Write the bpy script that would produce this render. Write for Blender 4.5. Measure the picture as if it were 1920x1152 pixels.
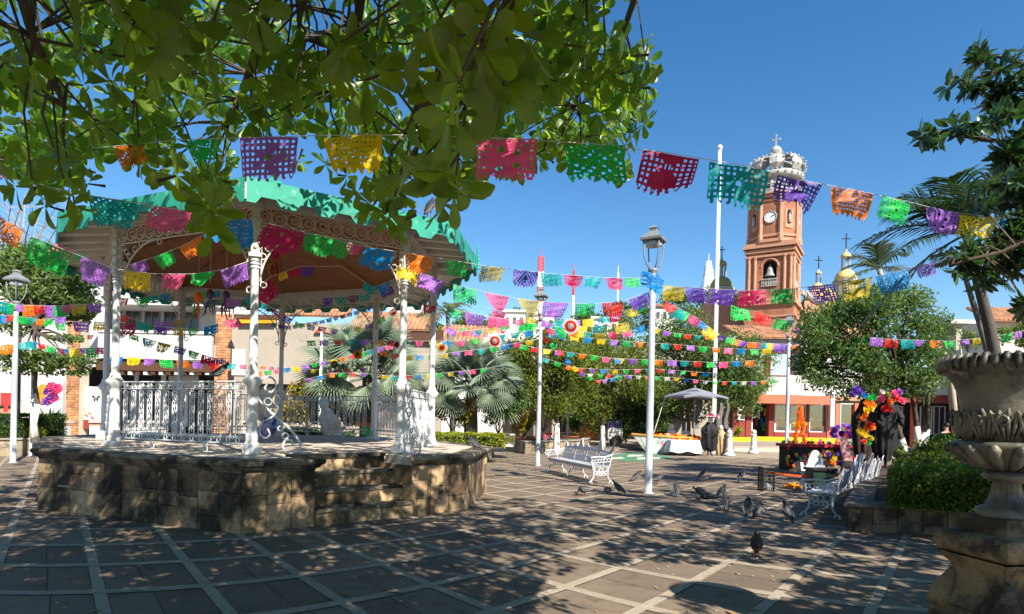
import bpy, math, random
from mathutils import Vector, Matrix
for _o in list(bpy.data.objects): bpy.data.objects.remove(_o)
SC = bpy.context.scene
COL = SC.collection
RNG = random.Random(7)
pi = math.pi
rad = math.radians
# ---------------------------------------------------------------- camera
FPX, HCY, CAMH, ROLL = 1155.0, 784.0, 1.70, rad(1.25)
cam_d = bpy.data.cameras.new('camera')
cam_d.sensor_width = 36.0
cam_d.lens = FPX / 1920 * 36.0
cam_d.shift_y = (HCY - 576) / 1920
cam_d.clip_start, cam_d.clip_end = 0.05, 3000
cam = bpy.data.objects.new('camera', cam_d)
COL.objects.link(cam)
cam.matrix_world = Matrix.Translation((0, 0, CAMH)) @ Matrix.Rotation(-ROLL, 4, 'Y') @ Matrix.Rotation(pi / 2, 4, 'X')
SC.camera = cam
# ---------------------------------------------------------------- daylight
SUN_H = Vector((0.55, -0.835, 0)).normalized()      # horizontal direction towards the sun
SUN_EL = rad(42)
SUN_DIR = (SUN_H * math.cos(SUN_EL) + Vector((0, 0, math.sin(SUN_EL)))).normalized()
W = bpy.data.worlds.new('World'); SC.world = W; W.use_nodes = True
wn = W.node_tree; bg = wn.nodes['Background']
sky = wn.nodes.new('ShaderNodeTexSky'); sky.sky_type = 'NISHITA'; sky.sun_disc = False
sky.sun_elevation = SUN_EL; sky.sun_rotation = math.atan2(SUN_H.x, SUN_H.y)
sky.air_density = 1.0; sky.dust_density = 0.05; sky.ozone_density = 1.6; sky.altitude = 0
hs = wn.nodes.new('ShaderNodeHueSaturation'); hs.inputs['Saturation'].default_value = 1.33
wn.links.new(sky.outputs[0], hs.inputs['Color']); wn.links.new(hs.outputs[0], bg.inputs[0]); bg.inputs[1].default_value = 0.073
sl = bpy.data.lights.new('sun', 'SUN'); sl.energy = 5.0; sl.angle = rad(0.53); sl.color = (1.0, 0.93, 0.79)
so = bpy.data.objects.new('sun', sl); COL.objects.link(so)
so.rotation_euler = SUN_DIR.to_track_quat('Z', 'Y').to_euler(); so.location = (20, -20, 30)
SC.view_settings.view_transform = 'Standard'; SC.view_settings.look = 'None'
SC.view_settings.gamma = 1; SC.view_settings.use_curve_mapping = False
SC.view_settings.exposure = 1.3
SC.render.engine = 'CYCLES'
SC.cycles.max_bounces = 6; SC.cycles.diffuse_bounces = 3; SC.cycles.glossy_bounces = 2
SC.cycles.transmission_bounces = 3; SC.cycles.transparent_max_bounces = 6
SC.cycles.use_denoising = True
SC.cycles.caustics_reflective = False; SC.cycles.caustics_refractive = False
# ---------------------------------------------------------------- measuring helpers
_R = Vector((math.cos(ROLL), 0, math.sin(ROLL))); _U = Vector((-math.sin(ROLL), 0, math.cos(ROLL)))
def at(px, py, Y):
    "point of the place seen at photo pixel (px, py), Y metres in front of the photographer"
    return Vector((0, 0, CAMH)) + Y * (Vector((0, 1, 0)) + (px - 960) / FPX * _R - (py - HCY) / FPX * _U)
def ground(px, py, z=0.0):
    d = Vector((0, 1, 0)) + (px - 960) / FPX * _R - (py - HCY) / FPX * _U
    return Vector((0, 0, CAMH)) + d * ((z - CAMH) / d.z)
def lin(c):
    if isinstance(c, str):
        c = [int(c[i:i + 2], 16) / 255 for i in (0, 2, 4)]
    return tuple(x / 12.92 if x <= 0.04045 else ((x + 0.055) / 1.055) ** 2.4 for x in c)
# ---------------------------------------------------------------- materials
MATS = {}
def mat(name, col, rough=0.75, var=0.15, vs=3.0, bump=0.0, bs=30.0, rnd=0.0, metal=0.0, trans=0.0, tcol=None, spec=0.3,
        stain=None, stain_s=2.0, stain_t=0.55, stain2=None, stain2_s=9.0, stain2_t=0.62, hue=0.0, local=False, leaf=0.0):
    if name in MATS: return MATS[name]
    m = bpy.data.materials.new(name); m.use_nodes = True; MATS[name] = m
    t = m.node_tree; n = t.nodes; L = t.links
    p = n['Principled BSDF']
    p.inputs['Roughness'].default_value = rough; p.inputs['Metallic'].default_value = metal
    p.inputs['Specular IOR Level'].default_value = spec
    if local:
        tc = n.new('ShaderNodeTexCoord'); pos = tc.outputs['Object']
    else:
        geo = n.new('ShaderNodeNewGeometry'); pos = geo.outputs['Position']
    rgb = n.new('ShaderNodeRGB'); rgb.outputs[0].default_value = (*col, 1); c = rgb.outputs[0]
    def noise(s, d=5.0):
        x = n.new('ShaderNodeTexNoise'); x.inputs['Scale'].default_value = s; x.inputs['Detail'].default_value = d
        x.inputs['Roughness'].default_value = 0.62
        L.new(pos, x.inputs['Vector']); return x.outputs['Fac']
    def math_(op, a, b):
        x = n.new('ShaderNodeMath'); x.operation = op
        for i, v in enumerate((a, b)):
            if isinstance(v, (int, float)): x.inputs[i].default_value = v
            else: L.new(v, x.inputs[i])
        return x.outputs[0]
    for (sc, ss, st) in ((stain, stain_s, stain_t), (stain2, stain2_s, stain2_t)):
        if sc is not None:
            r = n.new('ShaderNodeMapRange'); r.inputs[1].default_value = st - 0.07; r.inputs[2].default_value = st + 0.07
            L.new(noise(ss, 8.0), r.inputs[0])
            mx = n.new('ShaderNodeMix'); mx.data_type = 'RGBA'; L.new(r.outputs[0], mx.inputs[0]); L.new(c, mx.inputs[6])
            mx.inputs[7].default_value = (*sc, 1); c = mx.outputs[2]
    if var or rnd or hue or leaf:
        h = n.new('ShaderNodeHueSaturation'); L.new(c, h.inputs['Color'])
        v = 1.0
        if var:
            a = math_('MULTIPLY', math_('SUBTRACT', noise(vs), 0.5), 3.2 * var)
            b = math_('MULTIPLY', math_('SUBTRACT', noise(vs * 9), 0.5), 1.6 * var)
            v = math_('ADD', math_('ADD', a, b), 1.0)
        if rnd or hue:
            oi = n.new('ShaderNodeObjectInfo'); cen = math_('SUBTRACT', oi.outputs['Random'], 0.5)
            if rnd: v = math_('MULTIPLY', v, math_('ADD', math_('MULTIPLY', cen, 2 * rnd), 1.0))
            if hue:
                wn2 = math_('FRACT', math_('MULTIPLY', oi.outputs['Random'], 13.7), 0)
                L.new(math_('ADD', math_('MULTIPLY', math_('SUBTRACT', wn2, 0.5), hue), 0.5), h.inputs['Hue'])
        if leaf:
            gi = n.new('ShaderNodeNewGeometry'); ri_ = gi.outputs['Random Per Island']
            v = math_('MULTIPLY', v, math_('ADD', math_('MULTIPLY', math_('SUBTRACT', ri_, 0.5), 2 * leaf), 1.0))
            L.new(math_('ADD', math_('MULTIPLY', math_('SUBTRACT', math_('FRACT', math_('MULTIPLY', ri_, 17.3), 0), 0.5), 0.05), 0.5), h.inputs['Hue'])
        if not isinstance(v, float): L.new(v, h.inputs['Value'])
        c = h.outputs[0]
    L.new(c, p.inputs['Base Color'])
    if bump:
        b = n.new('ShaderNodeBump'); b.inputs['Strength'].default_value = bump; b.inputs['Distance'].default_value = 0.02
        L.new(noise(bs, 6.0), b.inputs['Height']); L.new(b.outputs[0], p.inputs['Normal'])
    if trans:
        tr = n.new('ShaderNodeBsdfTranslucent')
        if tcol: tr.inputs[0].default_value = (*tcol, 1)
        else: L.new(c, tr.inputs[0])
        mx = n.new('ShaderNodeMixShader'); mx.inputs[0].default_value = trans
        L.new(p.outputs[0], mx.inputs[1]); L.new(tr.outputs[0], mx.inputs[2]); L.new(mx.outputs[0], n['Material Output'].inputs[0])
    return m
# ---------------------------------------------------------------- objects
ORG = {}
def tag(o, label=None, cat=None, group=None, kind=None):
    if label: o['label'] = label
    if cat: o['category'] = cat
    if group: o['group'] = group
    if kind: o['kind'] = kind
    return o
def thing(name, label, cat, loc=(0, 0, 0), group=None):
    o = bpy.data.objects.new(name, None); COL.objects.link(o); o.location = loc; o.empty_display_size = 0.2
    ORG[o.name] = Vector(loc); return tag(o, label, cat, group)
def link(name, me, parent=None, M=None):
    "put mesh data into the scene as an object; M is its place in the world"
    o = bpy.data.objects.new(name, me); COL.objects.link(o)
    M = M or Matrix.Identity(4)
    if parent is not None:
        o.parent = parent; org = ORG[parent.name]
        o.matrix_local = Matrix.Translation(-org) @ M
    else: o.matrix_local = M
    return o
def copy_tree(o, parent=None):
    c = o.copy(); COL.objects.link(c); c.parent = parent
    for ch in o.children: copy_tree(ch, c)
    return c
class MB:
    def __init__(s): s.v = []; s.f = []; s.M = None
    def add(s, vs, fs):
        k = len(s.v)
        if s.M is not None: vs = [s.M @ Vector(q) for q in vs]
        s.v.extend(tuple(q) for q in vs); s.f.extend(tuple(i + k for i in q) for q in fs); return s
    def box(s, c, d, rz=0.0, M=None):
        x, y, z = d[0] / 2, d[1] / 2, d[2] / 2
        T = M if M is not None else Matrix.Translation(c) @ Matrix.Rotation(rz, 4, 'Z')
        vs = [T @ Vector(q) for q in ((-x, -y, -z), (x, -y, -z), (x, y, -z), (-x, y, -z), (-x, -y, z), (x, -y, z), (x, y, z), (-x, y, z))]
        return s.add(vs, ((0, 3, 2, 1), (4, 5, 6, 7), (0, 1, 5, 4), (1, 2, 6, 5), (2, 3, 7, 6), (3, 0, 4, 7)))
    def prism(s, poly, z0, z1):
        n = len(poly)
        vs = [(p[0], p[1], z0) for p in poly] + [(p[0], p[1], z1) for p in poly]
        fs = [tuple(range(n - 1, -1, -1)), tuple(range(n, 2 * n))] + [(i, (i + 1) % n, n + (i + 1) % n, n + i) for i in range(n)]
        return s.add(vs, fs)
    def slab(s, a, b, c, d, t):
        "a thick quadrilateral: corners a b c d, thickened by the vector t"
        vs = [Vector(q) for q in (a, b, c, d)]; vs += [q + Vector(t) for q in vs]
        return s.add(vs, ((0, 3, 2, 1), (4, 5, 6, 7), (0, 1, 5, 4), (1, 2, 6, 5), (2, 3, 7, 6), (3, 0, 4, 7)))
    def lathe(s, prof, n=16, c=(0, 0, 0), a0=0.0, cap=True):
        vs = []; fs = []
        for r, z in prof:
            for i in range(n):
                a = a0 + 2 * pi * i / n; vs.append((c[0] + r * math.cos(a), c[1] + r * math.sin(a), c[2] + z))
        for k in range(len(prof) - 1):
            for i in range(n):
                j = (i + 1) % n; fs.append((k * n + i, k * n + j, (k + 1) * n + j, (k + 1) * n + i))
        if cap:
            fs.append(tuple(range(n - 1, -1, -1))); fs.append(tuple((len(prof) - 1) * n + i for i in range(n)))
        return s.add(vs, fs)
    def tube(s, pts, r, n=6, closed=False):
        P = [Vector(p) for p in pts]; m = len(P)
        R = [r] * m if isinstance(r, (int, float)) else list(r)
        vs = []; fs = []; up = None
        for i in range(m):
            if closed: t = P[(i + 1) % m] - P[i - 1]
            else: t = P[min(i + 1, m - 1)] - P[max(i - 1, 0)]
            if t.length < 1e-9: t = Vector((0, 0, 1))
            t.normalize()
            if up is None: up = Vector((0, 0, 1)) if abs(t.z) < 0.9 else Vector((1, 0, 0))
            x = up.cross(t)
            if x.length < 1e-6: x = Vector((0, 1, 0)).cross(t)
            x.normalize(); y = t.cross(x); up = y
            for k in range(n):
                a = 2 * pi * k / n; vs.append(P[i] + R[i] * (math.cos(a) * x + math.sin(a) * y))
        for i in range(m if closed else m - 1):
            a = i * n; b = ((i + 1) % m) * n
            for k in range(n):
                j = (k + 1) % n; fs.append((a + k, a + j, b + j, b + k))
        if not closed: fs.append(tuple(range(n - 1, -1, -1))); fs.append(tuple((m - 1) * n + k for k in range(n)))
        return s.add(vs, fs)
    def ring(s, c, r, t, X=(1, 0, 0), Z=(0, 0, 1), n=10, k=4, a0=0.0, a1=2 * pi):
        c = Vector(c); X = Vector(X); Z = Vector(Z); full = abs(a1 - a0 - 2 * pi) < 1e-6
        pts = [c + r * (math.cos(a) * X + math.sin(a) * Z) for a in [a0 + (a1 - a0) * i / (n if full else n - 1) for i in range(n)]]
        return s.tube(pts, t, k, closed=full)
    def blob(s, c, r, n=8, m=5, jit=0.0, rng=RNG):
        "rounded lump"
        rx, ry, rz = (r, r, r) if isinstance(r, (int, float)) else r
        vs = [(c[0], c[1], c[2] - rz)]; fs = []
        for j in range(1, m):
            a = -pi / 2 + pi * j / m
            for i in range(n):
                b = 2 * pi * i / n; q = 1 + rng.uniform(-jit, jit)
                vs.append((c[0] + q * rx * math.cos(a) * math.cos(b), c[1] + q * ry * math.cos(a) * math.sin(b), c[2] + q * rz * math.sin(a)))
        vs.append((c[0], c[1], c[2] + rz)); e = len(vs) - 1
        for i in range(n):
            fs.append((0, 1 + (i + 1) % n, 1 + i)); fs.append((e, 1 + (m - 2) * n + i, 1 + (m - 2) * n + (i + 1) % n))
        for j in range(m - 2):
            for i in range(n):
                fs.append((1 + j * n + i, 1 + j * n + (i + 1) % n, 1 + (j + 1) * n + (i + 1) % n, 1 + (j + 1) * n + i))
        return s.add(vs, fs)
    def mesh(s, name, m, smooth=False, org=(0, 0, 0)):
        me = bpy.data.meshes.new(name); o = Vector(org)
        me.from_pydata([(q[0] - o[0], q[1] - o[1], q[2] - o[2]) for q in s.v], [], s.f)
        if m is not None: me.materials.append(m)
        if smooth:
            me.polygons.foreach_set('use_smooth', [True] * len(me.polygons))
        me.update(); return me
    def build(s, name, m, parent=None, smooth=False):
        org = ORG[parent.name] if parent is not None else Vector((0, 0, 0))
        me = s.mesh(name, m, smooth, org)
        o = bpy.data.objects.new(name, me); COL.objects.link(o)
        if parent is not None: o.parent = parent
        ORG[o.name] = org; return o
def lift(o, base):
    "give a one-mesh thing its origin at its base"
    b = Vector(base); o.data.transform(Matrix.Translation(-b)); o.location = b; return o
def smooth_some(o, ang=40):
    me = o.data
    me.polygons.foreach_set('use_smooth', [True] * len(me.polygons))
    try: me.set_sharp_from_angle(angle=rad(ang))
    except Exception: pass
    return o
def off_poly(poly, d):
    "outline grown outwards by d (counter-clockwise polygon)"
    n = len(poly); out = []
    for i in range(n):
        a, b, c = Vector(poly[i - 1][:2]), Vector(poly[i][:2]), Vector(poly[(i + 1) % n][:2])
        e1 = (b - a).normalized(); e2 = (c - b).normalized()
        n1 = Vector((e1.y, -e1.x)); n2 = Vector((e2.y, -e2.x)); k = (n1 + n2)
        k = k / max(0.2, 1 + n1.dot(n2)); q = b + k * d; out.append((q.x, q.y))
    return out
def spiral(c, X, Z, r0, r1, turns, n=26, a0=0.0):
    c = Vector(c); X = Vector(X); Z = Vector(Z)
    return [c + (r0 + (r1 - r0) * i / n) * (math.cos(a0 + 2 * pi * turns * i / n) * X + math.sin(a0 + 2 * pi * turns * i / n) * Z) for i in range(n + 1)]

def smooth_path(P, k=5):
    "Catmull-Rom curve through the points"
    P = [Vector(p) for p in P]; Q = [P[0] * 2 - P[1]] + P + [P[-1] * 2 - P[-2]]; out = []
    for i in range(1, len(Q) - 2):
        a, b, c, d = Q[i - 1:i + 3]
        for j in range(k):
            t = j / k; out.append(0.5 * ((2 * b) + (c - a) * t + (2 * a - 5 * b + 4 * c - d) * t * t + (3 * b - a - 3 * c + d) * t ** 3))
    return out + [P[-1]]
def glass(name, tint=(0.75, 0.8, 0.8), refl=0.14):
    if name in MATS: return MATS[name]
    m = bpy.data.materials.new(name); m.use_nodes = True; MATS[name] = m; t = m.node_tree; n = t.nodes; n.remove(n['Principled BSDF'])
    a = n.new('ShaderNodeBsdfTransparent'); a.inputs[0].default_value = (*tint, 1); b = n.new('ShaderNodeBsdfGlossy'); b.inputs['Roughness'].default_value = 0.04
    x = n.new('ShaderNodeMixShader'); x.inputs[0].default_value = refl; t.links.new(a.outputs[0], x.inputs[1]); t.links.new(b.outputs[0], x.inputs[2]); t.links.new(x.outputs[0], n['Material Output'].inputs[0]); return m
# ================================================================ ground and paving
m_slab = mat('paving_slab', (0.147, 0.110, 0.081), 0.8, 0.2, 1.3, 0.25, 60, rnd=0.2, stain=(0.095, 0.07, 0.052), stain_s=3.5, stain_t=0.6, spec=0.25)
m_band = mat('paving_band', (0.245, 0.195, 0.145), 0.8, 0.14, 2.2, 0.3, 120, rnd=0.08, stain=(0.25, 0.22, 0.19), stain_s=7, stain_t=0.6, stain2=(0.5, 0.45, 0.4), stain2_s=90, stain2_t=0.6)
m_far = mat('far_paving', (0.25, 0.205, 0.16), 0.85, 0.14, 0.5, 0.1, 30)
g = MB(); g.add([(-900, -200, -0.012), (900, -200, -0.012), (900, 1500, -0.012), (-900, 1500, -0.012)], [(0, 1, 2, 3)])
plaza = tag(g.build('plaza_ground', m_far), kind='structure')
A1 = (0.7408, 0.6717); A2 = (-0.749, 0.6626); _det = A1[0] * A2[1] - A1[1] * A2[0]
P0, DP, Q0, DQ = 0.42, 1.045, 3.68, 0.972
def pq(p, q, z=0.0):
    x = (p * A2[1] - q * A1[1]) / _det; y = (A1[0] * q - A2[0] * p) / _det
    th = math.atan2(x, y); r = math.hypot(x, y); return Vector((th * r, r, z))
BW = 0.062
slabs = []
for i in range(-34, 34):
    for j in range(-26, 34):
        p0, p1, q0, q1 = P0 + DP * i + BW, P0 + DP * (i + 1) - BW, Q0 + DQ * j + BW, Q0 + DQ * (j + 1) - BW
        c = pq((p0 + p1) / 2, (q0 + q1) / 2)
        if c.y < 1.6 or c.y > 30 or abs(c.x / c.y) > 1.02: continue
        if -8.5 < c.x < -2.2 and 12.2 < c.y < 17 : continue
        k = RNG.uniform(0.42, 0.58); g_ = 0.006
        for a, b in ((0, k), (k, 1)):
            u0, u1 = p0 + (p1 - p0) * a + g_, p0 + (p1 - p0) * b - g_
            slabs.append((c.y, u0, u1, q0 + g_, q1 - g_))
slabs.sort(key=lambda s: s[0] + 3 * (abs(pq(s[1], s[3]).x / pq(s[1], s[3]).y) > 0.86) + 6 * (s[0] < 4.2))
def add_slab(mb, s):
    _, u0, u1, v0, v1 = s; dz = RNG.uniform(-0.0015, 0.0015)
    ring = [(u0, v0), (u1, v0), (u1, v1), (u0, v1)]
    top = [pq(a, b, dz) for a, b in ring]; bot = [pq(a, b, -0.011) for a, b in ring]
    mb.add(bot + top, ((4, 5, 6, 7), (0, 1, 5, 4), (1, 2, 6, 5), (2, 3, 7, 6), (3, 0, 4, 7)))
rest = MB()
for n_, s in enumerate(slabs):
    if n_ < 300:
        b = MB(); add_slab(b, s); b.build('paving_slab', m_slab, plaza)
    else: add_slab(rest, s)
tag(rest.build('paving_slabs_far', m_slab, plaza), kind='stuff')
def band(fn, rng_):
    b = MB(); vs = []; fs = []
    for t in rng_:
        vs += [fn(t, -BW), fn(t, BW)]
    for k in range(len(rng_) - 1): fs.append((2 * k, 2 * k + 1, 2 * k + 3, 2 * k + 2))
    b.add(vs, fs); return b
def okp(c): return 1.5 < c.y < 31 and abs(c.x / c.y) < 1.05
for i in range(-33, 34):
    T = [Q0 + DQ * k / 2 for k in range(-52, 68)]; T = [t for t in T if okp(pq(P0 + DP * i, t))]
    if len(T) > 2: band(lambda t, w: pq(P0 + DP * i + w, t, 0.0035 + 0.0003 * (i % 2)), T).build('paving_band', m_band, plaza)
for j in range(-25, 34):
    T = [P0 + DP * k / 2 for k in range(-68, 68)]; T = [t for t in T if okp(pq(t, Q0 + DQ * j))]
    if len(T) > 2: band(lambda t, w: pq(t, Q0 + DQ * j - w, 0.0055 + 0.0003 * (j % 2)), T).build('paving_band', m_band, plaza)
# painted emblem on the paving behind the bench
m_gpaint = mat('green_paint', (0.06, 0.17, 0.10), 0.7, 0.25, 4); m_wpaint = mat('white_paint_ground', (0.42, 0.40, 0.36), 0.7, 0.2, 5)
b = MB(); b.add([ground(x, y, 0.010) for x, y in ((1138, 856), (1170, 850), (1215, 849), (1262, 858), (1215, 866), (1165, 865))], [(5, 4, 3, 2, 1, 0)]); b.build('painted_emblem', m_gpaint, plaza)
for q in (((1140, 859), (1166, 857), (1172, 860), (1146, 862)), ((1178, 853), (1208, 852), (1204, 856), (1176, 857)), ((1195, 858), (1240, 857), (1236, 861), (1194, 862))):
    b = MB(); b.add([ground(x, y, 0.014) for x, y in q], [(3, 2, 1, 0)]); b.build('painted_stripe', m_wpaint, plaza)
# ================================================================ bandstand
ZP = 1.02
m_stone = mat('cantera_stone', (0.33, 0.225, 0.13), 0.85, 0.3, 2.0, 0.8, 40, rnd=0.55, hue=0.025, stain=(0.028, 0.021, 0.015), stain_s=1.0, stain_t=0.51, stain2=(0.07, 0.055, 0.04), stain2_s=16, stain2_t=0.63)
m_coping = mat('weathered_coping', (0.20, 0.165, 0.125), 0.9, 0.25, 3, 0.6, 40, rnd=0.15, stain=(0.03, 0.026, 0.022), stain_s=2.4, stain_t=0.5)
m_mortar = mat('pale_mortar', (0.50, 0.44, 0.36), 0.9, 0.15, 8, 0.3, 60)
m_floor = mat('bandstand_floor', (0.42, 0.36, 0.30), 0.8, 0.15, 2, 0.15, 50, rnd=0.06)
m_white = mat('white_enamel', (0.56, 0.57, 0.60), 0.4, 0.05, 3, spec=0.45, stain=(0.36, 0.34, 0.31), stain_s=5, stain_t=0.6, stain2=(0.22, 0.15, 0.10), stain2_s=13, stain2_t=0.72)
m_iron = mat('white_iron', (0.52, 0.53, 0.56), 0.45, 0.08, 8, spec=0.4)
m_teal = mat('teal_sheet', (0.02, 0.25, 0.185), 0.5, 0.1, 2, stain=(0.22, 0.36, 0.31), stain_s=7, stain_t=0.66, stain2=(0.02, 0.16, 0.12), stain2_s=2.2, stain2_t=0.6)
m_roof = mat('pale_teal_roof', (0.26, 0.50, 0.43), 0.55, 0.12, 1.5)
m_soffit = mat('grey_soffit', (0.52, 0.49, 0.45), 0.8, 0.12, 2)
m_wood = mat('ceiling_wood', (0.23, 0.095, 0.038), 0.6, 0.3, 3, 0.2, 30)
m_lace = mat('cast_lace', (0.46, 0.43, 0.40), 0.6, 0.15, 4)
stand = thing('bandstand', 'octagonal bandstand with teal scalloped roof and white columns on a stone platform', 'bandstand', (-5.6, 14.0, 0))
# columns: photo x, distance
CP = [(472, 10.0), (752, 11.3), (808, 14.0), (701, 17.0), (525, 18.1), (336, 17.4), (197, 14.1), (214, 11.4)]
CC = [Vector((at(x, 800, y).x, y, 0)) for x, y in CP]
A_ = ground(70, 955); B_ = ground(450, 1003); C_ = ground(873, 957); D_ = ground(912, 921)
PP = [Vector(q) for q in ((A_.x, A_.y), (B_.x, B_.y), (C_.x, C_.y), (D_.x, D_.y), (-2.9, 18.6), (-7.2, 19.7), (-11.2, 18.4), (-10.75, 14.3))]
e_ = (PP[2] - PP[1]).normalized(); n_in = Vector((-e_.y, e_.x))
def on_e(t, d=0): return PP[1] + e_ * t + n_in * d
bc = (PP[2] - PP[1]).length
def along(px):      # where the sight line through photo x meets the entrance side
    d = at(px, 980, 1.0); d = Vector((d.x, d.y)); o = PP[1]
    return (o.x * d.y - o.y * d.x) / (e_.y * d.x - e_.x * d.y)
t0, t1 = along(589), along(770)
TR = 0.30
notch = [PP[0], PP[1], on_e(t0), on_e(t0, 3 * TR), on_e(t1, 3 * TR), on_e(t1)] + PP[2:]
plat = thing('platform', None, None, (0, 0, 0)); plat.parent = stand; plat.location = -ORG[stand.name]; ORG[plat.name] = Vector((0, 0, 0))
core = off_poly(notch, -0.06)
b = MB(); b.prism(core, -0.01, ZP - 0.03); b.build('platform_core', m_mortar, plat)
b = MB(); b.prism(off_poly(notch, -0.20), ZP - 0.03, ZP); b.build('platform_floor', m_floor, plat)
def stone_face(a, c, z0, z1, wid=0.43, th=0.06, parent=plat, m=m_stone, rows=(2, 3), name='stone_block', rng=RNG):
    a = Vector((a[0], a[1], 0)); c = Vector((c[0], c[1], 0)); L = (c - a).length; e = (c - a) / L; nrm = Vector((e.y, -e.x, 0))
    n = max(1, round(L / wid)); w = L / n
    for i in range(n):
        k = rng.randint(*rows); cuts = [0.0] + sorted(min(0.9, max(0.12, (r_ + 1) / k + rng.uniform(-0.16, 0.16))) for r_ in range(k - 1)) + [1.0]
        for q in range(k):
            ha, hb = z0 + (z1 - z0) * cuts[q] + 0.005, z0 + (z1 - z0) * cuts[q + 1] - 0.005
            if hb - ha < 0.03: continue
            p0 = a + e * (i * w + 0.006) - nrm * th; p1 = a + e * ((i + 1) * w - 0.006) - nrm * th; d = nrm * (th + rng.uniform(-0.008, 0.004))
            mb = MB(); mb.slab(p0 + Vector((0, 0, ha)), p1 + Vector((0, 0, ha)), p1 + Vector((0, 0, hb)), p0 + Vector((0, 0, hb)), d)
            mb.build(name, m, parent)
CZ = ZP - 0.17
for a, c in ((PP[7], PP[0]), (PP[0], PP[1]), (PP[1], on_e(t0)), (on_e(t1), PP[2]), (PP[2], PP[3]), (PP[3], PP[4])): stone_face(a, c, 0.0, CZ)
def coping(poly, i0, i1, prof, piece, m, name, parent):
    "moulded edging along the sides i0..i1 of an outline; prof = (out, z) pairs"
    rings = [off_poly(poly, o) for o, z in prof]; n = len(poly)
    for i in i0:
        j = (i + 1) % n; L = (Vector(poly[j]) - Vector(poly[i])).length; k = max(1, round(L / piece))
        for q in range(k):
            mb = MB(); vs = []
            for s_ in (q / k + (0.0025 / L if q else 0), (q + 1) / k - (0.0025 / L if q < k - 1 else 0)):
                for rg, (o, z) in zip(rings, prof):
                    A, B = Vector(rg[i]), Vector(rg[j]); w = A + (B - A) * s_; vs.append((w.x, w.y, z))
            h = len(prof); mb.add(vs, [(a, a + h, (a + 1) % h + h, (a + 1) % h) for a in range(h)] + [tuple(range(h)), tuple(range(2 * h - 1, h - 1, -1))])
            mb.build(name, m, parent)
prof = [(-0.30, ZP + 0.004), (-0.30, CZ), (0.0, CZ), (0.012, CZ + 0.03), (0.05, CZ + 0.045), (0.07, CZ + 0.085), (0.105, CZ + 0.10), (0.12, ZP - 0.03), (0.11, ZP - 0.006), (0.08, ZP + 0.006)]
coping(notch, [0, 1, 5, 6, 7, 8, 9, 10, 11] if len(notch) > 11 else [i for i in range(len(notch)) if i not in (2, 3, 4)], None, prof, 0.85, m_coping, 'coping_stone', plat)
steps = thing('steps', None, None, (0, 0, 0)); steps.parent = stand; steps.location = -ORG[stand.name]; ORG[steps.name] = Vector((0, 0, 0))
for k in range(4):
    zt = ZP * (k + 1) / 4; d0 = k * TR
    nst = 3
    for q in range(nst):
        a, c = t0 + (t1 - t0) * q / nst + 0.004, t0 + (t1 - t0) * (q + 1) / nst - 0.004
        mb = MB(); mb.prism([on_e(a, d0 - 0.012), on_e(c, d0 - 0.012), on_e(c, d0 + 0.10), on_e(a, d0 + 0.10)], zt - ZP / 4, zt - 0.05); mb.build('riser_stone', m_stone, steps)
    if k < 3:
        mb = MB(); mb.prism([on_e(t0 + 0.002, d0 - 0.04), on_e(t1 - 0.002, d0 - 0.04), on_e(t1 - 0.002, d0 + TR + 0.02), on_e(t0 + 0.002, d0 + TR + 0.02)], zt - 0.05, zt); mb.build('tread', m_coping, steps)
mb = MB(); mb.prism([on_e(t0, 3 * TR - 0.05), on_e(t1, 3 * TR - 0.05), on_e(t1, 3 * TR + 0.3), on_e(t0, 3 * TR + 0.3)], ZP - 0.05, ZP + 0.006); mb.build('top_tread', m_coping, steps)
for tt, sg in ((t0, 1), (t1, -1)):      # cheek walls of the stair opening
    stone_face(on_e(tt + sg * 0.0, 3 * TR) if sg < 0 else on_e(tt), on_e(tt) if sg < 0 else on_e(tt, 3 * TR), 0.0, CZ, 0.3)
# columns
m_b = MB()
m_b.box((0, 0, 0.05), (0.25, 0.25, 0.10)); m_b.lathe([(0.115, 0.10), (0.12, 0.16), (0.095, 0.20), (0.10, 0.30), (0.085, 0.34), (0.082, 1.02), (0.095, 1.06)], 16, cap=False)
col_ped = m_b.mesh('column_pedestal', m_white)
m_b = MB(); m_b.lathe([(0.08, 1.06), (0.10, 1.10), (0.15, 1.16), (0.155, 1.20), (0.10, 1.27), (0.085, 1.30), (0.09, 1.33), (0.065, 1.36), (0.062, 2.2), (0.058, 3.0)], 16, cap=False)
for z in (3.0, 3.06, 3.12): m_b.lathe([(0.058, z), (0.085, z + 0.02), (0.058, z + 0.05)], 12, cap=False)
col_shaft = m_b.mesh('column_shaft', m_white, True)
m_b = MB(); m_b.box((0, 0, 3.62), (0.13, 0.13, 0.92)); m_b.box((0, 0, 3.22), (0.19, 0.19, 0.06)); m_b.box((0, 0, 4.02), (0.2, 0.2, 0.1))
for sx in (-1, 1):
    for z in (3.35, 3.5, 3.65, 3.8): m_b.blob((sx * 0.07, 0, z), 0.035, 6, 4); m_b.blob((0, sx * 0.07, z), 0.035, 6, 4)
col_cap = m_b.mesh('column_capital', m_lace)
CEN = sum(CC, Vector()) / 8
ZB = ZP + 4.05          # ring beam underside
for c in CC:
    a = math.atan2(c.y - CEN.y, c.x - CEN.x)
    M_ = Matrix.Translation((c.x, c.y, ZP + 0.004)) @ Matrix.Rotation(a, 4, 'Z')
    p = link('column', col_ped, stand, M_); ORG[p.name] = Vector((0, 0, 0))
    for nm, me in (('shaft', col_shaft), ('capital', col_cap)):
        s = bpy.data.objects.new(nm, me); COL.objects.link(s); s.parent = p
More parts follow.
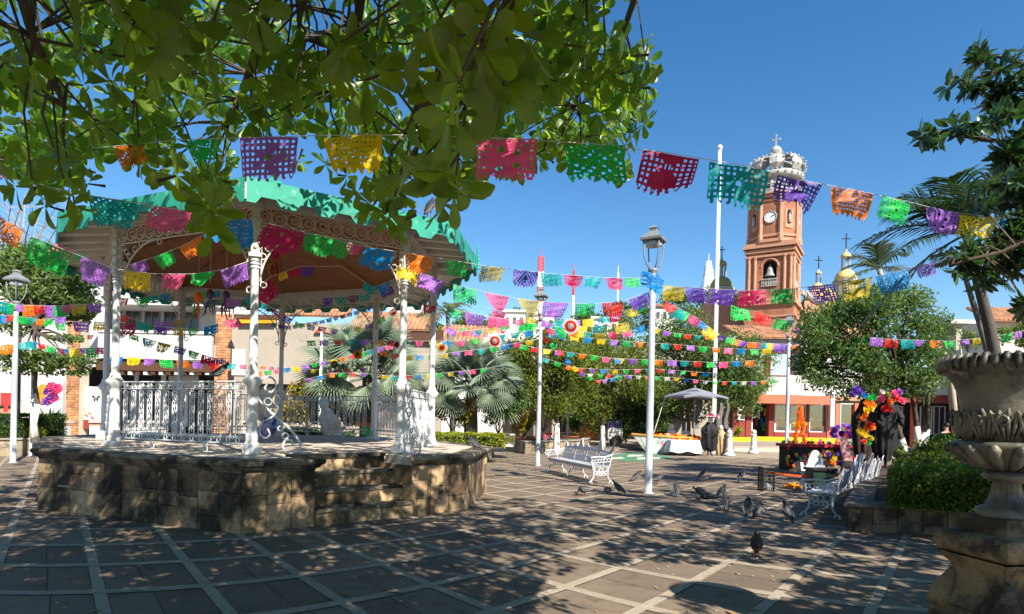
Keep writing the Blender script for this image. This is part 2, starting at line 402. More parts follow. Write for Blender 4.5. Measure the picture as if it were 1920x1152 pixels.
# railings: thing > railing > baluster
mb = MB()
for x in (-0.055, 0.055): mb.tube([(x, 0, 0.12), (x, 0, 0.86)], 0.009, 5)
for z in (0.30, 0.50, 0.70): mb.ring((0, 0, z), 0.032, 0.009, n=8)
for z in (0.22, 0.40, 0.60, 0.78):
    mb.tube([(0, 0, z - 0.06), (0, 0, z), (0, 0, z + 0.06)], [0.004, 0.024, 0.004], 4)
    mb.tube([(-0.036, 0, z), (0, 0, z), (0.036, 0, z)], [0.004, 0.016, 0.004], 4)
mb.tube([(-0.05, 0, 0.86), (0.05, 0, 0.86)], 0.011, 4); mb.tube([(-0.05, 0, 0.12), (0.05, 0, 0.12)], 0.011, 4)
bal_me = mb.mesh('baluster', m_iron)
def railing(a, c, inset=0.2):
    a = Vector((a.x, a.y, 0)); c = Vector((c.x, c.y, 0)); L0 = (c - a).length; e = (c - a) / L0; a = a + e * inset; L = L0 - 2 * inset; Z = Vector((0, 0, 1))
    z0 = ZP + 0.16; mb = MB()
    mb.tube([a + Z * (z0 + 1.02), a + e * L + Z * (z0 + 1.02)], 0.018, 6)
    for zz in (0.90, 0.10, 0.0): mb.tube([a + Z * (z0 + zz), a + e * L + Z * (z0 + zz)], 0.012, 5)
    n = max(4, round(L / 0.215)); w = L / n
    for i in range(n):
        p = a + e * ((i + 0.5) * w)
        mb.ring(p + Z * (z0 + 0.955), 0.055, 0.010, e, Z, 10, 4); mb.ring(p + Z * (z0 + 0.955), 0.026, 0.008, e, Z, 7, 4); mb.ring(p + e * w / 2 + Z * (z0 + 0.93), 0.03, 0.008, e, Z, 7, 4); mb.ring(p + Z * (z0 + 0.05), 0.042, 0.009, e, Z, 8, 4)
        mb.ring(p + e * w / 2 + Z * (z0 + 0.10), 0.03, 0.008, e, Z, 7, 4)
    for k in (0.28, 0.72):
        for zz in (0.045, 0.125): mb.ring(a + e * (L * k) + Z * (ZP + zz), 0.05, 0.012, e, Z, 10, 5)
    r = mb.build('railing', m_iron, stand); rz = math.atan2(e.y, e.x)
    for i in range(n):
        p = a + e * ((i + 0.5) * w)
        link('baluster', bal_me, r, Matrix.Translation((p.x, p.y, z0)) @ Matrix.Rotation(rz, 4, 'Z'))
for i in range(1, 8): railing(CC[i], CC[(i + 1) % 8])
# scrolled handrails at the entrance
def handrail(c, d, m=m_iron):
    d = d.normalized(); Z = Vector((0, 0, 1)); X = Vector((d.x, d.y, 0)); o = Vector((c.x, c.y, ZP)); mb = MB()
    mb.tube(smooth_path([o + X * x + Z * z for x, z in ((0.10, 1.22), (0.26, 1.26), (0.34, 1.14), (0.27, 1.02), (0.17, 1.07), (0.2, 1.15))]), 0.018, 6)
    mb.tube(smooth_path([o + X * x + Z * z for x, z in ((0.06, 1.1), (0.08, 0.9), (0.2, 0.75), (0.42, 0.55), (0.62, 0.36), (0.74, 0.16), (0.7, 0.03), (0.56, 0.01), (0.47, 0.1), (0.5, 0.22), (0.6, 0.22), (0.62, 0.14))]), 0.02, 6)
    mb.tube(smooth_path([o + X * x + Z * z for x, z in ((0.42, 0.9), (0.34, 0.98), (0.3, 0.86), (0.38, 0.76), (0.3, 0.62), (0.14, 0.52), (0.1, 0.36), (0.18, 0.26), (0.26, 0.32), (0.22, 0.42))]), 0.014, 6)
    for x, z, r in ((0.22, 0.86, 0.06), (0.3, 0.7, 0.05), (0.5, 0.3, 0.05), (0.42, 0.42, 0.04)): mb.ring(o + X * x + Z * z, r, 0.011, X, Z, 10, 5)
    mb.build('handrail', m, stand)
out_ = Vector((-n_in.x, -n_in.y, 0))
handrail(CC[0] + Vector((0.02, 0, 0)), (Vector((e_.x, e_.y, 0)) * 0.95 + out_ * 0.25)); handrail(CC[1], out_ * 1.0 - Vector((e_.x, e_.y, 0)) * 0.1)
# eaves
ZE = 5.22
def eave_pt(px, py):
    d = at(px, py, 1.0) - Vector((0, 0, CAMH)); t = (ZE - CAMH) / d.z; q = Vector((0, 0, CAMH)) + d * t; return Vector((q.x, q.y))
EP = [eave_pt(462, 336), eave_pt(850, 423), eave_pt(893, 488), Vector((-2.85, 18.5)), Vector((-7.1, 19.6)), Vector((-11.0, 18.3)), Vector((-10.6, 14.2)), eave_pt(112, 402)]
AP = Vector((CEN.x, CEN.y, 6.9))
roof = thing('roof', None, None, (0, 0, 0)); roof.parent = stand; roof.location = -ORG[stand.name]; ORG[roof.name] = Vector((0, 0, 0))
for i in range(8):
    j = (i + 1) % 8; a, c = EP[i], EP[j]; L = (c - a).length; e = (c - a) / L
    A3, C3 = Vector((a.x, a.y, ZE)), Vector((c.x, c.y, ZE)); Z = Vector((0, 0, 1)); E3 = Vector((e.x, e.y, 0)); nn = Vector((e.y, -e.x, 0))
    # roof sheet with standing seams
    mb = MB(); mb.add([A3, C3, AP, A3 - Z * 0.04, C3 - Z * 0.04, AP - Z * 0.04], [(0, 1, 2), (5, 4, 3), (0, 3, 4, 1)])
    for q in range(1, 7):
        s_ = A3 + (C3 - A3) * q / 7; k_ = 1 - abs(q / 7 - 0.5) * 2
        mb.tube([s_ + Z * 0.02, s_ + (AP - s_) * (0.97 * k_) + Z * 0.02], 0.016, 4)
    mb.build('roof_panel', m_roof, roof)
    # scalloped fascia
    nt = max(3, round(L / 0.62)); w = L / nt; pts = [(0, 0.03)]; low = []
    for q in range(nt):
        x = q * w
        low += [(x, -0.34), (x + 0.22 * w, -0.34), (x + 0.36 * w, -0.23), (x + 0.72 * w, -0.23), (x + 0.86 * w, -0.34)]
    low.append((L, -0.34))
    mb = MB(); vs = []
    for (x, z) in low: vs += [A3 + E3 * x + Z * 0.035 + nn * 0.03, A3 + E3 * x + Z * z + nn * 0.03, A3 + E3 * x + Z * 0.035, A3 + E3 * x + Z * z]
    fs = []
    for q in range(len(low) - 1):
        k = 4 * q; fs += [(k, k + 1, k + 5, k + 4), (k + 2, k + 6, k + 7, k + 3), (k, k + 4, k + 6, k + 2), (k + 1, k + 3, k + 7, k + 5)]
    mb.add(vs, fs); mb.build('fascia', m_teal, roof)
    mb = MB(); mb.tube([A3 + Z * 0.03, A3 - Z * 0.30], 0.024, 6); mb.build('corner_strip', m_white, roof)
    # soffit boards between eave and ring beam
    c0, c1 = Vector((CC[i].x, CC[i].y, ZB + 0.12)), Vector((CC[j].x, CC[j].y, ZB + 0.12))
    a3, b3 = A3 - Z * 0.10, C3 - Z * 0.10
    for q in range(4):
        f0, f1 = q / 4 + 0.004, (q + 1) / 4 - 0.004
        p00, p01, p10, p11 = a3 + (c0 - a3) * f0, b3 + (c1 - b3) * f0, a3 + (c0 - a3) * f1, b3 + (c1 - b3) * f1
        mb = MB(); mb.slab(p00, p01, p11, p10, Vector((0, 0, 0.02))); mb.build('soffit_board', m_soffit, roof)
    for q in range(1, 5):
        mb = MB(); s_ = q / 5; p, r_ = a3 + (b3 - a3) * s_, c0 + (c1 - c0) * s_
        mb.slab(p - E3 * 0.04 - Z * 0.005, p + E3 * 0.04 - Z * 0.005, r_ + E3 * 0.04 - Z * 0.005, r_ - E3 * 0.04 - Z * 0.005, Vector((0, 0, -0.09))); mb.build('soffit_joist', m_soffit, roof)
    mb = MB()
    mb.slab(a3 + nn * -0.02 - Z * 0.005, a3 + nn * -0.08 - Z * 0.005, c0 + nn * 0.08 - Z * 0.005, c0 + nn * 0.14 - Z * 0.005, Vector((0, 0, -0.12)))
    mb.build('hip_joist', m_soffit, roof)
    # ring beam
    mb = MB(); mb.slab(c0 - nn * 0.07 - Z * 0.12, c0 + nn * 0.07 - Z * 0.12, c1 + nn * 0.07 - Z * 0.12, c1 - nn * 0.07 - Z * 0.12, Vector((0, 0, 0.13))); mb.build('ring_beam', m_lace, roof)
    # plank ceiling, strip by strip up to the middle
    AC = Vector((CEN.x, CEN.y, 6.35)); mb = MB(); nS = 16
    for q in range(nS):
        f0, f1 = q / nS + 0.0015, (q + 1) / nS - 0.0015
        mb.slab(c0 + (AC - c0) * f0, c1 + (AC - c1) * f0, c1 + (AC - c1) * f1, c0 + (AC - c0) * f1, Vector((0, 0, 0.02 + 0.006 * (q % 2))))
    tag(mb.build('ceiling_planks', m_wood, roof), kind='stuff')
    mb = MB(); mb.tube([c0 - Z * 0.02, AC - Z * 0.02], 0.035, 4); mb.build('ceiling_rib', m_wood, roof)
    # cast frieze and arched brackets between the columns
    mb = MB(); bay = (c1 - c0).length; be = (c1 - c0) / bay; t_ = c0 - Z * 0.14
    for zz in (0.0, -0.30): mb.tube([t_ + Z * zz, t_ + be * bay + Z * zz], 0.014, 4)
    nr = max(6, round(bay / 0.24))
    for q in range(nr):
        p = t_ + be * ((q + 0.5) * bay / nr) - Z * 0.15
        mb.ring(p, 0.115, 0.012, be, Z, 10, 3); mb.ring(p + be * 0.02, 0.055, 0.011, be, Z, 7, 3)
        mb.tube([p + be * 0.1 - Z * 0.13, p + be * 0.13, p + be * 0.1 + Z * 0.13], 0.010, 3)
    R_ = min(1.0, bay * 0.36)
    for o, d in ((t_, be), (t_ + be * bay, -be)):
        cc = o + d * (R_ + 0.08) - Z * (R_ + 0.30)
        mb.tube([cc + (-d) * R_ * math.cos(k * pi / 20) + Z * R_ * math.sin(k * pi / 20) for k in range(11)], 0.016, 4)
        mb.tube([o + d * 0.09 - Z * 0.3, o + d * 0.09 - Z * (R_ + 0.32)], 0.012, 4)
        mb.ring(cc - d * R_ - Z * 0.05 + d * 0.05, 0.05, 0.013, d, Z, 9, 4); mb.ring(cc + Z * R_ - Z * 0.05 + d * 0.05, 0.05, 0.013, d, Z, 9, 4)
        for k in range(9):
            ang = (k + 0.5) * pi / 18; gap = R_ * (1 / max(math.cos(ang), math.sin(ang)) - 1)
            if gap > 0.05:
                for u in range(max(1, int(gap / 0.13))):
                    rr = R_ + 0.06 + u * 0.125
                    mb.ring(cc - d * rr * math.cos(ang) + Z * rr * math.sin(ang), 0.052, 0.010, d, Z, 8, 3)
    mb.build('cast_frieze', m_lace, stand)
mb = MB()
for k in range(6): mb.tube([Vector((EP[2].x, EP[2].y, ZE)) + Vector((0.04, 0, -0.2 + 0.09 * k)), Vector((EP[2].x + 0.02, EP[2].y, ZE)) + Vector((0.03 - 0.012 * k, 0, -0.05 + 0.09 * k))], [0.05 - 0.006 * k, 0.004], 5)
mb.build('corner_finial', m_teal, roof)
mb = MB(); mb.lathe([(0.25, 6.75), (0.28, 6.95), (0.1, 7.05), (0.02, 7.3)], 10, (CEN.x, CEN.y, 0)); mb.build("roof_finial", m_teal, roof)
# ================================================================ trees
m_bark = mat('grey_bark', (0.075, 0.058, 0.045), 0.9, 0.3, 6, 0.6, 30)
m_almond = mat('almond_leaf', (0.055, 0.125, 0.014), 0.36, 0.34, 2.2, 0.15, 18, trans=0.46, tcol=(0.36, 0.55, 0.018), leaf=0.45, spec=0.5, stain=(0.10, 0.165, 0.02), stain_s=5, stain_t=0.58, stain2=(0.03, 0.075, 0.015), stain2_s=3, stain2_t=0.6)
m_fig = mat('fig_leaf', (0.03, 0.075, 0.03), 0.3, 0.3, 2, leaf=0.5, trans=0.16, tcol=(0.10, 0.22, 0.04), spec=0.5)
m_tree_y = mat('sunny_foliage', (0.13, 0.155, 0.022), 0.55, 0.4, 0.9, leaf=0.4, trans=0.35, tcol=(0.30, 0.36, 0.025), stain=(0.05, 0.09, 0.018), stain_s=1.4, stain_t=0.52)
m_tree_g = mat('green_foliage', (0.10, 0.15, 0.04), 0.5, 0.4, 0.9, leaf=0.4, trans=0.32, tcol=(0.24, 0.36, 0.05), stain=(0.04, 0.085, 0.03), stain_s=1.4, stain_t=0.55)
m_tree_d = mat('deep_foliage', (0.05, 0.105, 0.032), 0.5, 0.4, 1.2, leaf=0.4, trans=0.28, tcol=(0.2, 0.33, 0.05), stain=(0.14, 0.19, 0.045), stain_s=1.8, stain_t=0.56)
m_hedge = mat('hedge_leaf', (0.042, 0.085, 0.012), 0.5, 0.35, 3, leaf=0.4, trans=0.25, tcol=(0.3, 0.38, 0.02))
m_hedge_y = mat('lime_hedge_leaf', (0.20, 0.25, 0.012), 0.5, 0.3, 3, leaf=0.35, trans=0.3, tcol=(0.5, 0.5, 0.02))
m_croton = mat('croton_leaf', (0.13, 0.075, 0.02), 0.45, 0.5, 4, leaf=0.5, trans=0.25, tcol=(0.4, 0.3, 0.02), stain=(0.30, 0.27, 0.015), stain_s=5, stain_t=0.5)
m_lime = mat('limewashed_trunk', (0.62, 0.60, 0.56), 0.9, 0.2, 5, 0.5, 25, stain=(0.25, 0.22, 0.18), stain_s=5, stain_t=0.62)
LEAF_ST = [(0.0, 0.015), (0.22, 0.10), (0.48, 0.20), (0.72, 0.27), (0.90, 0.21), (1.0, 0.05)]
LEAF_EL = [(0.0, 0.015), (0.2, 0.13), (0.45, 0.2), (0.7, 0.17), (0.88, 0.09), (1.0, 0.01)]
def leaf_verts(st, bend, fold):
    vs = []; fs = []
    for t, w in st:
        z = -bend * t * t; x = t
        vs += [(x, -w, z + fold * w), (x, 0, z), (x, w, z + fold * w)]
    for i in range(len(st) - 1):
        k = 3 * i; fs += [(k, k + 3, k + 4, k + 1), (k + 1, k + 4, k + 5, k + 2)]
    return vs, fs
LV_ST = [leaf_verts(LEAF_ST, b, f) for b, f in ((0.10, 0.25), (0.28, 0.3), (-0.06, 0.2), (0.45, 0.35))]
LV_EL = [leaf_verts(LEAF_EL, b, f) for b, f in ((0.08, 0.3), (0.25, 0.35), (0.0, 0.2), (0.4, 0.3))]
def frame(x, up):
    x = x.normalized(); y = up.cross(x)
    if y.length < 1e-4: y = Vector((1, 0, 0)).cross(x)
    y.normalize(); z = x.cross(y); return Matrix(((x.x, y.x, z.x), (x.y, y.y, z.y), (x.z, y.z, z.z)))
def rand_dir(rng, zmin=-1.0, zmax=1.0):
    z = rng.uniform(zmin, zmax); a = rng.uniform(0, 2 * pi); r = math.sqrt(max(0, 1 - z * z)); return Vector((r * math.cos(a), r * math.sin(a), z))
def rosette(c, axis, n, L, rng, out, spread=(50, 105)):
    "leaves round a twig end: out gets (matrix, variant, size)"
    F = frame(axis, rand_dir(rng)); a0 = rng.uniform(0, 2 * pi)
    for i in range(n):
        a = a0 + 2.399 * i + rng.uniform(-0.25, 0.25); b = rad(rng.uniform(*spread))
        d = F @ Vector((math.cos(b), math.sin(b) * math.cos(a), math.sin(b) * math.sin(a)))
        d.z -= 0.18; d.normalize()
        R = frame(d, axis + rand_dir(rng) * 0.4); s = L * rng.uniform(0.72, 1.12)
        T = Matrix.Translation(c + d * 0.02) @ (R @ Matrix.Diagonal((s, s * rng.uniform(0.85, 1.1), s))).to_4x4()
        out.append((T, rng.randrange(4), s))
def join_leaves(leaves, LV, name, m, parent):
    v = []; f = []
    for T, k, s in leaves:
        vs, fs = LV[k]; o = len(v); v += [T @ Vector(q) for q in vs]; f += [tuple(i + o for i in q) for q in fs]
    mb = MB(); mb.v = [tuple(q) for q in v]; mb.f = f
    o = mb.build(name, m, parent, True); return tag(o, kind='stuff')
def proj(q):
    d = q - Vector((0, 0, CAMH))
    if d.y < 0.15: return None
    return 960 + FPX * d.dot(_R) / d.y, HCY - FPX * d.dot(_U) / d.y
def interp(tab, x):
    for (x0, y0), (x1, y1) in zip(tab, tab[1:]):
        if x0 <= x <= x1: return y0 + (y1 - y0) * (x - x0) / (x1 - x0)
    return tab[0][1] if x < tab[0][0] else tab[-1][1]
def limb(mb, a, b, r0, r1, rng, wob=0.12, n=6, k=6):
    a, b = Vector(a), Vector(b); pts = []; L = (b - a).length
    o = rand_dir(rng) * wob * L; sag = Vector((0, 0, 0.12 * L))
    for i in range(n + 1):
        t = i / n; pts.append(a + (b - a) * t + (o + sag) * math.sin(pi * t) * 0.6 + rand_dir(rng) * 0.02 * L * math.sin(pi * t))
    mb.tube(pts, [r0 + (r1 - r0) * i / n for i in range(n + 1)], k); return pts
def foliage_tree(name, label, cat, trunk_base, limb_from, pts, axes, LV, L, m, nl, rng, bark, trunk_r, lims, spread=(50, 105), nparts=300, group=None, twig_r=0.006):
    t = thing(name, label, cat, trunk_base, group)
    mb = MB(); tb = Vector(trunk_base); lf = Vector(limb_from)
    tp = [tb + (lf - tb) * k / 5 + Vector((0.06 * math.sin(k * 2.0), 0.05 * math.cos(k * 1.7), 0)) * (0 < k < 5) for k in range(6)]
    mb.tube(tp, [trunk_r * (1.25 - 0.11 * k) for k in range(6)], 10); mb.build('trunk', bark, t, True)
    skel = []
    for q in lims:
        mb = MB(); pp = limb(mb, lf - (lf - tb).normalized() * rng.uniform(0, 0.3), q, trunk_r * 0.5, 0.02, rng, 0.10, 22); skel += pp[5:]; mb.build('branch', bark, t, True)
    mb = MB(); leaves = []
    for c, ax in zip(pts, axes):
        near = sorted(skel, key=lambda u: (u - c).length_squared)[:5]; s = near[rng.randrange(len(near))]
        mid = (s + c) / 2 + rand_dir(rng) * 0.12 * (s - c).length + Vector((0, 0, 0.05))
        if (s - c).length > 1.1: mid = c - ax * 0.08; s = mid - ax * 0.06
        mb.tube([s, mid, c], [twig_r * 2.0, twig_r * 1.4, twig_r], 4)
        if (s - c).length > 0.05: ax = (ax + (c - mid).normalized() * 0.7).normalized()
        rosette(c, ax, nl + rng.randint(-1, 2), L, rng, leaves, spread)
    tag(mb.build('twigs', bark, t), kind='stuff')
    def screen(l):
        p = proj(l[0].translation)
        if not p or not (-20 < p[0] < 1940 and -20 < p[1] < 1170): return 0
        return l[2] / max(0.3, l[0].translation.y)
    leaves.sort(key=screen, reverse=True)
    var = []
    for k in range(4):
        b_ = MB(); b_.add(*LV[k]); var.append(b_.mesh('leaf', m, True))
    for T, k, s in leaves[:nparts]: link('leaf', var[k], t, T)
    join_leaves(leaves[nparts:], LV, 'foliage', m, t); return t
# ---- the big almond tree over the photographer
LOW = [(-200, 420), (0, 395), (40, 380), (80, 410), (120, 425), (165, 385), (200, 300), (240, 320), (290, 345), (340, 370), (365, 430), (395, 465), (420, 430), (440, 300), (500, 270), (560, 280), (640, 310), (690, 375), (720, 425), (770, 430), (800, 390), (850, 395), (880, 385), (905, 335), (960, 350), (1010, 345), (1040, 320), (1090, 335), (1150, 350), (1190, 340), (1205, 270), (1228, 235), (1228, 110), (1210, 40), (1150, -10), (1100, -60)]
def in_crown(px, py):
    if px > 1228: return False
    if px > 1150: return (py < interp(LOW, min(px, 1204))) and py > interp([(1150, -10), (1190, 20), (1215, 60), (1228, 130)], px)
    return py < interp([q for q in LOW if q[0] <= 1150], px)
rg = random.Random(21); pts = []; axs = []
def put(px, py, Y, ax=None):
    pts.append(at(px, py, Y)); axs.append((ax or (rand_dir(rg, -0.5, 0.7) + Vector((0.1, -0.35, -0.1)))).normalized())
for q in ((905, 95, 2.35), (860, 150, 2.3), (940, 165, 2.5), (800, 60, 2.6), (770, 130, 2.8), (985, 70, 2.7), (640, 80, 2.9), (690, 150, 3.0), (845, 215, 2.6), (930, 30, 2.5),
          (800, 290, 2.75), (840, 320, 2.7), (770, 320, 2.9), (850, 360, 3.1), (340, 40, 3.0), (300, 90, 3.2), (390, 70, 3.1), (250, 50, 3.3), (180, 230, 4.6), (110, 300, 4.6), (60, 340, 4.4), (130, 370, 4.6),
          (395, 395, 3.9), (400, 430, 4.0), (370, 380, 4.2), (330, 330, 4.2), (725, 400, 4.6), (755, 415, 4.7), (700, 385, 4.8), (740, 370, 4.6), (830, 385, 4.2), (150, 60, 3.4), (60, 120, 3.5), (480, 20, 3.1), (30, 350, 5), (85, 385, 5.2), (140, 385, 5), (120, 335, 5.4), (165, 345, 5.6), (20, 300, 5.4), (60, 300, 5.8), (235, 290, 6), (270, 300, 6), (300, 320, 5.9), (930, 300, 6.5), (980, 310, 6.8), (1020, 290, 6.6), (1070, 300, 7), (1120, 305, 7), (1160, 320, 7), (1140, 270, 7.2), (1185, 250, 7.3), (1200, 190, 7.3), (1205, 230, 7.2), (560, 300, 7), (610, 310, 7.2), (520, 310, 7), (650, 330, 7), (670, 360, 6.8)): put(*q)
while len(pts) < 760:
    px, py = rg.uniform(-120, 1240), rg.uniform(-120, 440)
    if not in_crown(px, py + 40): continue
    gap = math.sin(px * 0.017 + 1.1) * math.sin(py * 0.023 + px * 0.006) + 0.35 * math.sin(px * 0.05) * math.sin(py * 0.061)
    if gap > 0.22 and rg.random() < 0.95: continue
    put(px, py, rg.uniform(5.7, 9.6) if py > 170 else rg.uniform(4.4, 9.4))
n_vis = len(pts)
def shade_wanted(px, py):
    if px < 1000: return (1.0 if px < 860 or py < 1040 else 0.6) if py > 930 else 0.8
    if px < 1130: return 0.85 if py < 1015 else 0.3 - (px - 1000) / 300
    if py > 1055: return 0.0 if px < 1500 else 0.6
    if py > 985: return 0.4
    return 0.85
def hidden_spot(gp, rng, lo, hi, crown):
    "a place up the sun's ray over gp that lies outside the picture (or inside the visible crown)"
    z = rng.uniform(lo, lo + 1.2)
    while z < hi:
        q = gp + SUN_DIR * ((z - gp.z) / SUN_DIR.z); s = proj(q)
        if s is None: out = q.y < -0.3 or (q - Vector((0, 0, CAMH))).length > 2.2
        else:
            m_ = 420 / max(0.4, q.y) + 60
            out = s[0] < -m_ or s[0] > 1920 + m_ or s[1] < -m_
            if not out and crown and q.y > (5.7 if s[1] > 170 else 4.3) and in_crown(s[0], s[1] + 45) and rng.random() < 0.25: out = True
        if out and crown:      # leave the sun's way to the leaves in view open
            for k_ in range(2, 14):
                u = q - SUN_DIR * (0.5 * k_); w = proj(u)
                if w and u.y > 4.6 and u.z > 3.0 and in_crown(w[0], w[1]) and w[1] > -40 and rng.random() < 0.5: out = False; break
        if out: return q
        z += rng.uniform(0.25, 0.6)
    return None
tries = 0
while len(pts) < n_vis + 4300 and tries < 260000:
    tries += 1
    px, py = rg.uniform(-250, 1850), rg.uniform(890, 1330)
    gp = ground(px, py)
    if px > 1250 and py < 1000: continue
    if gp.y > 13 or rg.random() > shade_wanted(px, py) * min(1.0, gp.y / 9): continue
    q = hidden_spot(gp, rg, 3.2, 9.5, True)
    if q is None: continue
    pts.append(q); axs.append((rand_dir(rg, -0.2, 0.9)).normalized())
# roots of the limbs: the trunk stands behind the photographer
LIMBS = [at(560, 40, 5), at(620, 170, 6), at(1050, 60, 6.5), at(1080, 200, 7.2), at(300, 150, 6), at(120, 200, 5), at(430, 230, 6.5), at(760, 250, 5), at(900, 130, 3.2), at(60, 60, 4.6), at(780, 40, 7), at(1160, 150, 7.5), at(250, 60, 7), Vector((3.2, 2.2, 4.6)), Vector((4.6, -1.5, 5)), Vector((-3.5, 1.5, 4.8)), Vector((1.5, 2.0, 5.6))]
foliage_tree('almond_tree', 'big almond tree overhead with broad glossy green leaves filling the upper left sky', 'tree', (1.6, -3.2, 0), (0.9, -1.9, 3.4), pts, axs, LV_ST, 0.185, m_almond, 7, rg, m_bark, 0.26, LIMBS, twig_r=0.007)
# ---- the dark fig whose branches come in from the right
rg = random.Random(5); pts = []; axs = []
def line(p, q, Y0, Y1, n, jit):
    for k in range(n):
        t = (k + rg.random()) / n; pts.append(at(p[0] + (q[0] - p[0]) * t + rg.uniform(-jit, jit), p[1] + (q[1] - p[1]) * t + rg.uniform(-jit, jit), Y0 + (Y1 - Y0) * t)); axs.append((at(q[0], q[1], Y1) - at(p[0], p[1], Y0)).normalized() + rand_dir(rg) * 0.5)
line((1935, 205), (1722, 262), 8.0, 8.0, 17, 9); line((1940, 190), (1780, 150), 8.2, 8.3, 15, 14); line((1900, 175), (1835, 95), 8.2, 8.4, 13, 16); line((1935, 190), (1900, 90), 8.0, 8.0, 9, 14)
line((1950, 330), (1850, 380), 7.8, 7.6, 22, 26); line((1950, 430), (1780, 500), 7.6, 7.4, 22, 20); line((1960, 260), (1880, 300), 7.8, 7.8, 16, 22); line((1960, 470), (1830, 520), 7.4, 7.4, 18, 20); line((1950, 560), (1915, 575), 7.0, 7.0, 5, 10)
line((1840, 170), (1895, 215), 8.3, 8.2, 10, 18); line((1950, 360), (1900, 470), 7.6, 7.6, 22, 30)
tries = 0; n0 = len(pts)
while len(pts) < n0 + 1250 and tries < 60000:
    tries += 1
    if tries % 5 == 0: gp = Vector((3.2 + rg.uniform(-0.6, 0.7), 4.15 + rg.uniform(-0.5, 0.5), rg.uniform(0.5, 2.1))); lvl = 0.10 if gp.z > 1.0 else 0.03
    elif tries % 5 == 1: gp = Vector((rg.uniform(4.4, 8.5), rg.uniform(8.0, 14.0), rg.uniform(0.4, 1.4))); lvl = 0.8
    else:
        px, py = rg.uniform(1180, 1990), rg.uniform(872, 1040); gp = ground(px, py)
        lvl = 1.0 if px > 1450 else (0.55 if py > 900 else 0.12)
        if math.sin(py * 0.16 + px * 0.012) > 0.72: lvl *= 0.1
    if py > 1030 and px < 1500: lvl = 0 if tries % 5 > 1 else lvl
    if rg.random() > lvl * min(1, gp.y / 12): continue
    q = hidden_spot(gp, rg, 3.6, 11, False)
    if q is None: continue
    pts.append(q); axs.append(rand_dir(rg, -0.2, 0.8))
LIMBS = [at(1760, 250, 8.1), at(1800, 150, 8.4), at(1845, 100, 8.4), at(1780, 500, 7.4), at(1870, 390, 7.7), Vector((8.6, 4.5, 6.0)), Vector((12, 6, 6.5)), Vector((14, 4, 6)), Vector((10, 2, 6.5)), at(1910, 470, 7.5)]
foliage_tree('fig_tree', 'dark glossy fig tree whose leafy branches reach in from the right edge', 'tree', (9.6, 6.2, 0), (9.3, 6.6, 3.6), pts, axs, LV_EL, 0.19, m_fig, 9, rg, m_bark, 0.13, LIMBS, spread=(35, 100), nparts=300, twig_r=0.006)
# ---- leafy crowns made of small leaves
def scatter(mb, blobs, n, s, rng, flat=0.0, mean=0.55):
    tot = sum(b[3] * b[4] * b[5] for b in blobs) or 1
    for (cx, cy, cz, rx, ry, rz) in blobs:
        for _ in range(max(4, int(n * rx * ry * rz / tot))):
            d = rand_dir(rng); r = rng.random() ** mean
            p = Vector((cx + d.x * rx * r, cy + d.y * ry * r, cz + d.z * rz * r))
            o = (d * 0.8 + rand_dir(rng) * 0.9 + Vector((0, 0, 0.35 + flat))).normalized()
            F = frame(rand_dir(rng).cross(o) if True else d, o); L = s * rng.uniform(0.6, 1.3); w = L * 0.42
            mb.add([p + F @ Vector(q) for q in ((-L / 2, 0, 0), (0, -w / 2, 0.12 * L), (L / 2, 0, -0.05 * L), (0, w / 2, 0.12 * L))], [(0, 1, 2, 3)])
def lumps(c, r, n, rng, k=0.42):
    out = []
    for _ in range(n):
        d = rand_dir(rng, -0.6, 1.0); q = rng.uniform(0.45, 0.85); s = rng.uniform(0.7, 1.25) * k
        out.append((c[0] + d.x * r[0] * q, c[1] + d.y * r[1] * q, c[2] + d.z * r[2] * q, r[0] * s, r[1] * s, r[2] * s))
    return out
def small_tree(label, base, H, blobs, n, s, m, rng, trunk_m=None, r=0.12, name='plaza_tree', group=None, stems=1, limed=1.1, lean=(0, 0), trunk_top=None):
    t = thing(name, label, 'tree', base, group); base = Vector(base)
    top = Vector(trunk_top) if trunk_top else base + Vector((lean[0], lean[1], H * 0.55))
    for k in range(stems):
        d = Vector((0, 0, 0)) if stems == 1 else Vector((rng.uniform(-0.5, 0.5), rng.uniform(-0.3, 0.3), 0)) * 0.5
        tp = top + d * 3.2 + Vector((0, 0, rng.uniform(-0.3, 0.3)))
        P = [base + d + (tp - base - d) * q / 6 + Vector((rng.uniform(-0.06, 0.06), rng.uniform(-0.06, 0.06), 0)) * (q > 0) for q in range(7)]
        R = [r * (1.35 if q == 0 else 1.0 - 0.1 * q) for q in range(7)]
        mb = MB(); mb.tube(P, R, 8); tr = mb.build('trunk', m_bark, t, True)
        if limed:
            q1 = max(1, min(6, round(limed / ((tp - base).length / 6))))
            mb = MB(); mb.tube(P[:q1 + 1], [x * 1.04 + 0.004 for x in R[:q1 + 1]], 8); mb.build('limewash', m_lime, tr, True)
    mb = MB()
    for b_ in blobs:
        c = Vector(b_[:3]); limb(mb, top - Vector((0, 0, rng.uniform(0, 0.5))), c, r * 0.45, 0.012, rng, 0.1, 4, 5)
    tag(mb.build('branches', m_bark, t), kind='stuff')
    mb = MB(); scatter(mb, blobs, n, s, rng); tag(mb.build('crown', m, t), kind='stuff'); return t
def blobs_px(L):
    "(px, py, Y, rx px, ry px) -> blobs"
    out = []
    for px, py, Y, rx, ry in L:
        c = at(px, py, Y); out.append((c.x, c.y, c.z, rx * Y / FPX, rx * Y / FPX * 0.9, ry * Y / FPX))
    return out
rg = random.Random(3)
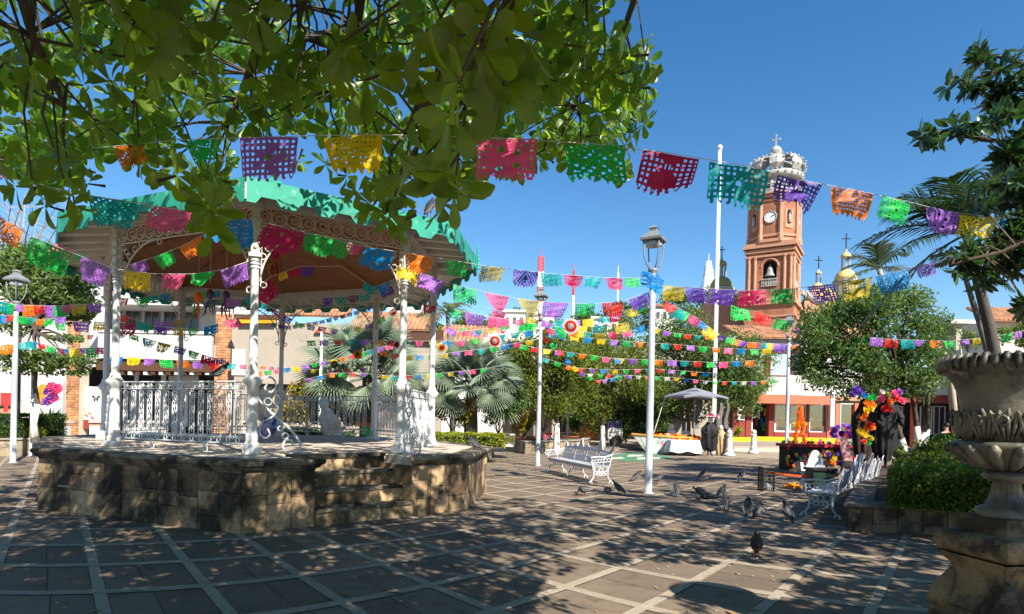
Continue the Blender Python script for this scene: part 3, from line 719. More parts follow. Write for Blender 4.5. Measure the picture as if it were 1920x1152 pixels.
def fill(px0, px1, py0, py1, Y, n, r, shape=None):
    L = []
    while len(L) < n:
        x, y = rg.uniform(px0, px1), rg.uniform(py0, py1)
        u, v = (x - (px0 + px1) / 2) / ((px1 - px0) / 2), (y - (py0 + py1) / 2) / ((py1 - py0) / 2)
        if u * u + v * v > 1: continue
        L.append((x, y, Y + rg.uniform(-1.2, 1.2), r * rg.uniform(0.7, 1.3), r * rg.uniform(0.6, 1.0)))
    return blobs_px(L)
def tree_at(label, px, py, Y, box, n, leaf, m, nb, rb, **kw):
    b = ground(px, py) if Y is None else Vector((at(px, py, Y).x, Y, 0)); Y = b.y
    small_tree(label, b, at(px, box[2], Y).z, fill(*box, Y, nb, rb), n, leaf, m, rg, **kw)
GM = 'trees round the plaza'
tree_at('round yellow-green tree with a limewashed trunk in the stone planter beyond the bench', 1042, 835, 29.0, (922, 1110, 628, 765), 15000, 0.19, m_tree_y, 40, 36, r=0.16, group=GM, limed=1.6)
tree_at('broad sunlit tree left of the tall lamp post, above the low hedge', 1130, 815, 36.0, (1030, 1222, 622, 775), 15000, 0.21, m_tree_y, 40, 38, r=0.14, group=GM)
tree_at('green tree rising directly above the grey parasol', 1290, 812, 38.0, (1205, 1352, 590, 755), 15000, 0.21, m_tree_g, 40, 36, r=0.16, group=GM)
tree_at('dense green tree crowding the white flagpole above the shop corner', 1370, 815, 36.0, (1325, 1436, 612, 770), 13000, 0.2, m_tree_g, 36, 32, r=0.16, group=GM)
tree_at('dark shady tree filling the gap behind the parasol', 1225, 812, 42.0, (1165, 1310, 690, 812), 9000, 0.24, m_tree_d, 24, 32, r=0.14, group=GM)
tree_at('low dark green tree behind the thin white pole and the lamp post', 1160, 812, 41.0, (1085, 1195, 715, 808), 7000, 0.24, m_tree_d, 20, 28, r=0.12, group=GM)
# the large multi-stemmed tree in the planter on the right
b0 = Vector((at(1715, 850, 19).x, 19, 0.4))
small_tree('large spreading tree with several limewashed stems behind the clipped hedge', b0, 5, fill(1500, 1790, 555, 735, 18.5, 46, 38) + blobs_px([(1540, 715, 18, 45, 22), (1600, 730, 17.8, 50, 24), (1660, 735, 18, 50, 22), (1520, 690, 18.5, 35, 20), (1640, 560, 19, 50, 26), (1710, 560, 19, 44, 24), (1580, 590, 19, 44, 26), (1760, 620, 19, 36, 30)]), 26000, 0.13, m_tree_d, rg, r=0.11, group=GM, stems=6, limed=1.2, trunk_top=at(1690, 720, 18.6))
# the tree at the left with a pollarded lower storey
b0 = Vector((at(66, 845, 21).x, 21, 0.5))
small_tree('leafy tree at the far left with bright upper foliage and a flat lower tier', b0, 5, fill(-40, 185, 470, 610, 22, 32, 36) + blobs_px([(20, 665, 20.5, 34, 16), (70, 668, 20.5, 38, 18), (120, 672, 20.5, 36, 18), (160, 678, 20.5, 26, 14), (40, 690, 20.8, 36, 14), (95, 692, 20.8, 34, 14), (145, 695, 20.6, 26, 12), (125, 635, 21, 30, 10)]), 21000, 0.2, m_tree_g, rg, r=0.10, group=GM, limed=1.2, trunk_top=at(68, 600, 21))
# bare twiggy tree top behind it
bt = thing('bare_tree', 'leafless twiggy branches above the leafy tree at the far left', 'tree', (at(30, 800, 27).x, 27, 0))
mb = MB(); t_ = at(40, 520, 27); mb.tube([(at(30, 800, 27).x, 27, 0), at(34, 660, 27), t_], [0.16, 0.12, 0.08], 7); mb.build('trunk', m_bark, bt)
mb = MB()
for k in range(26):
    e1 = at(rg.uniform(-40, 120), rg.uniform(360, 480), 27 + rg.uniform(-2, 2)); pp = limb(mb, t_, e1, 0.05, 0.012, rg, 0.15, 5, 4)
    for _ in range(4):
        s = pp[rg.randint(2, 5)]; limb(mb, s, s + rand_dir(rg, -0.3, 0.9) * 1.1, 0.015, 0.006, rg, 0.15, 3, 3)
tag(mb.build('twigs', mat('pale_twig', (0.25, 0.22, 0.2), 0.9), bt), kind='stuff')
# ---- hedges and planting
def hedge(label, poly, z0, z1, n, s, m, name='clipped_hedge', rng=rg, group=None, core=True):
    xs = [p[0] for p in poly]; ys = [p[1] for p in poly]
    def inside(x, y):
        c = False
        for i in range(len(poly)):
            (x0, y0), (x1, y1) = poly[i], poly[i - 1]
            if (y0 > y) != (y1 > y) and x < (x1 - x0) * (y - y0) / (y1 - y0) + x0: c = not c
        return c
    t = thing(name, label, 'hedge', (sum(xs) / len(xs), sum(ys) / len(ys), z0), group)
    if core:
        mb = MB(); mb.prism(off_poly(poly, -0.08), z0, z1 - 0.1); mb.build('stems', mat('hedge_inner_shade', (0.012, 0.022, 0.006), 0.9), t)  # solid core, shade between the leaves put into its colour
    mb = MB(); k = 0
    while k < n:
        x, y = rng.uniform(min(xs), max(xs)), rng.uniform(min(ys), max(ys))
        if not inside(x, y): continue
        k += 1; top = z1 + 0.05 * math.sin(x * 5) * math.cos(y * 4) + rng.uniform(-0.05, 0.04)
        if rng.random() < 0.5:
            i = rng.randrange(len(poly)); u = rng.random(); x = poly[i - 1][0] + (poly[i][0] - poly[i - 1][0]) * u + rng.uniform(-0.05, 0.05); y = poly[i - 1][1] + (poly[i][1] - poly[i - 1][1]) * u + rng.uniform(-0.05, 0.05); z = rng.uniform(z0, top)
        else: z = top
        p = Vector((x, y, z)); F = frame(rand_dir(rng), rand_dir(rng, 0.0, 1)); L = s * rng.uniform(0.6, 1.3); w = L * 0.5
        mb.add([p + F @ Vector(q) for q in ((-L / 2, 0, 0), (0, -w / 2, 0.1 * L), (L / 2, 0, 0), (0, w / 2, 0.1 * L))], [(0, 1, 2, 3)])
    tag(mb.build('leaves', m, t), kind='stuff'); return t
def shrub(label, c, r, n, s, m, name='shrub', cat='shrub', group=None, rng=rg, nb=7):
    c = Vector(c); t = thing(name, label, cat, (c.x, c.y, c.z - r[2]), group); bl = lumps(c, r, nb, rng, 0.5)
    mb = MB()
    for b_ in bl: mb.tube([(c.x, c.y, c.z - r[2]), b_[:3]], [0.02, 0.008], 4)
    tag(mb.build('stems', m_bark, t), kind='stuff')
    mb = MB(); scatter(mb, bl, n, s, rng); tag(mb.build('leaves', m, t), kind='stuff'); return t
# ---- fan palms
m_fan = mat('silver_fan', (0.15, 0.20, 0.14), 0.5, 0.2, 2, trans=0.2, tcol=(0.3, 0.4, 0.2), spec=0.4)
def fan_mesh(rng, n=40, R=1.0, droop=0.25):
    mb = MB()
    a0, a1 = rad(-150), rad(150)
    for i in range(n):
        a = a0 + (a1 - a0) * i / (n - 1); b = (a1 - a0) / (n - 1) * 0.46; L = R * (0.82 + 0.18 * math.cos(a * 0.6)) * rng.uniform(0.94, 1.05)
        mid = 0.46 * L; f = 0.03
        def pt(ang, r, z): return (r * math.cos(ang), r * math.sin(ang), z - droop * (r / R) ** 2 * R)
        vs = [(0, 0, 0), pt(a - b, mid, -f), pt(a, mid, f), pt(a + b, mid, -f), pt(a - b * 0.25, L * 0.9, -0.02), pt(a + b * 0.25, L * 0.9, -0.02), pt(a, L, -0.06)]
        mb.add(vs, [(0, 1, 2), (0, 2, 3), (1, 4, 2), (2, 4, 5), (2, 5, 3), (4, 6, 5)])
    return mb.mesh('fan', m_fan)
FANS = [fan_mesh(random.Random(k), 38 + 2 * k, 1.0, 0.12 + 0.1 * k) for k in range(4)]
def fan_palm(label, base, crown, R, n, rng, group=None):
    t = thing('fan_palm', label, 'palm', base, group); base, crown = Vector(base), Vector(crown)
    mb = MB(); mb.tube([base, base + (crown - base) * 0.5, crown], [0.3, 0.26, 0.2], 9); mb.build('trunk', m_bark, t)
    for k in range(n):
        a = 2.399 * k; el = rad(75 - 95 * (k / n)); d = Vector((math.cos(el) * math.cos(a), math.cos(el) * math.sin(a), math.sin(el)))
        L = R * rng.uniform(0.75, 1.05); e = crown + d * L * 0.75 - Vector((0, 0, 0.1 * L * (k / n)))
        mb = MB(); mb.tube([crown, crown + d * L * 0.4, e], [0.035, 0.028, 0.02], 5)
        fr = mb.build('frond', m_fan, t); ORG[fr.name] = ORG[t.name]
        d2 = (d + Vector((0, 0, -0.35)) + Vector((0.25, -0.55, 0)) * 0.6).normalized(); F = frame(d2, Vector((0.1, -0.75, 0.65)) + rand_dir(rng) * 0.25); s = R * rng.uniform(0.46, 0.6)
        link('fan', FANS[rng.randrange(4)], fr, Matrix.Translation(e) @ (F * s).to_4x4())
    return t
c_ = at(690, 690, 24.5); fan_palm('big silver fan palm seen through the right half of the bandstand', (c_.x, 24.5, 0.4), c_ + Vector((0, 0, -0.4)), 2.3, 26, rg, 'silver fan palms')
c_ = at(885, 715, 24.0); fan_palm('silver fan palm just right of the bandstand platform', (c_.x, 24.0, 0.4), c_ + Vector((0, 0, -0.3)), 1.85, 22, rg, 'silver fan palms')
# ---- feather palms
m_frond = mat('palm_frond', (0.028, 0.062, 0.035), 0.4, 0.25, 2, trans=0.15, tcol=(0.1, 0.2, 0.05), spec=0.5)
m_frond_y = mat('palm_frond_light', (0.12, 0.15, 0.05), 0.45, 0.25, 2, trans=0.2, tcol=(0.3, 0.3, 0.05))
def frond(mb, o, d, L, rng, droop=0.55, leaf=0.5, n=30, up=Vector((0, 0, 1)), hang=0.35):
    d = d.normalized(); side = d.cross(up)
    if side.length < 0.05: side = Vector((1, 0, 0))
    side.normalize(); P = []
    for i in range(n + 1):
        t = i / n; P.append(o + d * L * t - Vector((0, 0, 1)) * droop * L * t * t)
    mb.tube(P[::3] if n % 3 == 0 else P, [0.022 * (1 - 0.85 * i / (len(P[::3]) - 1)) + 0.004 for i in range(len(P[::3]))] if n % 3 == 0 else 0.01, 4)
    for i in range(3, n + 1):
        t = i / n; tg = (P[i] - P[i - 1]).normalized(); l = leaf * (0.35 + 1.1 * math.sin(pi * min(1, t * 0.9 + 0.1))) * rng.uniform(0.85, 1.1)
        for sg in (-1, 1):
            a = (side * sg + tg * 0.75 + Vector((0, 0, 0.15 - hang * rng.random()))).normalized(); w = tg * 0.018
            m1 = P[i] + a * l * 0.55; e = P[i] + a * l - Vector((0, 0, hang * l * 0.5))
            mb.add([P[i] - w, P[i] + w, m1 + w * 1.2, m1 - w * 1.2, e], [(0, 1, 2, 3), (3, 2, 4)])
def feather_palm(label, trunk, r, crown_dirs, L, m, rng, droop=0.55, leaf=0.5, group=None, bark=None, hang=0.35, fn=30):
    P = [Vector(q) for q in trunk]; t = thing('feather_palm', label, 'palm', P[0], group)
    mb = MB(); n = len(P); mb.tube(P, [r * (1 - 0.35 * i / (n - 1)) for i in range(n)], 9); mb.build('trunk', bark or mat('palm_trunk', (0.15, 0.135, 0.125), 0.85, 0.3, 8, 0.5, 20), t, True)
    top = P[-1]
    for d in crown_dirs:
        mb = MB(); frond(mb, top, Vector(d), L * rng.uniform(0.9, 1.08), rng, droop, leaf, fn, hang=hang); mb.build('frond', m, t)
    return t
Yp = 13.0
trunk = [Vector((at(1878, 800, Yp).x, Yp, 0.3))] + [at(x, y, Yp) for x, y in ((1866, 665), (1852, 600), (1838, 545), (1824, 490), (1812, 440))]
feather_palm('tall leaning palm with dark feathery fronds rising behind the stone urn', trunk, 0.125, [(-1, -0.1, 0.9), (-0.9, 0.2, 1.4), (-0.5, -0.3, 1.6), (-1, 0.1, 0.45), (-0.95, -0.2, 0.12), (0.3, -0.2, 1.5), (0.9, 0, 0.8), (0.8, 0.2, 0.2), (-0.6, 0.3, -0.3), (0, -0.6, 1), (0.1, 0.6, 1.2), (-0.4, -0.6, 0.9), (-0.85, -0.3, 0.7)], 2.3, m_frond, rg, 0.5, 0.58, hang=0.4, bark=mat('dark_palm_trunk', (0.07, 0.06, 0.055), 0.85, 0.3, 8, 0.5, 20), fn=36)
trunk = [Vector((at(1866, 800, 13.6).x, 13.6, 0.3))] + [at(x, y, 13.6) for x, y in ((1852, 660), (1838, 610), (1822, 560), (1810, 520), (1806, 495))]
feather_palm('slender young palm with a thin grey stem beside the tall leaning palm', trunk, 0.07, [(-0.6, 0, 0.6), (0.6, 0.3, 0.5), (0.1, -0.5, 0.8), (-0.2, 0.6, 0.5), (0.4, -0.2, -0.1)], 0.9, m_frond, rg, 0.5, 0.3)
trunk = [Vector((at(1800, 820, 21).x, 21, 0.4))] + [at(x, y, 21) for x, y in ((1778, 672), (1740, 634), (1700, 590), (1672, 555), (1655, 525), (1648, 505))]
feather_palm('small palm with a pale slanting trunk crossing the spreading tree', trunk, 0.12, [(-1, 0, 0.55), (-0.7, 0.3, 1.0), (-0.25, -0.2, 1.3), (0.2, 0.1, 1.3), (0.6, -0.2, 0.9), (0.9, 0.2, 0.4), (-0.9, -0.2, 0.05), (0.3, 0.6, 0.9)], 1.5, mat('palm_frond_mid', (0.06, 0.085, 0.035), 0.45, 0.25, 2, trans=0.2, tcol=(0.2, 0.22, 0.05)), rg, 0.5, 0.42, bark=mat('pale_palm_trunk', (0.32, 0.29, 0.25), 0.85, 0.3, 8, 0.4, 20))
trunk = [Vector((at(850, 800, 30).x, 30, 0.2))] + [at(x, y, 30) for x, y in ((846, 700), (842, 620), (838, 585))]
feather_palm('bushy palm with yellowish fronds behind the right corner of the bandstand', trunk, 0.14, [(math.cos(k * 0.7), 0.6 * math.sin(k * 0.7), 0.15 + 0.35 * (k % 3)) for k in range(9)], 1.7, m_frond_y, rg, 0.6, 0.42)
# ================================================================ lamp posts and poles
m_post = mat('lamp_post_paint', (0.30, 0.33, 0.37), 0.45, 0.12, 3, spec=0.4, stain=(0.28, 0.29, 0.3), stain_s=7, stain_t=0.64)
m_lant = mat('lantern_metal', (0.17, 0.18, 0.19), 0.45, 0.15, 5, spec=0.4)
m_glass = mat('lantern_glass', (0.35, 0.37, 0.38), 0.15, 0.05, 5, spec=0.6)
def lamp_post(label, x, y, H, r=0.055, S=1.0, rz=0.3, top_r=None):
    t = thing('lamp_post', label, 'lamp post', (x, y, 0), 'lamp posts with open lanterns'); o = Vector((x, y, 0))
    mb = MB(); mb.lathe([(r * 1.9, 0), (r * 1.9, 0.02), (r * 1.15, 0.03), (r * 1.12, H * 0.5), (r * 0.9, H)], 14, o); mb.build('post', m_post, t, True)
    h = o + Vector((0, 0, H)); mb = MB()
    mb.lathe([(r * 1.25, -0.05), (r * 1.25, 0.12 * S), (r * 0.9, 0.14 * S), (r * 1.6, 0.18 * S), (r * 1.6, 0.24 * S)], 12, h); L = mb.build('lantern', m_lant, t, True)
    for k in range(4):
        a = rz + k * pi / 2; d = Vector((math.cos(a), math.sin(a), 0)); mb = MB()
        mb.tube([h + d * q * S + Vector((0, 0, z * S)) for q, z in ((0.06, 0.2), (0.16, 0.34), (0.225, 0.52), (0.245, 0.72), (0.24, 0.86))], 0.016 * S, 6); mb.build('lantern_arm', m_lant, L, True)
    mb = MB()
    for (w0, z0), (w1, z1) in (((0.30, 0.86), (0.31, 0.91)), ((0.31, 0.91), (0.13, 1.04)), ((0.13, 1.04), (0.10, 1.07)), ((0.10, 1.07), (0.10, 1.14)), ((0.12, 1.14), (0.05, 1.2))):
        q = []
        for w, z in ((w0, z0), (w1, z1)):
            for k in range(4): a = rz + k * pi / 2; q.append(h + Vector((math.cos(a) * w * S * 1.1, math.sin(a) * w * S * 1.1, z * S)))
        mb.add(q, [(0, 1, 5, 4), (1, 2, 6, 5), (2, 3, 7, 6), (3, 0, 4, 7), (3, 2, 1, 0), (4, 5, 6, 7)])
    mb.build('lantern_hood', m_lant, L)
    mb = MB(); mb.lathe([(0.05, 0.88), (0.17, 0.84), (0.18, 0.74), (0.15, 0.70), (0.02, 0.69)], 14, h) if S == 1 else mb.lathe([(0.05 * S, 0.88 * S), (0.17 * S, 0.84 * S), (0.18 * S, 0.74 * S), (0.02 * S, 0.7 * S)], 12, h)
    mb.build('lamp_bowl', m_glass, L, True); return t
g1 = ground(1213, 926); z1_ = at(1222, 525, g1.y).z
lamp_post('tall lamp post standing among the pigeons in the middle of the plaza', g1.x + 0.03, g1.y, z1_, 0.075, 1.05, 0.25)
g2 = ground(1008, 874); z2_ = at(1008, 600, g2.y).z
lamp_post('white lamp post just left of the white iron bench in mid plaza', g2.x, g2.y, z2_, 0.07, 0.95, 0.5)
g3 = ground(24, 868); z3_ = at(26, 580, g3.y).z
lamp_post('lamp post at the far left beside the stone planter', g3.x, g3.y, z3_, 0.07, 1.0, 0.6)
g4 = Vector((at(1475, 830, 33).x, 33, 0)); lamp_post('lamp post in front of the red and white shop', g4.x, g4.y, at(1478, 640, 33).z, 0.085, 1.2, 0.2)
m_wpost = mat('white_pole_paint', (0.58, 0.58, 0.58), 0.4, 0.08, 2, spec=0.4)
def pole(label, px, py, Y, top, r, name='pole', cat='pole', ball=True):
    b = ground(px, py) if Y is None else Vector((at(px, py, Y).x, Y, 0)); H = at(px, top, b.y).z
    t = thing(name, label, cat, b); mb = MB(); mb.lathe([(r * 1.8, 0), (r * 1.8, 0.03), (r, 0.04), (r * 0.9, H)], 12, b); mb.build('shaft', m_wpost, t, True)
    mb = MB(); mb.blob(b + Vector((0, 0, H + r)), r * 1.5, 10, 6); mb.build('cap', m_wpost, t, True)
pole('tall white flagpole rising beside the church tower', 1338, 815, 34, 281, 0.11, 'flagpole', 'flagpole')
pole('thin white pole between the bench and the tall lamp post', 1173, 834, None, 676, 0.055)
pole('slim white pole rising from the planter beside the far left lamp post', 59, 838, 21.5, 596, 0.055)
pole('thin white pole behind the bandstand in front of the fan palm', 599, 815, 23, 622, 0.055)
pole('thin pale pole under the trees beyond the bench', 1065, 805, 38, 735, 0.05)
# ================================================================ benches
m_bench = mat('bench_iron', (0.46, 0.475, 0.53), 0.42, 0.07, 6, spec=0.45)
def bench(label, o, d, L, S=1.0):
    "o: front left foot, d: along the seat (the sitter's view is to the left of d turned clockwise)"
    o = Vector((o[0], o[1], 0)); d = Vector((d[0], d[1], 0)).normalized(); bk = Vector((-d.y, d.x, 0)); Z = Vector((0, 0, 1))
    t = thing('iron_bench', label, 'bench', o, 'white iron benches')
    def P(a, b, c): return o + d * a + bk * b * S + Z * c * S
    # seat of slats with a moulded edge
    mb = MB()
    mb.slab(P(0, 0, 0.425), P(L, 0, 0.425), P(L, 0.03, 0.425), P(0, 0.03, 0.425), Z * 0.035); mb.slab(P(0, 0.47, 0.425), P(L, 0.47, 0.425), P(L, 0.5, 0.425), P(0, 0.5, 0.425), Z * 0.03)
    mb.slab(P(0, 0.008, 0.36), P(L, 0.008, 0.36), P(L, 0.02, 0.36), P(0, 0.02, 0.36), Z * 0.063)
    seat = mb.build('seat', m_bench, t)
    for k in range(6):
        y = 0.04 + 0.072 * k; mb = MB(); mb.slab(P(0.01, y, 0.432), P(L - 0.01, y, 0.432), P(L - 0.01, y + 0.055, 0.432), P(0.01, y + 0.055, 0.432), Z * 0.02 * S); mb.build('slat', m_bench, seat)
    # back: four panels of bars between pointed crests
    def top(a):
        u = a / L; base = 0.80 + 0.06 * math.sin(pi * u)
        for c, h, w in ((0.0, 0.12, 0.05), (0.25, 0.10, 0.04), (0.5, 0.10, 0.05), (0.36, 0.26, 0.05), (0.75, 0.28, 0.06), (1.0, 0.22, 0.05), (0.12, 0.08, 0.03)):
            base = max(base, 0.84 + h * (1 - abs(u - c) / w) if abs(u - c) < w else 0)
        return base
    def Bk(a, z): return P(a, 0.47 + 0.22 * (z - 0.45), z)
    back = MB(); n = 56; vs = []
    for i in range(n + 1):
        a = L * i / n; vs += [Bk(a, 0.76), Bk(a, top(a)), Bk(a, 0.76) + bk * 0.02, Bk(a, top(a)) + bk * 0.02]
    back.add(vs, [q for i in range(n) for q in ((4 * i, 4 * i + 4, 4 * i + 5, 4 * i + 1), (4 * i + 2, 4 * i + 3, 4 * i + 7, 4 * i + 6), (4 * i + 1, 4 * i + 5, 4 * i + 7, 4 * i + 3), (4 * i, 4 * i + 2, 4 * i + 6, 4 * i + 4))])
    for z in (0.48, 0.60): back.tube([Bk(0, z), Bk(L, z)], 0.014 * S, 5)
    for k in range(5):
        a = L * k / 4; w = 0.05
        back.slab(Bk(max(0, a - w), 0.45), Bk(min(L, a + w), 0.45), Bk(min(L, a + w), 0.8), Bk(max(0, a - w), 0.8), bk * 0.02)
    bo = back.build('backrest', m_bench, t)
    nb = int(L / 0.075)
    for k in range(nb):
        a = L * (k + 0.5) / nb; q = (a / L * 4) % 1
        if 0.12 < q < 0.88:
            mb = MB(); mb.tube([Bk(a, 0.46), Bk(a, 0.77)], 0.012 * S, 5); mb.ring(Bk(a + L / nb / 2, 0.54), 0.03 * S, 0.008 * S, d, Z, 7, 3); mb.build('back_bar', m_bench, bo)
    # arms with scroll ends
    for a in (0.0, L):
        mb = MB()
        mb.tube([P(a, 0.55, 0.74), P(a, 0.35, 0.68), P(a, 0.12, 0.68), P(a, -0.06, 0.66), P(a, -0.10, 0.58), P(a, -0.05, 0.53), P(a, 0.0, 0.56), P(a, -0.02, 0.61)], 0.022 * S, 6)
        for q in range(6): mb.ring(P(a, 0.02 + 0.085 * q, 0.56 + 0.008 * q), 0.045 * S, 0.010 * S, bk, Z, 8, 4)
        mb.tube([P(a, 0.0, 0.45), P(a, 0.0, 0.56)], 0.014 * S, 5); mb.tube([P(a, 0.3, 0.45), P(a, 0.32, 0.68)], 0.012 * S, 5); mb.build('armrest', m_bench, t)
    # three pairs of curved legs
    for a in (0.04, L / 2, L - 0.04):
        for y, sg in ((0.05, -1), (0.45, 1)):
            mb = MB(); mb.tube([P(a, y, 0.43), P(a, y - sg * 0.01, 0.28), P(a, y + sg * 0.0, 0.16), P(a, y + sg * 0.06, 0.07), P(a, y + sg * 0.11, 0.05), P(a, y + sg * 0.13, 0.0)], [0.026 * S, 0.022 * S, 0.02 * S, 0.02 * S, 0.022 * S, 0.028 * S], 6)
            mb.tube([P(a, y + sg * 0.05, 0.07), P(a, y + sg * 0.035, 0.0)], 0.018 * S, 5); mb.build('leg', m_bench, t)
        mb = MB()
        for y, z, r in ((0.14, 0.36, 0.06), (0.36, 0.36, 0.06), (0.25, 0.35, 0.05), (0.17, 0.25, 0.045), (0.33, 0.25, 0.045), (0.25, 0.24, 0.035)): mb.ring(P(a, y, z), r * S, 0.011 * S, bk, Z, 9, 4)
        mb.tube([P(a, 0.06, 0.22), P(a, 0.25, 0.31), P(a, 0.44, 0.22)], 0.012 * S, 5); mb.build('leg_scrollwork', m_bench, t)
    return t
ga, gb = ground(1027, 886), ground(1110, 908)
bench('white iron bench with a spiked crown back in mid plaza', ga, gb - ga, (gb - ga).length, 1.05)
ga, gb = ground(1494, 975), ground(1606, 921)
bench('white iron bench at the right beside the dark planter, half in shade', gb, ga - gb, (gb - ga).length * 0.9, 1.0)
# ================================================================ pigeons
m_pig = mat('pigeon_feather', (0.028, 0.028, 0.033), 0.55, 0.4, 30, spec=0.35); m_pig2 = mat('pigeon_grey_feather', (0.12, 0.115, 0.12), 0.6, 0.35, 25)
m_leg = mat('pigeon_leg', (0.25, 0.06, 0.04), 0.6); m_beak = mat('pigeon_beak', (0.05, 0.045, 0.04), 0.5)
def pigeon_meshes(pose):
    "body axis +X; pose: head position and tail"
    hx, hz, bz, tilt = pose; B = []
    sec = [(-0.20, -0.03, 0.012, 0.006), (-0.15, -0.022, 0.028, 0.012), (-0.10, -0.01, 0.038, 0.03), (-0.04, 0.0, 0.055, 0.05), (0.02, 0.005, 0.062, 0.058), (0.07, 0.012, 0.054, 0.055), (0.10, 0.03, 0.040, 0.044)]
    pts = []
    for x, z, w, h in sec:
        c, s = math.cos(tilt), math.sin(tilt); pts.append((x * 0.92 * c - z * s, x * 0.92 * s + z * c + bz, w * 1.22, h * 1.2))
    l_ = pts[-1]; pts.append(((l_[0] + hx - 0.026) / 2 + 0.012, (l_[1] + hz - 0.036) / 2 - 0.004, 0.036, 0.038))
    pts += [(hx - 0.026, hz - 0.036, 0.029, 0.03), (hx - 0.006, hz - 0.002, 0.030, 0.030), (hx + 0.014, hz + 0.006, 0.027, 0.026), (hx + 0.028, hz - 0.002, 0.010, 0.010)]
    mb = MB(); n = 8; vs = []; fs = []
    for i, (x, z, w, h) in enumerate(pts):
        for k in range(n):
            a = 2 * pi * k / n; vs.append((x, w * math.cos(a), z + h * math.sin(a)))
    for i in range(len(pts) - 1):
        for k in range(n): fs.append((i * n + k, i * n + (k + 1) % n, (i + 1) * n + (k + 1) % n, (i + 1) * n + k))
    fs += [tuple(range(n)), tuple((len(pts) - 1) * n + k for k in range(n))]; mb.add(vs, fs)
    out = {'body': mb.mesh('pigeon', m_pig, True)}
    for sg, nm in ((1, 'wing'), (-1, 'wing_')):
        mb = MB(); c, s = math.cos(tilt), math.sin(tilt); q = []
        for x, z in ((0.06, 0.022), (0.0, 0.036), (-0.09, 0.02), (-0.18, -0.012), (-0.10, -0.018), (0.0, -0.026), (0.05, -0.012)):
            yy = 0.072 if x > -0.05 else 0.050 if x > -0.12 else 0.02
            q.append((x * c - z * s, sg * yy, x * s + z * c + bz))
        mb.add(q + [(a, b - sg * 0.012, e) for a, b, e in q], [tuple(range(7)), tuple(range(13, 6, -1))] + [(i, (i + 1) % 7, 7 + (i + 1) % 7, 7 + i) for i in range(7)]); out[nm] = mb.mesh('wing', m_pig2)
    for sg, nm in ((1, 'leg'), (-1, 'leg_')):
        mb = MB(); mb.tube([(0.01, sg * 0.025, bz - 0.04), (-0.005, sg * 0.025, 0.035), (0.005, sg * 0.025, 0.006)], 0.006, 5)
        for a in (-0.5, 0, 0.5): mb.tube([(0.005, sg * 0.025, 0.005), (0.04 * math.cos(a), sg * 0.025 + 0.03 * math.sin(a), 0.003)], 0.003, 4)
        out[nm] = mb.mesh('leg', m_leg)
    mb = MB(); mb.tube([(hx + 0.026, 0, hz - 0.002), (hx + 0.05, 0, hz - 0.012)], [0.007, 0.002], 5); out['beak'] = mb.mesh('beak', m_beak)
    return out
POSES = {'stand': pigeon_meshes((0.125, 0.25, 0.13, rad(22))), 'peck': pigeon_meshes((0.165, 0.065, 0.125, rad(-6))), 'walk': pigeon_meshes((0.15, 0.205, 0.125, rad(10))), 'tall': pigeon_meshes((0.10, 0.285, 0.14, rad(38)))}
def pigeon(label, px, py, rz, pose, z=0.0, S=1.15, pos=None):
    p = pos or ground(px, py, z); t = thing('pigeon', label, 'pigeon', p, 'pigeons in the plaza')
    t.rotation_euler = (0, 0, rad(rz)); t.scale = (S, S, S)
    for k, me in POSES[pose].items():
        o = bpy.data.objects.new(k.rstrip('_'), me); COL.objects.link(o); o.parent = t
for args in (
    ('pigeon pecking nearest the bench, leftmost of those on the paving', 1096, 930, 185, 'peck'),
    ('small pigeon pecking second from the left, below the bench', 1140, 928, 200, 'peck', 0, 0.85),
    ('upright pigeon left of the tall lamp post foot, tail to the right', 1160, 927, 140, 'stand'),
    ('pigeon walking right just left of the lamp post shaft', 1192, 903, 20, 'stand'),
    ('pigeon walking just right of the lamp post shaft', 1233, 907, 10, 'walk'),
    ('upright pigeon facing away, first to the right of the lamp post foot', 1268, 931, 75, 'tall'),
    ('far pigeon standing with another right in front of it', 1316, 897, 30, 'stand', 0, 1.0),
    ('far pigeon walking right in front of a standing one', 1322, 905, 5, 'walk', 0, 1.0),
    ('pigeon walking left at the middle of the flock above another', 1316, 935, 170, 'walk'),
    ('pigeon pecking low behind its neighbour at the middle of the flock', 1326, 943, 160, 'peck'),
    ('pigeon leaning right beyond the middle of the flock', 1352, 935, 40, 'stand'),
    ('upright pigeon seen from behind, left of the two standing together', 1361, 957, 85, 'tall'),
    ('tall standing pigeon in the middle of the row of three', 1401, 966, 60, 'tall'),
    ('standing pigeon to the right of the row of three', 1421, 973, 45, 'stand'),
    ('pale-winged pigeon near the wire bin', 1386, 905, 60, 'stand', 0, 1.0),
    ('distant small pigeon beside the pale-winged one', 1394, 896, 50, 'stand', 0, 0.8),
    ('mottled pigeon standing beside the white bench foot', 1477, 979, 100, 'tall'),
    ('solitary pigeon closest to the viewer on the paving', 1418, 1042, 250, 'tall', 0, 1.1)): pigeon(*args)
pigeon('pigeon standing on the right corner of the bandstand platform', 0, 0, 150, 'stand', pos=at(888, 843, 12.6).xy.to_3d() + Vector((0, 0, ZP + 0.006)))
pr = CC[7] + (CC[0] - CC[7]) * 0.78; pigeon('pigeon perched on the top rail of the bandstand railing', 0, 0, 60, 'stand', pos=Vector((pr.x, pr.y, ZP + 1.20)))
pe = EP[0] + (EP[1] - EP[0]) * 0.86; pigeon('pigeon perched on the edge of the teal bandstand roof', 0, 0, 70, 'tall', pos=Vector((pe.x, pe.y, ZE + 0.04)), S=1.3)
pigeon('pigeon perched in the almond branches at the top of the picture', 0, 0, 30, 'walk', pos=at(615, 105, 4.6), S=1.0)
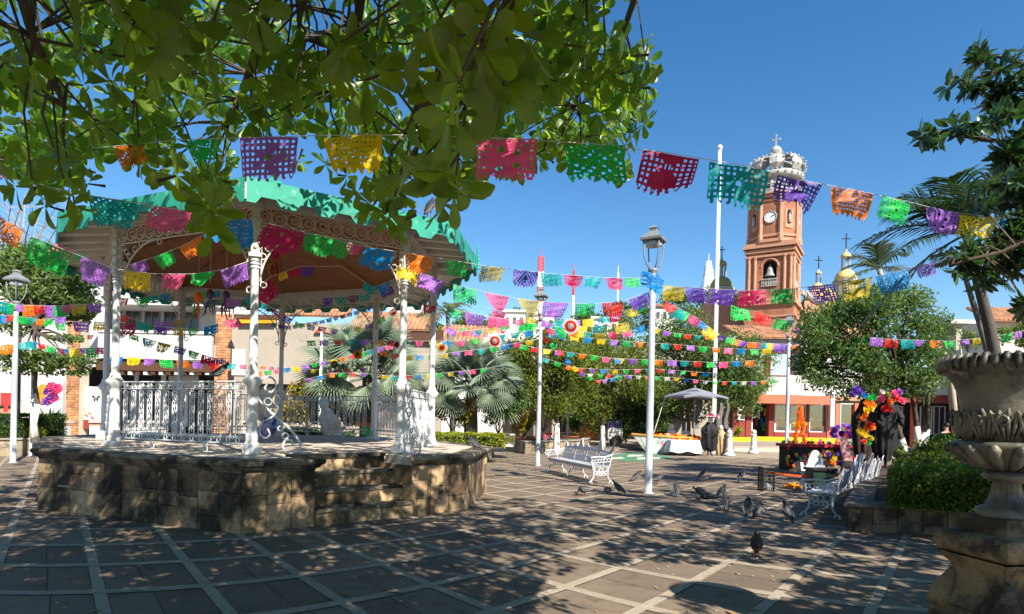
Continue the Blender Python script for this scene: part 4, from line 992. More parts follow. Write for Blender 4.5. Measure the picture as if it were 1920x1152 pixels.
# ================================================================ the stone urn
m_urn = mat('urn_stone', (0.115, 0.108, 0.085), 0.45, 0.3, 4, 0.4, 25, spec=0.45, stain=(0.035, 0.034, 0.028), stain_s=3.5, stain_t=0.52, stain2=(0.33, 0.29, 0.22), stain2_s=5, stain2_t=0.65)
m_ped = mat('pedestal_stone', (0.25, 0.185, 0.108), 0.9, 0.3, 4, 1.0, 40, stain=(0.05, 0.04, 0.028), stain_s=3.2, stain_t=0.52)
YU = 4.15
def uz(py): return at(1880, py, YU).z
UX = at(1888, 900, YU).x; uc = (UX, YU, 0)
urn = thing('stone_urn', 'large carved stone urn with fluted foot and acanthus leaves on a scrolled pedestal', 'urn', (UX, YU, 0))
k_ = YU / FPX
def rr(px): return (1888 - px) * k_ * 0.80
body = [(rr(1758), uz(700)), (rr(1753), uz(688)), (rr(1758), uz(676)), (rr(1772), uz(670)), (rr(1790), uz(670)), (rr(1800), uz(690)), (rr(1812), uz(740)), (0.02, uz(750))]
out = [(rr(1800), uz(832)), (rr(1797), uz(820)), (rr(1795), uz(800)), (rr(1795), uz(765)), (rr(1790), uz(740)), (rr(1780), uz(718)), (rr(1768), uz(704))]
mb = MB(); mb.lathe(out + body, 48, uc, cap=False); mb.build('bowl', m_urn, urn, True)
for k in range(44):
    a = 2 * pi * k / 44; mb = MB(); d = Vector((math.cos(a), math.sin(a), 0)); c = Vector(uc)
    mb.tube([c + d * rr(1757) + Vector((0, 0, uz(699))), c + d * rr(1748) + Vector((0, 0, uz(687))), c + d * rr(1756) + Vector((0, 0, uz(672))), c + d * rr(1775) + Vector((0, 0, uz(668)))], [0.006, 0.02, 0.022, 0.008], 6)
    mb.build('rim_gadroon', m_urn, urn, True)
mb = MB(); mb.lathe([(rr(1862), uz(884)), (rr(1850), uz(878)), (rr(1815), uz(866)), (rr(1793), uz(848)), (rr(1780), uz(838)), (rr(1782), uz(830)), (rr(1796), uz(828))], 44, uc, cap=False); mb.build('lower_bowl', m_urn, urn, True)
for k in range(14):        # carved leaves round the body and lobes under it
    a = 2 * pi * k / 14; d = Vector((math.cos(a), math.sin(a), 0)); s = Vector((-d.y, d.x, 0)); c = Vector(uc); r0 = rr(1795); mb = MB()
    for q in (-2, -1, 0, 1, 2):
        w = s * 0.032 * q
        mb.tube([c + d * (r0 + 0.002) + w * 0.5 + Vector((0, 0, uz(826))), c + d * (r0 + 0.022) + w * 1.0 + Vector((0, 0, uz(800))), c + d * (r0 + 0.026) + w * 1.35 + Vector((0, 0, uz(778))), c + d * (r0 + 0.05) + w * 1.5 + Vector((0, 0, uz(768 + 4 * abs(q))))], [0.008, 0.017, 0.015, 0.006], 5)
    mb.ring(c + d * (r0 + 0.02) + s * 0.11 + Vector((0, 0, uz(790))), 0.03, 0.011, s, Vector((0, 0, 1)), 9, 5)
    mb.build('acanthus_leaf', m_urn, urn, True)
    mb = MB(); a += pi / 14; d = Vector((math.cos(a), math.sin(a), 0)); mb.tube([c + d * (rr(1858)) + Vector((0, 0, uz(880))), c + d * (rr(1815) + 0.012) + Vector((0, 0, uz(864))), c + d * (rr(1786) + 0.012) + Vector((0, 0, uz(842))), c + d * (rr(1783) + 0.03) + Vector((0, 0, uz(836)))], [0.02, 0.04, 0.04, 0.018], 6); mb.build('bowl_lobe', m_urn, urn, True)
mb = MB(); fl = []
prof = [(rr(1830), uz(968)), (rr(1828), uz(955)), (rr(1846), uz(948)), (rr(1856), uz(930)), (rr(1862), uz(905)), (rr(1846), uz(900)), (rr(1837), uz(893)), (rr(1846), uz(886)), (rr(1862), uz(882))]
vs = []; n = 48
for r, z in prof:
    for i in range(n):
        a = 2 * pi * i / n; q = r * (1 - (0.09 if (i % 3 == 0 and uz(950) < z < uz(903)) else 0)); vs.append((UX + q * math.cos(a), YU + q * math.sin(a), z))
mb.add(vs, [(k * n + i, k * n + (i + 1) % n, (k + 1) * n + (i + 1) % n, (k + 1) * n + i) for k in range(len(prof) - 1) for i in range(n)]); mb.build('fluted_foot', m_urn, urn, True)
PR = rad(8); PM = Matrix.Translation((UX, YU, 0)) @ Matrix.Rotation(PR, 4, 'Z') @ Matrix.Diagonal((0.80, 0.80, 1, 1))
def rounded(mb, hw, z0, z1, rb=0.05, n=5):
    "cushion-edged square block"
    pr = [(hw - rb, z0)] + [(hw - rb + rb * math.sin(pi * i / n), z0 + (z1 - z0) * (1 - math.cos(pi * i / n)) / 2) for i in range(1, n)] + [(hw - rb, z1)]
    vs = []; fs = []
    for w, z in pr:
        for x, y in ((-1, -1), (1, -1), (1, 1), (-1, 1)): vs.append(PM @ Vector((x * w, y * w, z)))
    for k in range(len(pr) - 1):
        for i in range(4): fs.append((4 * k + i, 4 * k + (i + 1) % 4, 4 * k + 4 + (i + 1) % 4, 4 * k + 4 + i))
    fs += [(3, 2, 1, 0), tuple(4 * (len(pr) - 1) + i for i in range(4))]; mb.add(vs, fs)
zb = uz(968); mb = MB(); rounded(mb, 0.225, zb - 0.115, zb, 0.01); mb.build('plinth', m_ped, urn)
mb = MB(); rounded(mb, 0.36, zb - 0.115 - 0.16, zb - 0.115, 0.07); smooth_some(mb.build('cap_moulding', m_ped, urn), 60)
zc = zb - 0.275; zd = zc - 0.34
mb = MB(); hs_ = [(0.34, zc), (0.31, zc - 0.03), (0.265, zc - 0.08), (0.25, zc - 0.15), (0.255, zc - 0.22), (0.29, zc - 0.28), (0.36, zd)]
vs = []; fs = []
for w, z in hs_:
    for x, y in ((-1, -1), (1, -1), (1, 1), (-1, 1)): vs.append(PM @ Vector((x * w, y * w, z)))
for k in range(len(hs_) - 1):
    for i in range(4): fs.append((4 * k + i, 4 * k + 4 + i, 4 * k + 4 + (i + 1) % 4, 4 * k + (i + 1) % 4))
mb.add(vs, fs); smooth_some(mb.build('dado', m_ped, urn), 50)
mb = MB(); rounded(mb, 0.40, 0.0, zd, 0.12, 8); smooth_some(mb.build('base_moulding', m_ped, urn), 60)
for sx in (-1, 1):
    for sy in (-1, 1):
        mb = MB(); c = PM @ Vector((sx * 0.30, sy * 0.30, zd + 0.06)); mb.tube([c + Vector((0, 0, -0.1)), c, c + Vector((-sx * 0.04, -sy * 0.04, 0.16))], [0.10, 0.075, 0.02], 8); mb.build('corner_scroll', m_ped, urn, True)
mb = MB(); mb.lathe([(rr(1806), uz(690)), (rr(1830), uz(682)), (0.01, uz(680))], 20, uc); mb.build('soil', mat('soil', (0.05, 0.035, 0.025), 0.95, 0.3, 20), urn)
# ================================================================ cut-paper flags on strings
PAPER = {'U': (0.34, 0.13, 0.56), 'I': (0.11, 0.045, 0.36), 'Y': (0.80, 0.55, 0.012), 'P': (0.80, 0.10, 0.26), 'C': (0.48, 0.012, 0.09), 'G': (0.015, 0.45, 0.075), 'T': (0.005, 0.33, 0.34), 'B': (0.005, 0.22, 0.56), 'O': (0.88, 0.20, 0.012), 'R': (0.68, 0.03, 0.025), 'L': (0.42, 0.33, 0.02), 'W': (0.75, 0.72, 0.68), 'D': (0.15, 0.08, 0.2)}
NAMES = {'U': 'lilac', 'I': 'indigo', 'Y': 'yellow', 'P': 'pink', 'C': 'crimson', 'G': 'green', 'T': 'teal', 'B': 'blue', 'O': 'orange', 'R': 'red', 'L': 'mustard', 'W': 'white', 'D': 'dark'}
m_paper = {k: mat('paper_' + NAMES[k], c, 0.5, 0.10, 6, trans=0.42, tcol=tuple(min(1, x * 1.15) for x in c), spec=0.35, rnd=0.08) for k, c in PAPER.items()}
m_string = mat('string', (0.55, 0.53, 0.5), 0.8)
def flag_mesh(kind, seed, nx, ny):
    r = random.Random(seed); keep = {}
    K7 = kind % 7; thr = r.uniform(0.7, 1.1); fa, fb, fc, fd = [r.uniform(1.1, 3.0) for _ in range(4)]
    for i in range(nx):
        for j in range(ny):
            u, v = (i + 0.5) / nx, (j + 0.5) / ny; k = True; a, b = (u - 0.5) * 2, (v - 0.48) * 2
            ii, jj = int((i + 0.5) * 20 / nx), int((j + 0.5) * 15 / ny)
            d = math.hypot(a, b * 0.85); edge = i < 1 or i >= nx - 1 or j < 1
            if not edge:
                if K7 == 0:      # lattice corners, solid figure
                    if d > 0.72: k = not (ii % 2 == 0 and jj % 2 == 0)
                    elif 0.2 < d < 0.56 and int(math.atan2(b, a) / pi * 7 + 20) % 3 == 0 and d > 0.34: k = False
                elif K7 == 1:    # flower
                    p = 0.42 + 0.22 * math.cos(5 * math.atan2(b, a)); k = d < p or not (ii % 2 == 0 and jj % 2 == 1)
                    if d < 0.12: k = False
                elif K7 == 2:    # scattered cuts
                    k = not (math.sin(i * 2.1 + 0.7 * j) + math.sin(j * 2.7 - 0.4 * i) > 1.05)
                elif K7 == 3:    # figure with diamonds
                    k = (abs(a) < 0.34 + 0.2 * math.cos(v * 9)) or not (ii % 2 == 1 and jj % 2 == 1)
                    if abs(a) < 0.22 and 0.25 < v < 0.4 and i % 3 == 0: k = False
                elif K7 in (5, 6):     # mirrored cut design
                    w_ = min(i, nx - 1 - i); sc = 22.0 / nx
                    k = not (math.sin(w_ * fa * sc + j * fb * sc * 0.6 + seed) + math.sin(j * fc * sc - w_ * fd * sc * 0.7) > thr and d > 0.14)
                    if K7 == 6 and d > 0.8: k = not (ii % 2 == 0 and jj % 2 == 0)
                else:                  # bands of letters-like cuts
                    k = not (j % 4 in (1, 2) and i % 3 != 0 and 0.1 < u < 0.9 and v < 0.8 and (i * 7 + j * 3 + seed) % 5 < 3)
            fr = 0.13
            if v > 1 - fr:             # cut hem
                k = k and (math.sin(u * pi * 7) ** 2 > (v - (1 - fr)) / fr * 0.9)
            keep[i, j] = k
    sk = r.uniform(-0.25, 0.3); A = r.uniform(0.05, 0.17); ph = r.uniform(0, 6.28); pin = r.choice((0, 0, 0.1, 0.25, 0.6)); px = r.uniform(-0.4, 0.4); lift_ = r.uniform(0.0, 0.35); tw = r.uniform(-0.4, 0.4)
    vs = []
    for j in range(ny + 1):
        for i in range(nx + 1):
            u, v = i / nx, j / ny; x = (u - 0.5); y = A * math.sin(u * 5.5 + ph + v * 1.5) * (0.15 + v) + lift_ * v * v * 0.5 + tw * x * v
            x = x + (px - x) * pin * v ** 1.5 + sk * v * 0.6
            y += 0.012 * math.sin(u * 23 + ph) * v + 0.01 * math.sin(v * 17 + u * 6)
            z = -v * (0.76 - 0.12 * lift_) + 0.10 * pin * abs(u - 0.5 - px) * v + 0.02 * math.sin(u * 7 + ph) * v
            vs.append((x, y, z))
    fs = [(j * (nx + 1) + i, (j + 1) * (nx + 1) + i, (j + 1) * (nx + 1) + i + 1, j * (nx + 1) + i + 1) for (i, j), k in keep.items() if k]
    mb = MB(); mb.add(vs, fs); return mb.mesh('paper_flag', m_paper['W'], True)
FL_HI = [flag_mesh(k, 100 + k, 40, 30) for k in range(21)]
FL_LO = [flag_mesh(k, 300 + k, 16, 12) for k in range(21)]
def bunting(label, path, flags, hi=False, rng=random.Random(44), wind=12, aspect=1.0):
    "path: (px, py, Y) knots; flags: (x0, x1, colour) in photo x"
    t = thing('bunting', label, 'bunting', at(*path[0]), 'strings of cut-paper flags')
    def pos(x):
        for a, b in zip(path, path[1:]):
            if min(a[0], b[0]) <= x <= max(a[0], b[0]):
                u = (x - a[0]) / (b[0] - a[0]); iy = 1 / (1 / a[2] + (1 / b[2] - 1 / a[2]) * u); return at(x, a[1] + (b[1] - a[1]) * u, iy)
        e = path[0] if abs(x - path[0][0]) < abs(x - path[-1][0]) else path[-1]; return at(x, e[1], e[2])
    xs = sorted(set([p[0] for p in path])); dense = []
    for a, b in zip(xs, xs[1:]): dense += [a + (b - a) * k / 4 for k in range(4)]
    dense.append(xs[-1]); mb = MB(); mb.tube([pos(x) for x in dense], 0.0035 if hi else 0.005, 4); mb.build('string', m_string, t)
    for q, fl in enumerate(flags):
        x0, x1, c = fl[:3]; a, b = pos(x0), pos(x1); ym = (a.y + b.y) / 2
        pa, pb_ = proj(a), proj(b); a, b = at(*pa, ym), at(*pb_, ym); e = b - a; w = e.length; e = e + Vector((0, rng.uniform(-0.25, 0.25) * w, 0))
        if len(fl) > 3: w = w * fl[3]
        F = frame(e, Vector((0, 0, 1))); pool = FL_HI if hi else FL_LO; me = pool[rng.randrange(len(pool))]
        M = Matrix.Translation((a + b) / 2 - Vector((0, 0, 0.004))) @ F.to_4x4() @ Matrix.Rotation(rad(rng.uniform(-wind, wind) - 4), 4, 'X') @ Matrix.Diagonal((w * (1 if rng.random() < 0.6 or not True else 1), w * rng.choice((1, -1, 1)), w * aspect * rng.uniform(0.84, 0.98), 1))
        o = link('paper_flag', me, t, M)
        o.material_slots[0].link = 'OBJECT'; o.material_slots[0].material = m_paper[c]
    return t
def row(x0, x1, n, cols, fill=0.72):
    w = (x1 - x0) / n; return [(x0 + w * k + w * (1 - fill) / 2, x0 + w * (k + 1) - w * (1 - fill) / 2, cols[k % len(cols)]) for k in range(n)]
bunting('nearest string of large cut-paper flags sweeping under the almond leaves to the palm', [(-60, 330, 6.5), (110, 285, 6.0), (340, 262, 5.6), (505, 257, 5.3), (660, 253, 5.0), (800, 254, 4.9), (955, 260, 5.0), (1112, 270, 5.2), (1260, 288, 5.3), (1390, 310, 5.5), (1500, 338, 6.0), (1600, 356, 6.6), (1690, 376, 7.2), (1770, 395, 7.5), (1835, 405, 7.6), (1935, 425, 7.6)],
        [(-20, 22, 'U'), (118, 150, 'I'), (212, 270, 'O'), (352, 406, 'G', 1.2), (450, 558, 'U'), (604, 718, 'Y'), (897, 1008, 'P'), (1058, 1166, 'G'), (1206, 1312, 'C'), (1332, 1440, 'T'), (1460, 1540, 'I', 1.05), (1560, 1636, 'O'), (1650, 1713, 'G'), (1735, 1802, 'U'), (1803, 1866, 'Y'), (1868, 1918, 'B')], True)
bunting('string of flags from the far left across the front column to the tall lamp post', [(-50, 320, 5.2), (60, 345, 5.3), (170, 367, 5.5), (255, 380, 5.6), (360, 398, 5.8), (470, 412, 6.1), (575, 436, 6.7), (680, 462, 7.6), (808, 482, 8.8), (905, 498, 9.8), (1015, 512, 11.2), (1130, 521, 13), (1222, 522, 14.4)],
        [(172, 256, 'T'), (283, 362, 'P'), (395, 474, 'B'), (504, 576, 'C', 1.05), (576, 618, 'G', 1.3), (616, 658, 'G', 1.2), (655, 672, 'P', 1.6), (683, 741, 'B'), (760, 812, 'O'), (834, 876, 'G'), (903, 948, 'L'), (962, 1010, 'I'), (1013, 1050, 'T'), (1060, 1092, 'C', 1.1), (1099, 1128, 'T', 1.1), (1136, 1166, 'C', 1.1), (1174, 1198, 'G', 1.2)], True)
bunting('string of flags drooping from the far left to the front bandstand column', [(-30, 395, 6.2), (0, 405, 6.3), (65, 447, 6.8), (150, 480, 7.4), (210, 504, 8.0), (290, 514, 8.6), (360, 514, 9.1), (420, 506, 9.6), (472, 488, 10.0)],
        [(-8, 45, 'O'), (64, 132, 'G'), (150, 210, 'U'), (233, 286, 'Y'), (302, 348, 'P'), (361, 402, 'G'), (416, 462, 'U')], True)
bunting('string of flags from inside the bandstand to the left column', [(110, 458, 11.6), (215, 505, 11.2), (290, 482, 10.6), (340, 462, 10.3), (400, 432, 10.1)], [(107, 142, 'P'), (140, 162, 'G'), (243, 273, 'U'), (286, 322, 'G'), (335, 376, 'O')], True)
bunting('string of flags from the right bandstand column down to the tall lamp post', [(735, 496, 10.9), (790, 512, 11.2), (850, 534, 11.8), (910, 548, 12.3), (970, 560, 12.8), (1040, 568, 13.4), (1110, 570, 13.9), (1165, 566, 14.2), (1216, 548, 14.5)],
        [(744, 784, 'Y'), (790, 836, 'U'), (850, 893, 'G'), (910, 954, 'P'), (970, 1010, 'L'), (1022, 1063, 'U', 1.15), (1080, 1116, 'G'), (1128, 1168, 'R'), (1178, 1217, 'I')], True)
bunting('string of flags from the tall lamp post to the palms on the right', [(1216, 528, 14.4), (1245, 536, 13.6), (1320, 541, 12.4), (1400, 545, 11.4), (1490, 541, 10.6), (1560, 533, 10.0), (1630, 521, 9.6), (1700, 505, 9.2), (1760, 490, 9.0), (1840, 462, 8.8)],
        [(1220, 1248, 'B'), (1246, 1284, 'L', 1.1), (1283, 1323, 'I', 1.1), (1336, 1377, 'I', 1.1), (1388, 1432, 'C', 1.1), (1446, 1491, 'G'), (1513, 1562, 'U'), (1583, 1631, 'L', 1.1), (1644, 1698, 'B'), (1719, 1748, 'U', 1.1)], True)
bunting('long string of flags crossing the spreading tree from the flagpole to the right edge', [(1338, 566, 30), (1420, 585, 26), (1500, 610, 22), (1600, 630, 18), (1680, 637, 16.5), (1780, 640, 15.5), (1860, 632, 15), (1930, 618, 14.6)],
        [(1370, 1404, 'G', 1.1), (1417, 1448, 'R'), (1458, 1487, 'G'), (1494, 1521, 'U'), (1533, 1561, 'L'), (1568, 1597, 'P'), (1603, 1626, 'G'), (1632, 1657, 'U'), (1660, 1685, 'R'), (1688, 1713, 'T'), (1715, 1733, 'U'), (1742, 1763, 'O'), (1767, 1791, 'G'), (1800, 1816, 'U'), (1822, 1842, 'L'), (1846, 1864, 'P'), (1874, 1897, 'G'), (1899, 1918, 'U')])
bunting('row of small flags below the sunlit trees, left of the tall lamp post', [(905, 590, 20), (960, 603, 21), (1040, 612, 22), (1120, 612, 23), (1216, 600, 15)], [(917, 956, 'P', 1.0), (975, 1008, 'G', 1.0), (1025, 1060, 'B'), (1072, 1102, 'Y'), (1112, 1135, 'T'), (1150, 1180, 'L')])
bunting('string of flags from behind the bandstand to the white lamp post', [(560, 640, 20), (660, 637, 19.6), (760, 640, 19), (860, 640, 18.5), (940, 628, 18), (1008, 618, 17.6)], row(570, 1004, 17, 'GURTUORTPYBPGWTTB', 0.62))
bunting('upper string of flags across the trees from the tall lamp post to the flagpole', [(1008, 610, 18), (1090, 632, 24), (1170, 640, 28), (1250, 645, 31), (1340, 652, 33.5), (1420, 656, 33), (1478, 650, 33)], row(1020, 1474, 19, 'RGYBYUGOUTRUGOPBGYU', 0.66))
bunting('second string of flags across the trees from the tall lamp post to the flagpole', [(1140, 672, 28), (1250, 676, 31), (1340, 680, 33.5), (1420, 676, 33)], row(1150, 1418, 11, 'YUGOUTRGPBO', 0.68))
bunting('low string of flags below the trees passing over the grey parasol', [(1075, 700, 30), (1174, 704, 27), (1260, 708, 29), (1340, 716, 32), (1420, 716, 32), (1480, 708, 32)], row(1080, 1476, 22, 'GWGRTUWOGWYBPWGRTWUO', 0.55))
bunting('string of flags slanting down under the trees beyond the bench', [(1015, 625, 19), (1050, 655, 21), (1080, 690, 24), (1120, 715, 26), (1174, 704, 27)], row(1020, 1168, 11, 'RGRBYUGRUBG', 0.7))
bunting('upper string of small flags at the far left between the lamp post and the column', [(-20, 560, 15), (28, 572, 15.5), (100, 574, 14.5), (200, 568, 14.1)], [(-6, 14, 'T', 1.4), (4, 26, 'G', 1.4), (32, 46, 'U', 1.3), (45, 76, 'O'), (64, 92, 'R'), (84, 118, 'U'), (102, 128, 'G', 1.2), (117, 140, 'P', 1.1), (138, 162, 'L', 1.2), (164, 188, 'U', 1.1)])
bunting('second string of small flags at the far left passing before the brick pillar', [(60, 600, 19), (130, 603, 17), (200, 605, 14.3), (260, 608, 15), (340, 600, 17)], [(100, 128, 'G'), (139, 166, 'U'), (177, 200, 'Y'), (224, 262, 'C'), (264, 286, 'G'), (288, 324, 'U'), (324, 336, 'L', 1.6)])
bunting('third string of small flags at the far left above the flat tree tier', [(-20, 650, 15), (28, 645, 15.5), (60, 640, 20), (120, 655, 18), (190, 652, 14.2)], [(-4, 23, 'O'), (38, 58, 'T', 1.1), (58, 72, 'B', 1.3), (74, 86, 'R', 1.4), (88, 106, 'G', 1.1), (108, 124, 'P', 1.1), (122, 134, 'B', 1.2), (130, 150, 'Y', 1.1), (150, 166, 'U'), (162, 188, 'G'), (182, 200, 'P')])
bunting('straight row of small flags in front of the dark beam below the white balcony', [(150, 668, 24), (240, 670, 24), (330, 676, 24), (400, 680, 24), (480, 686, 24), (600, 694, 23), (700, 690, 23)], [(204, 232, 'B', 0.9), (240, 263, 'Y'), (271, 293, 'U'), (300, 323, 'G'), (331, 353, 'O'), (361, 381, 'U'), (390, 414, 'R'), (427, 443, 'T'), (449, 462, 'P')] + row(470, 690, 14, 'GOPBGYUYGUORGU', 0.62))
bunting('loose string of flags hanging in front of the white balcony', [(215, 620, 16), (250, 628, 16), (290, 640, 16), (340, 652, 16.6), (400, 672, 17)], [(221, 236, 'D', 1.2), (243, 259, 'G'), (270, 292, 'T', 1.1), (298, 320, 'L', 1.2), (329, 348, 'I', 1.1), (355, 373, 'G'), (380, 404, 'C'), (404, 424, 'I')])
bunting('string of dark flags hung along the rear of the bandstand', [(480, 600, 17.9), (540, 612, 17.9), (600, 602, 17.6), (660, 586, 17.2), (702, 572, 16.9)], row(508, 700, 15, 'TIBITRDITIDTITI', 0.8))
bunting('string of flags strung across the bandstand under the plank ceiling', [(420, 560, 14), (470, 560, 13.6), (505, 520, 12.8), (560, 500, 12.6), (640, 500, 12.4), (700, 540, 12), (748, 520, 11.4)], [(425, 450, 'U'), (456, 475, 'T', 1.2), (477, 500, 'C', 1.4), (519, 535, 'Y', 1.1), (540, 562, 'C', 1.1), (566, 590, 'I', 1.2), (686, 706, 'T', 1.3), (708, 728, 'B', 1.3)])
bunting('string of flags over the rear left bay of the bandstand', [(215, 560, 11.5), (260, 560, 13), (300, 552, 15), (350, 548, 17), (420, 545, 14)], [(224, 238, 'R', 1.4), (252, 276, 'G', 1.2), (276, 296, 'T', 1.1), (302, 316, 'B', 1.3), (372, 392, 'G', 1.3), (396, 410, 'B', 1.4)])
bunting('string of flags behind the right bandstand columns by the fan palms', [(745, 545, 13.5), (800, 572, 13.7), (850, 580, 14), (905, 592, 15), (960, 600, 17.4)], [(795, 818, 'C', 1.1), (838, 866, 'G'), (873, 908, 'U'), (930, 955, 'P', 0.9)])
bunting('dense string of flags falling from the tall lamp post to the shop lamp', [(1220, 552, 14.6), (1262, 572, 18), (1310, 598, 23), (1350, 628, 28), (1400, 642, 31), (1478, 646, 33)], [(1250, 1270, 'R', 1.2), (1262, 1284, 'T', 1.2), (1268, 1292, 'G', 1.1), (1296, 1312, 'P', 1.2), (1314, 1328, 'B', 1.1), (1328, 1346, 'Y', 1.3), (1348, 1362, 'U', 1.2), (1364, 1378, 'G', 1.3), (1374, 1388, 'O', 1.3), (1388, 1402, 'U', 1.2), (1402, 1416, 'O', 1.2), (1412, 1426, 'P', 1.2), (1424, 1438, 'T', 1.2), (1436, 1450, 'Y', 1.2), (1448, 1462, 'U', 1.2), (1462, 1476, 'I', 1.2)])
bunting('string of flags behind the white lamp post at the height of the tree tops', [(905, 575, 24), (960, 590, 24), (1030, 602, 24), (1100, 600, 22), (1160, 588, 18), (1216, 566, 14.6)], [(922, 950, 'P', 0.9), (985, 1006, 'L'), (1038, 1062, 'T'), (1066, 1088, 'U'), (1092, 1114, 'Y'), (1118, 1140, 'T'), (1142, 1166, 'C'), (1170, 1192, 'L'), (1194, 1214, 'G')])
bunting('string of flags over the fan palms from the rear column to the white lamp post', [(702, 655, 17), (760, 668, 17.5), (830, 664, 18), (900, 655, 18), (960, 645, 17.8), (1008, 636, 17.6)], row(708, 1004, 13, 'ORYBGLUPTGBCY', 0.6))
bunting('low string of tiny flags behind the bandstand above the croton', [(470, 700, 22), (540, 690, 22), (620, 676, 22), (700, 655, 22), (760, 640, 22)], row(476, 756, 16, 'OGPBYUGUYORGTUPO', 0.75))
bunting('string of tiny flags crossing in front of the big fan palm', [(560, 715, 21.5), (620, 700, 21.5), (680, 700, 21.5), (740, 706, 21.5), (830, 700, 21.5), (920, 690, 21.5)], row(570, 916, 17, 'UBOGRUGYTRBYGLUPG', 0.55))
bunting('string of flags along the shop front under the spreading tree', [(1478, 640, 33), (1510, 655, 26), (1550, 660, 22), (1600, 655, 19.5)], row(1484, 1600, 5, 'OUYPG', 0.6))
bunting('crowded string of flags at the far left edge beside the lamp post', [(-30, 590, 14.4), (28, 592, 15.4), (80, 600, 17), (130, 592, 17)], [(-10, 8, 'B', 1.3), (6, 24, 'R', 1.2), (34, 52, 'G', 1.2), (50, 66, 'T', 1.2), (66, 84, 'O', 1.2), (84, 100, 'G', 1.3), (104, 122, 'U', 1.2)])
bunting('string of flags hanging in the rear right bay of the bandstand', [(600, 560, 15.5), (650, 556, 15), (700, 548, 14.5), (750, 530, 12)], [(604, 624, 'I', 1.1), (628, 648, 'T', 1.2), (652, 668, 'D', 1.3), (672, 692, 'T', 1.2), (712, 732, 'I', 1.2)])
bunting('middle string of flags over the sunlit trees from the white lamp post', [(1008, 596, 18), (1060, 618, 20), (1120, 626, 22), (1180, 620, 20), (1216, 606, 14.8)], row(1014, 1212, 8, 'UGOTLCPB', 0.72))
bunting('string of flags from the fan palms to the thin white pole', [(850, 610, 22), (920, 632, 23), (1000, 652, 24), (1090, 664, 26), (1174, 676, 28)], row(860, 1170, 14, 'GUPTBGRYUTOGPB', 0.62))
bunting('string of flags from the tall lamp post over the parasol tree', [(1216, 612, 14.8), (1260, 624, 20), (1310, 630, 26), (1340, 628, 33)], row(1222, 1338, 6, 'YUGRTO', 0.66))
bunting('string of flags low across the dark trees behind the lamp posts', [(1008, 668, 18), (1080, 690, 24), (1150, 694, 28), (1230, 692, 31), (1338, 700, 34)], row(1014, 1334, 15, 'TGORUBYGPTRUGOB', 0.55))
bunting('string of flags on the far left tree between the pole and the brick pillar', [(59, 622, 21), (110, 630, 22), (180, 628, 24)], row(62, 180, 6, 'PYUTGR', 0.66))
bunting('string of flags across the left bay of the bandstand below the ceiling', [(214, 585, 11.4), (290, 612, 12.5), (370, 618, 12), (472, 588, 10.1)], [(224, 246, 'R'), (256, 280, 'T'), (290, 312, 'I'), (322, 344, 'L'), (352, 374, 'G'), (384, 408, 'B'), (420, 446, 'P')])
bunting('string of flags across the entrance bay between the two front columns', [(478, 560, 10.1), (560, 606, 13), (640, 620, 14), (700, 606, 13), (750, 570, 11.3)], row(486, 746, 12, 'TCIGBPUTYIGR', 0.66))
bunting('string of flags from the right columns over the fan palms', [(808, 600, 14), (860, 622, 17), (920, 616, 19), (985, 596, 18)], row(812, 984, 7, 'GUPTLGP', 0.68))
# a bow of blue paper tied round the tall lamp post
bw = thing('paper_bow', 'blue cut-paper knot tied round the tall lamp post below its lantern', 'paper bow', (g1.x + 0.03, g1.y, z1_ - 0.1))
for k in range(7):
    a = k * 0.9; me = FL_LO[k]; o = link('paper_flag', me, bw, Matrix.Translation((g1.x + 0.03 + 0.1 * math.cos(a), g1.y - 0.1, z1_ - 0.02 + 0.05 * math.sin(a * 2))) @ Matrix.Rotation(a * 0.5, 4, 'Y') @ Matrix.Diagonal((0.28, 0.25, 0.3, 1))); o.material_slots[0].link = 'OBJECT'; o.material_slots[0].material = m_paper['B']
# paper rosettes hanging among the strings
def paper_fan(label, px, py, Y, r, c1, c2):
    o = at(px, py, Y); t = thing('paper_rosette', label, 'paper rosette', o, 'pleated paper rosettes'); n = 24
    for rr_, cc, z in ((r, c1, 0), (r * 0.72, c2, -0.02), (r * 0.4, 'R' if c2 != 'R' else 'W', -0.04)):
        mb = MB(); vs = [o + Vector((0, z - 0.03, 0))]; fs = []
        for k in range(2 * n):
            a = pi * k / n; q = rr_ * (1 if k % 2 == 0 else 0.86); vs.append(o + Vector((q * math.cos(a), z + (0.02 if k % 2 else -0.02), q * math.sin(a))))
        fs = [(0, 1 + (k + 1) % (2 * n), 1 + k) for k in range(2 * n)]; mb.add(vs, fs); mb.build('pleated_ring', m_paper[cc], t)
for a in (('red and white paper rosette above the sunlit trees near the white lamp post', 1070, 612, 20, 0.28, 'W', 'R'), ('pleated red and white rosette right of the fan palms', 928, 640, 18, 0.21, 'W', 'R'), ('round yellow paper rosette between the right bandstand columns and the palms', 829, 652, 18.6, 0.18, 'W', 'Y'),
          ('small pink and white rosette by the right front bandstand column', 744, 647, 19, 0.13, 'W', 'P'), ('small red and green rosette in front of the big fan palm', 627, 684, 20, 0.14, 'G', 'R'), ('orange rosette low in front of the big fan palm', 671, 665, 20, 0.15, 'O', 'Y')): paper_fan(*a)
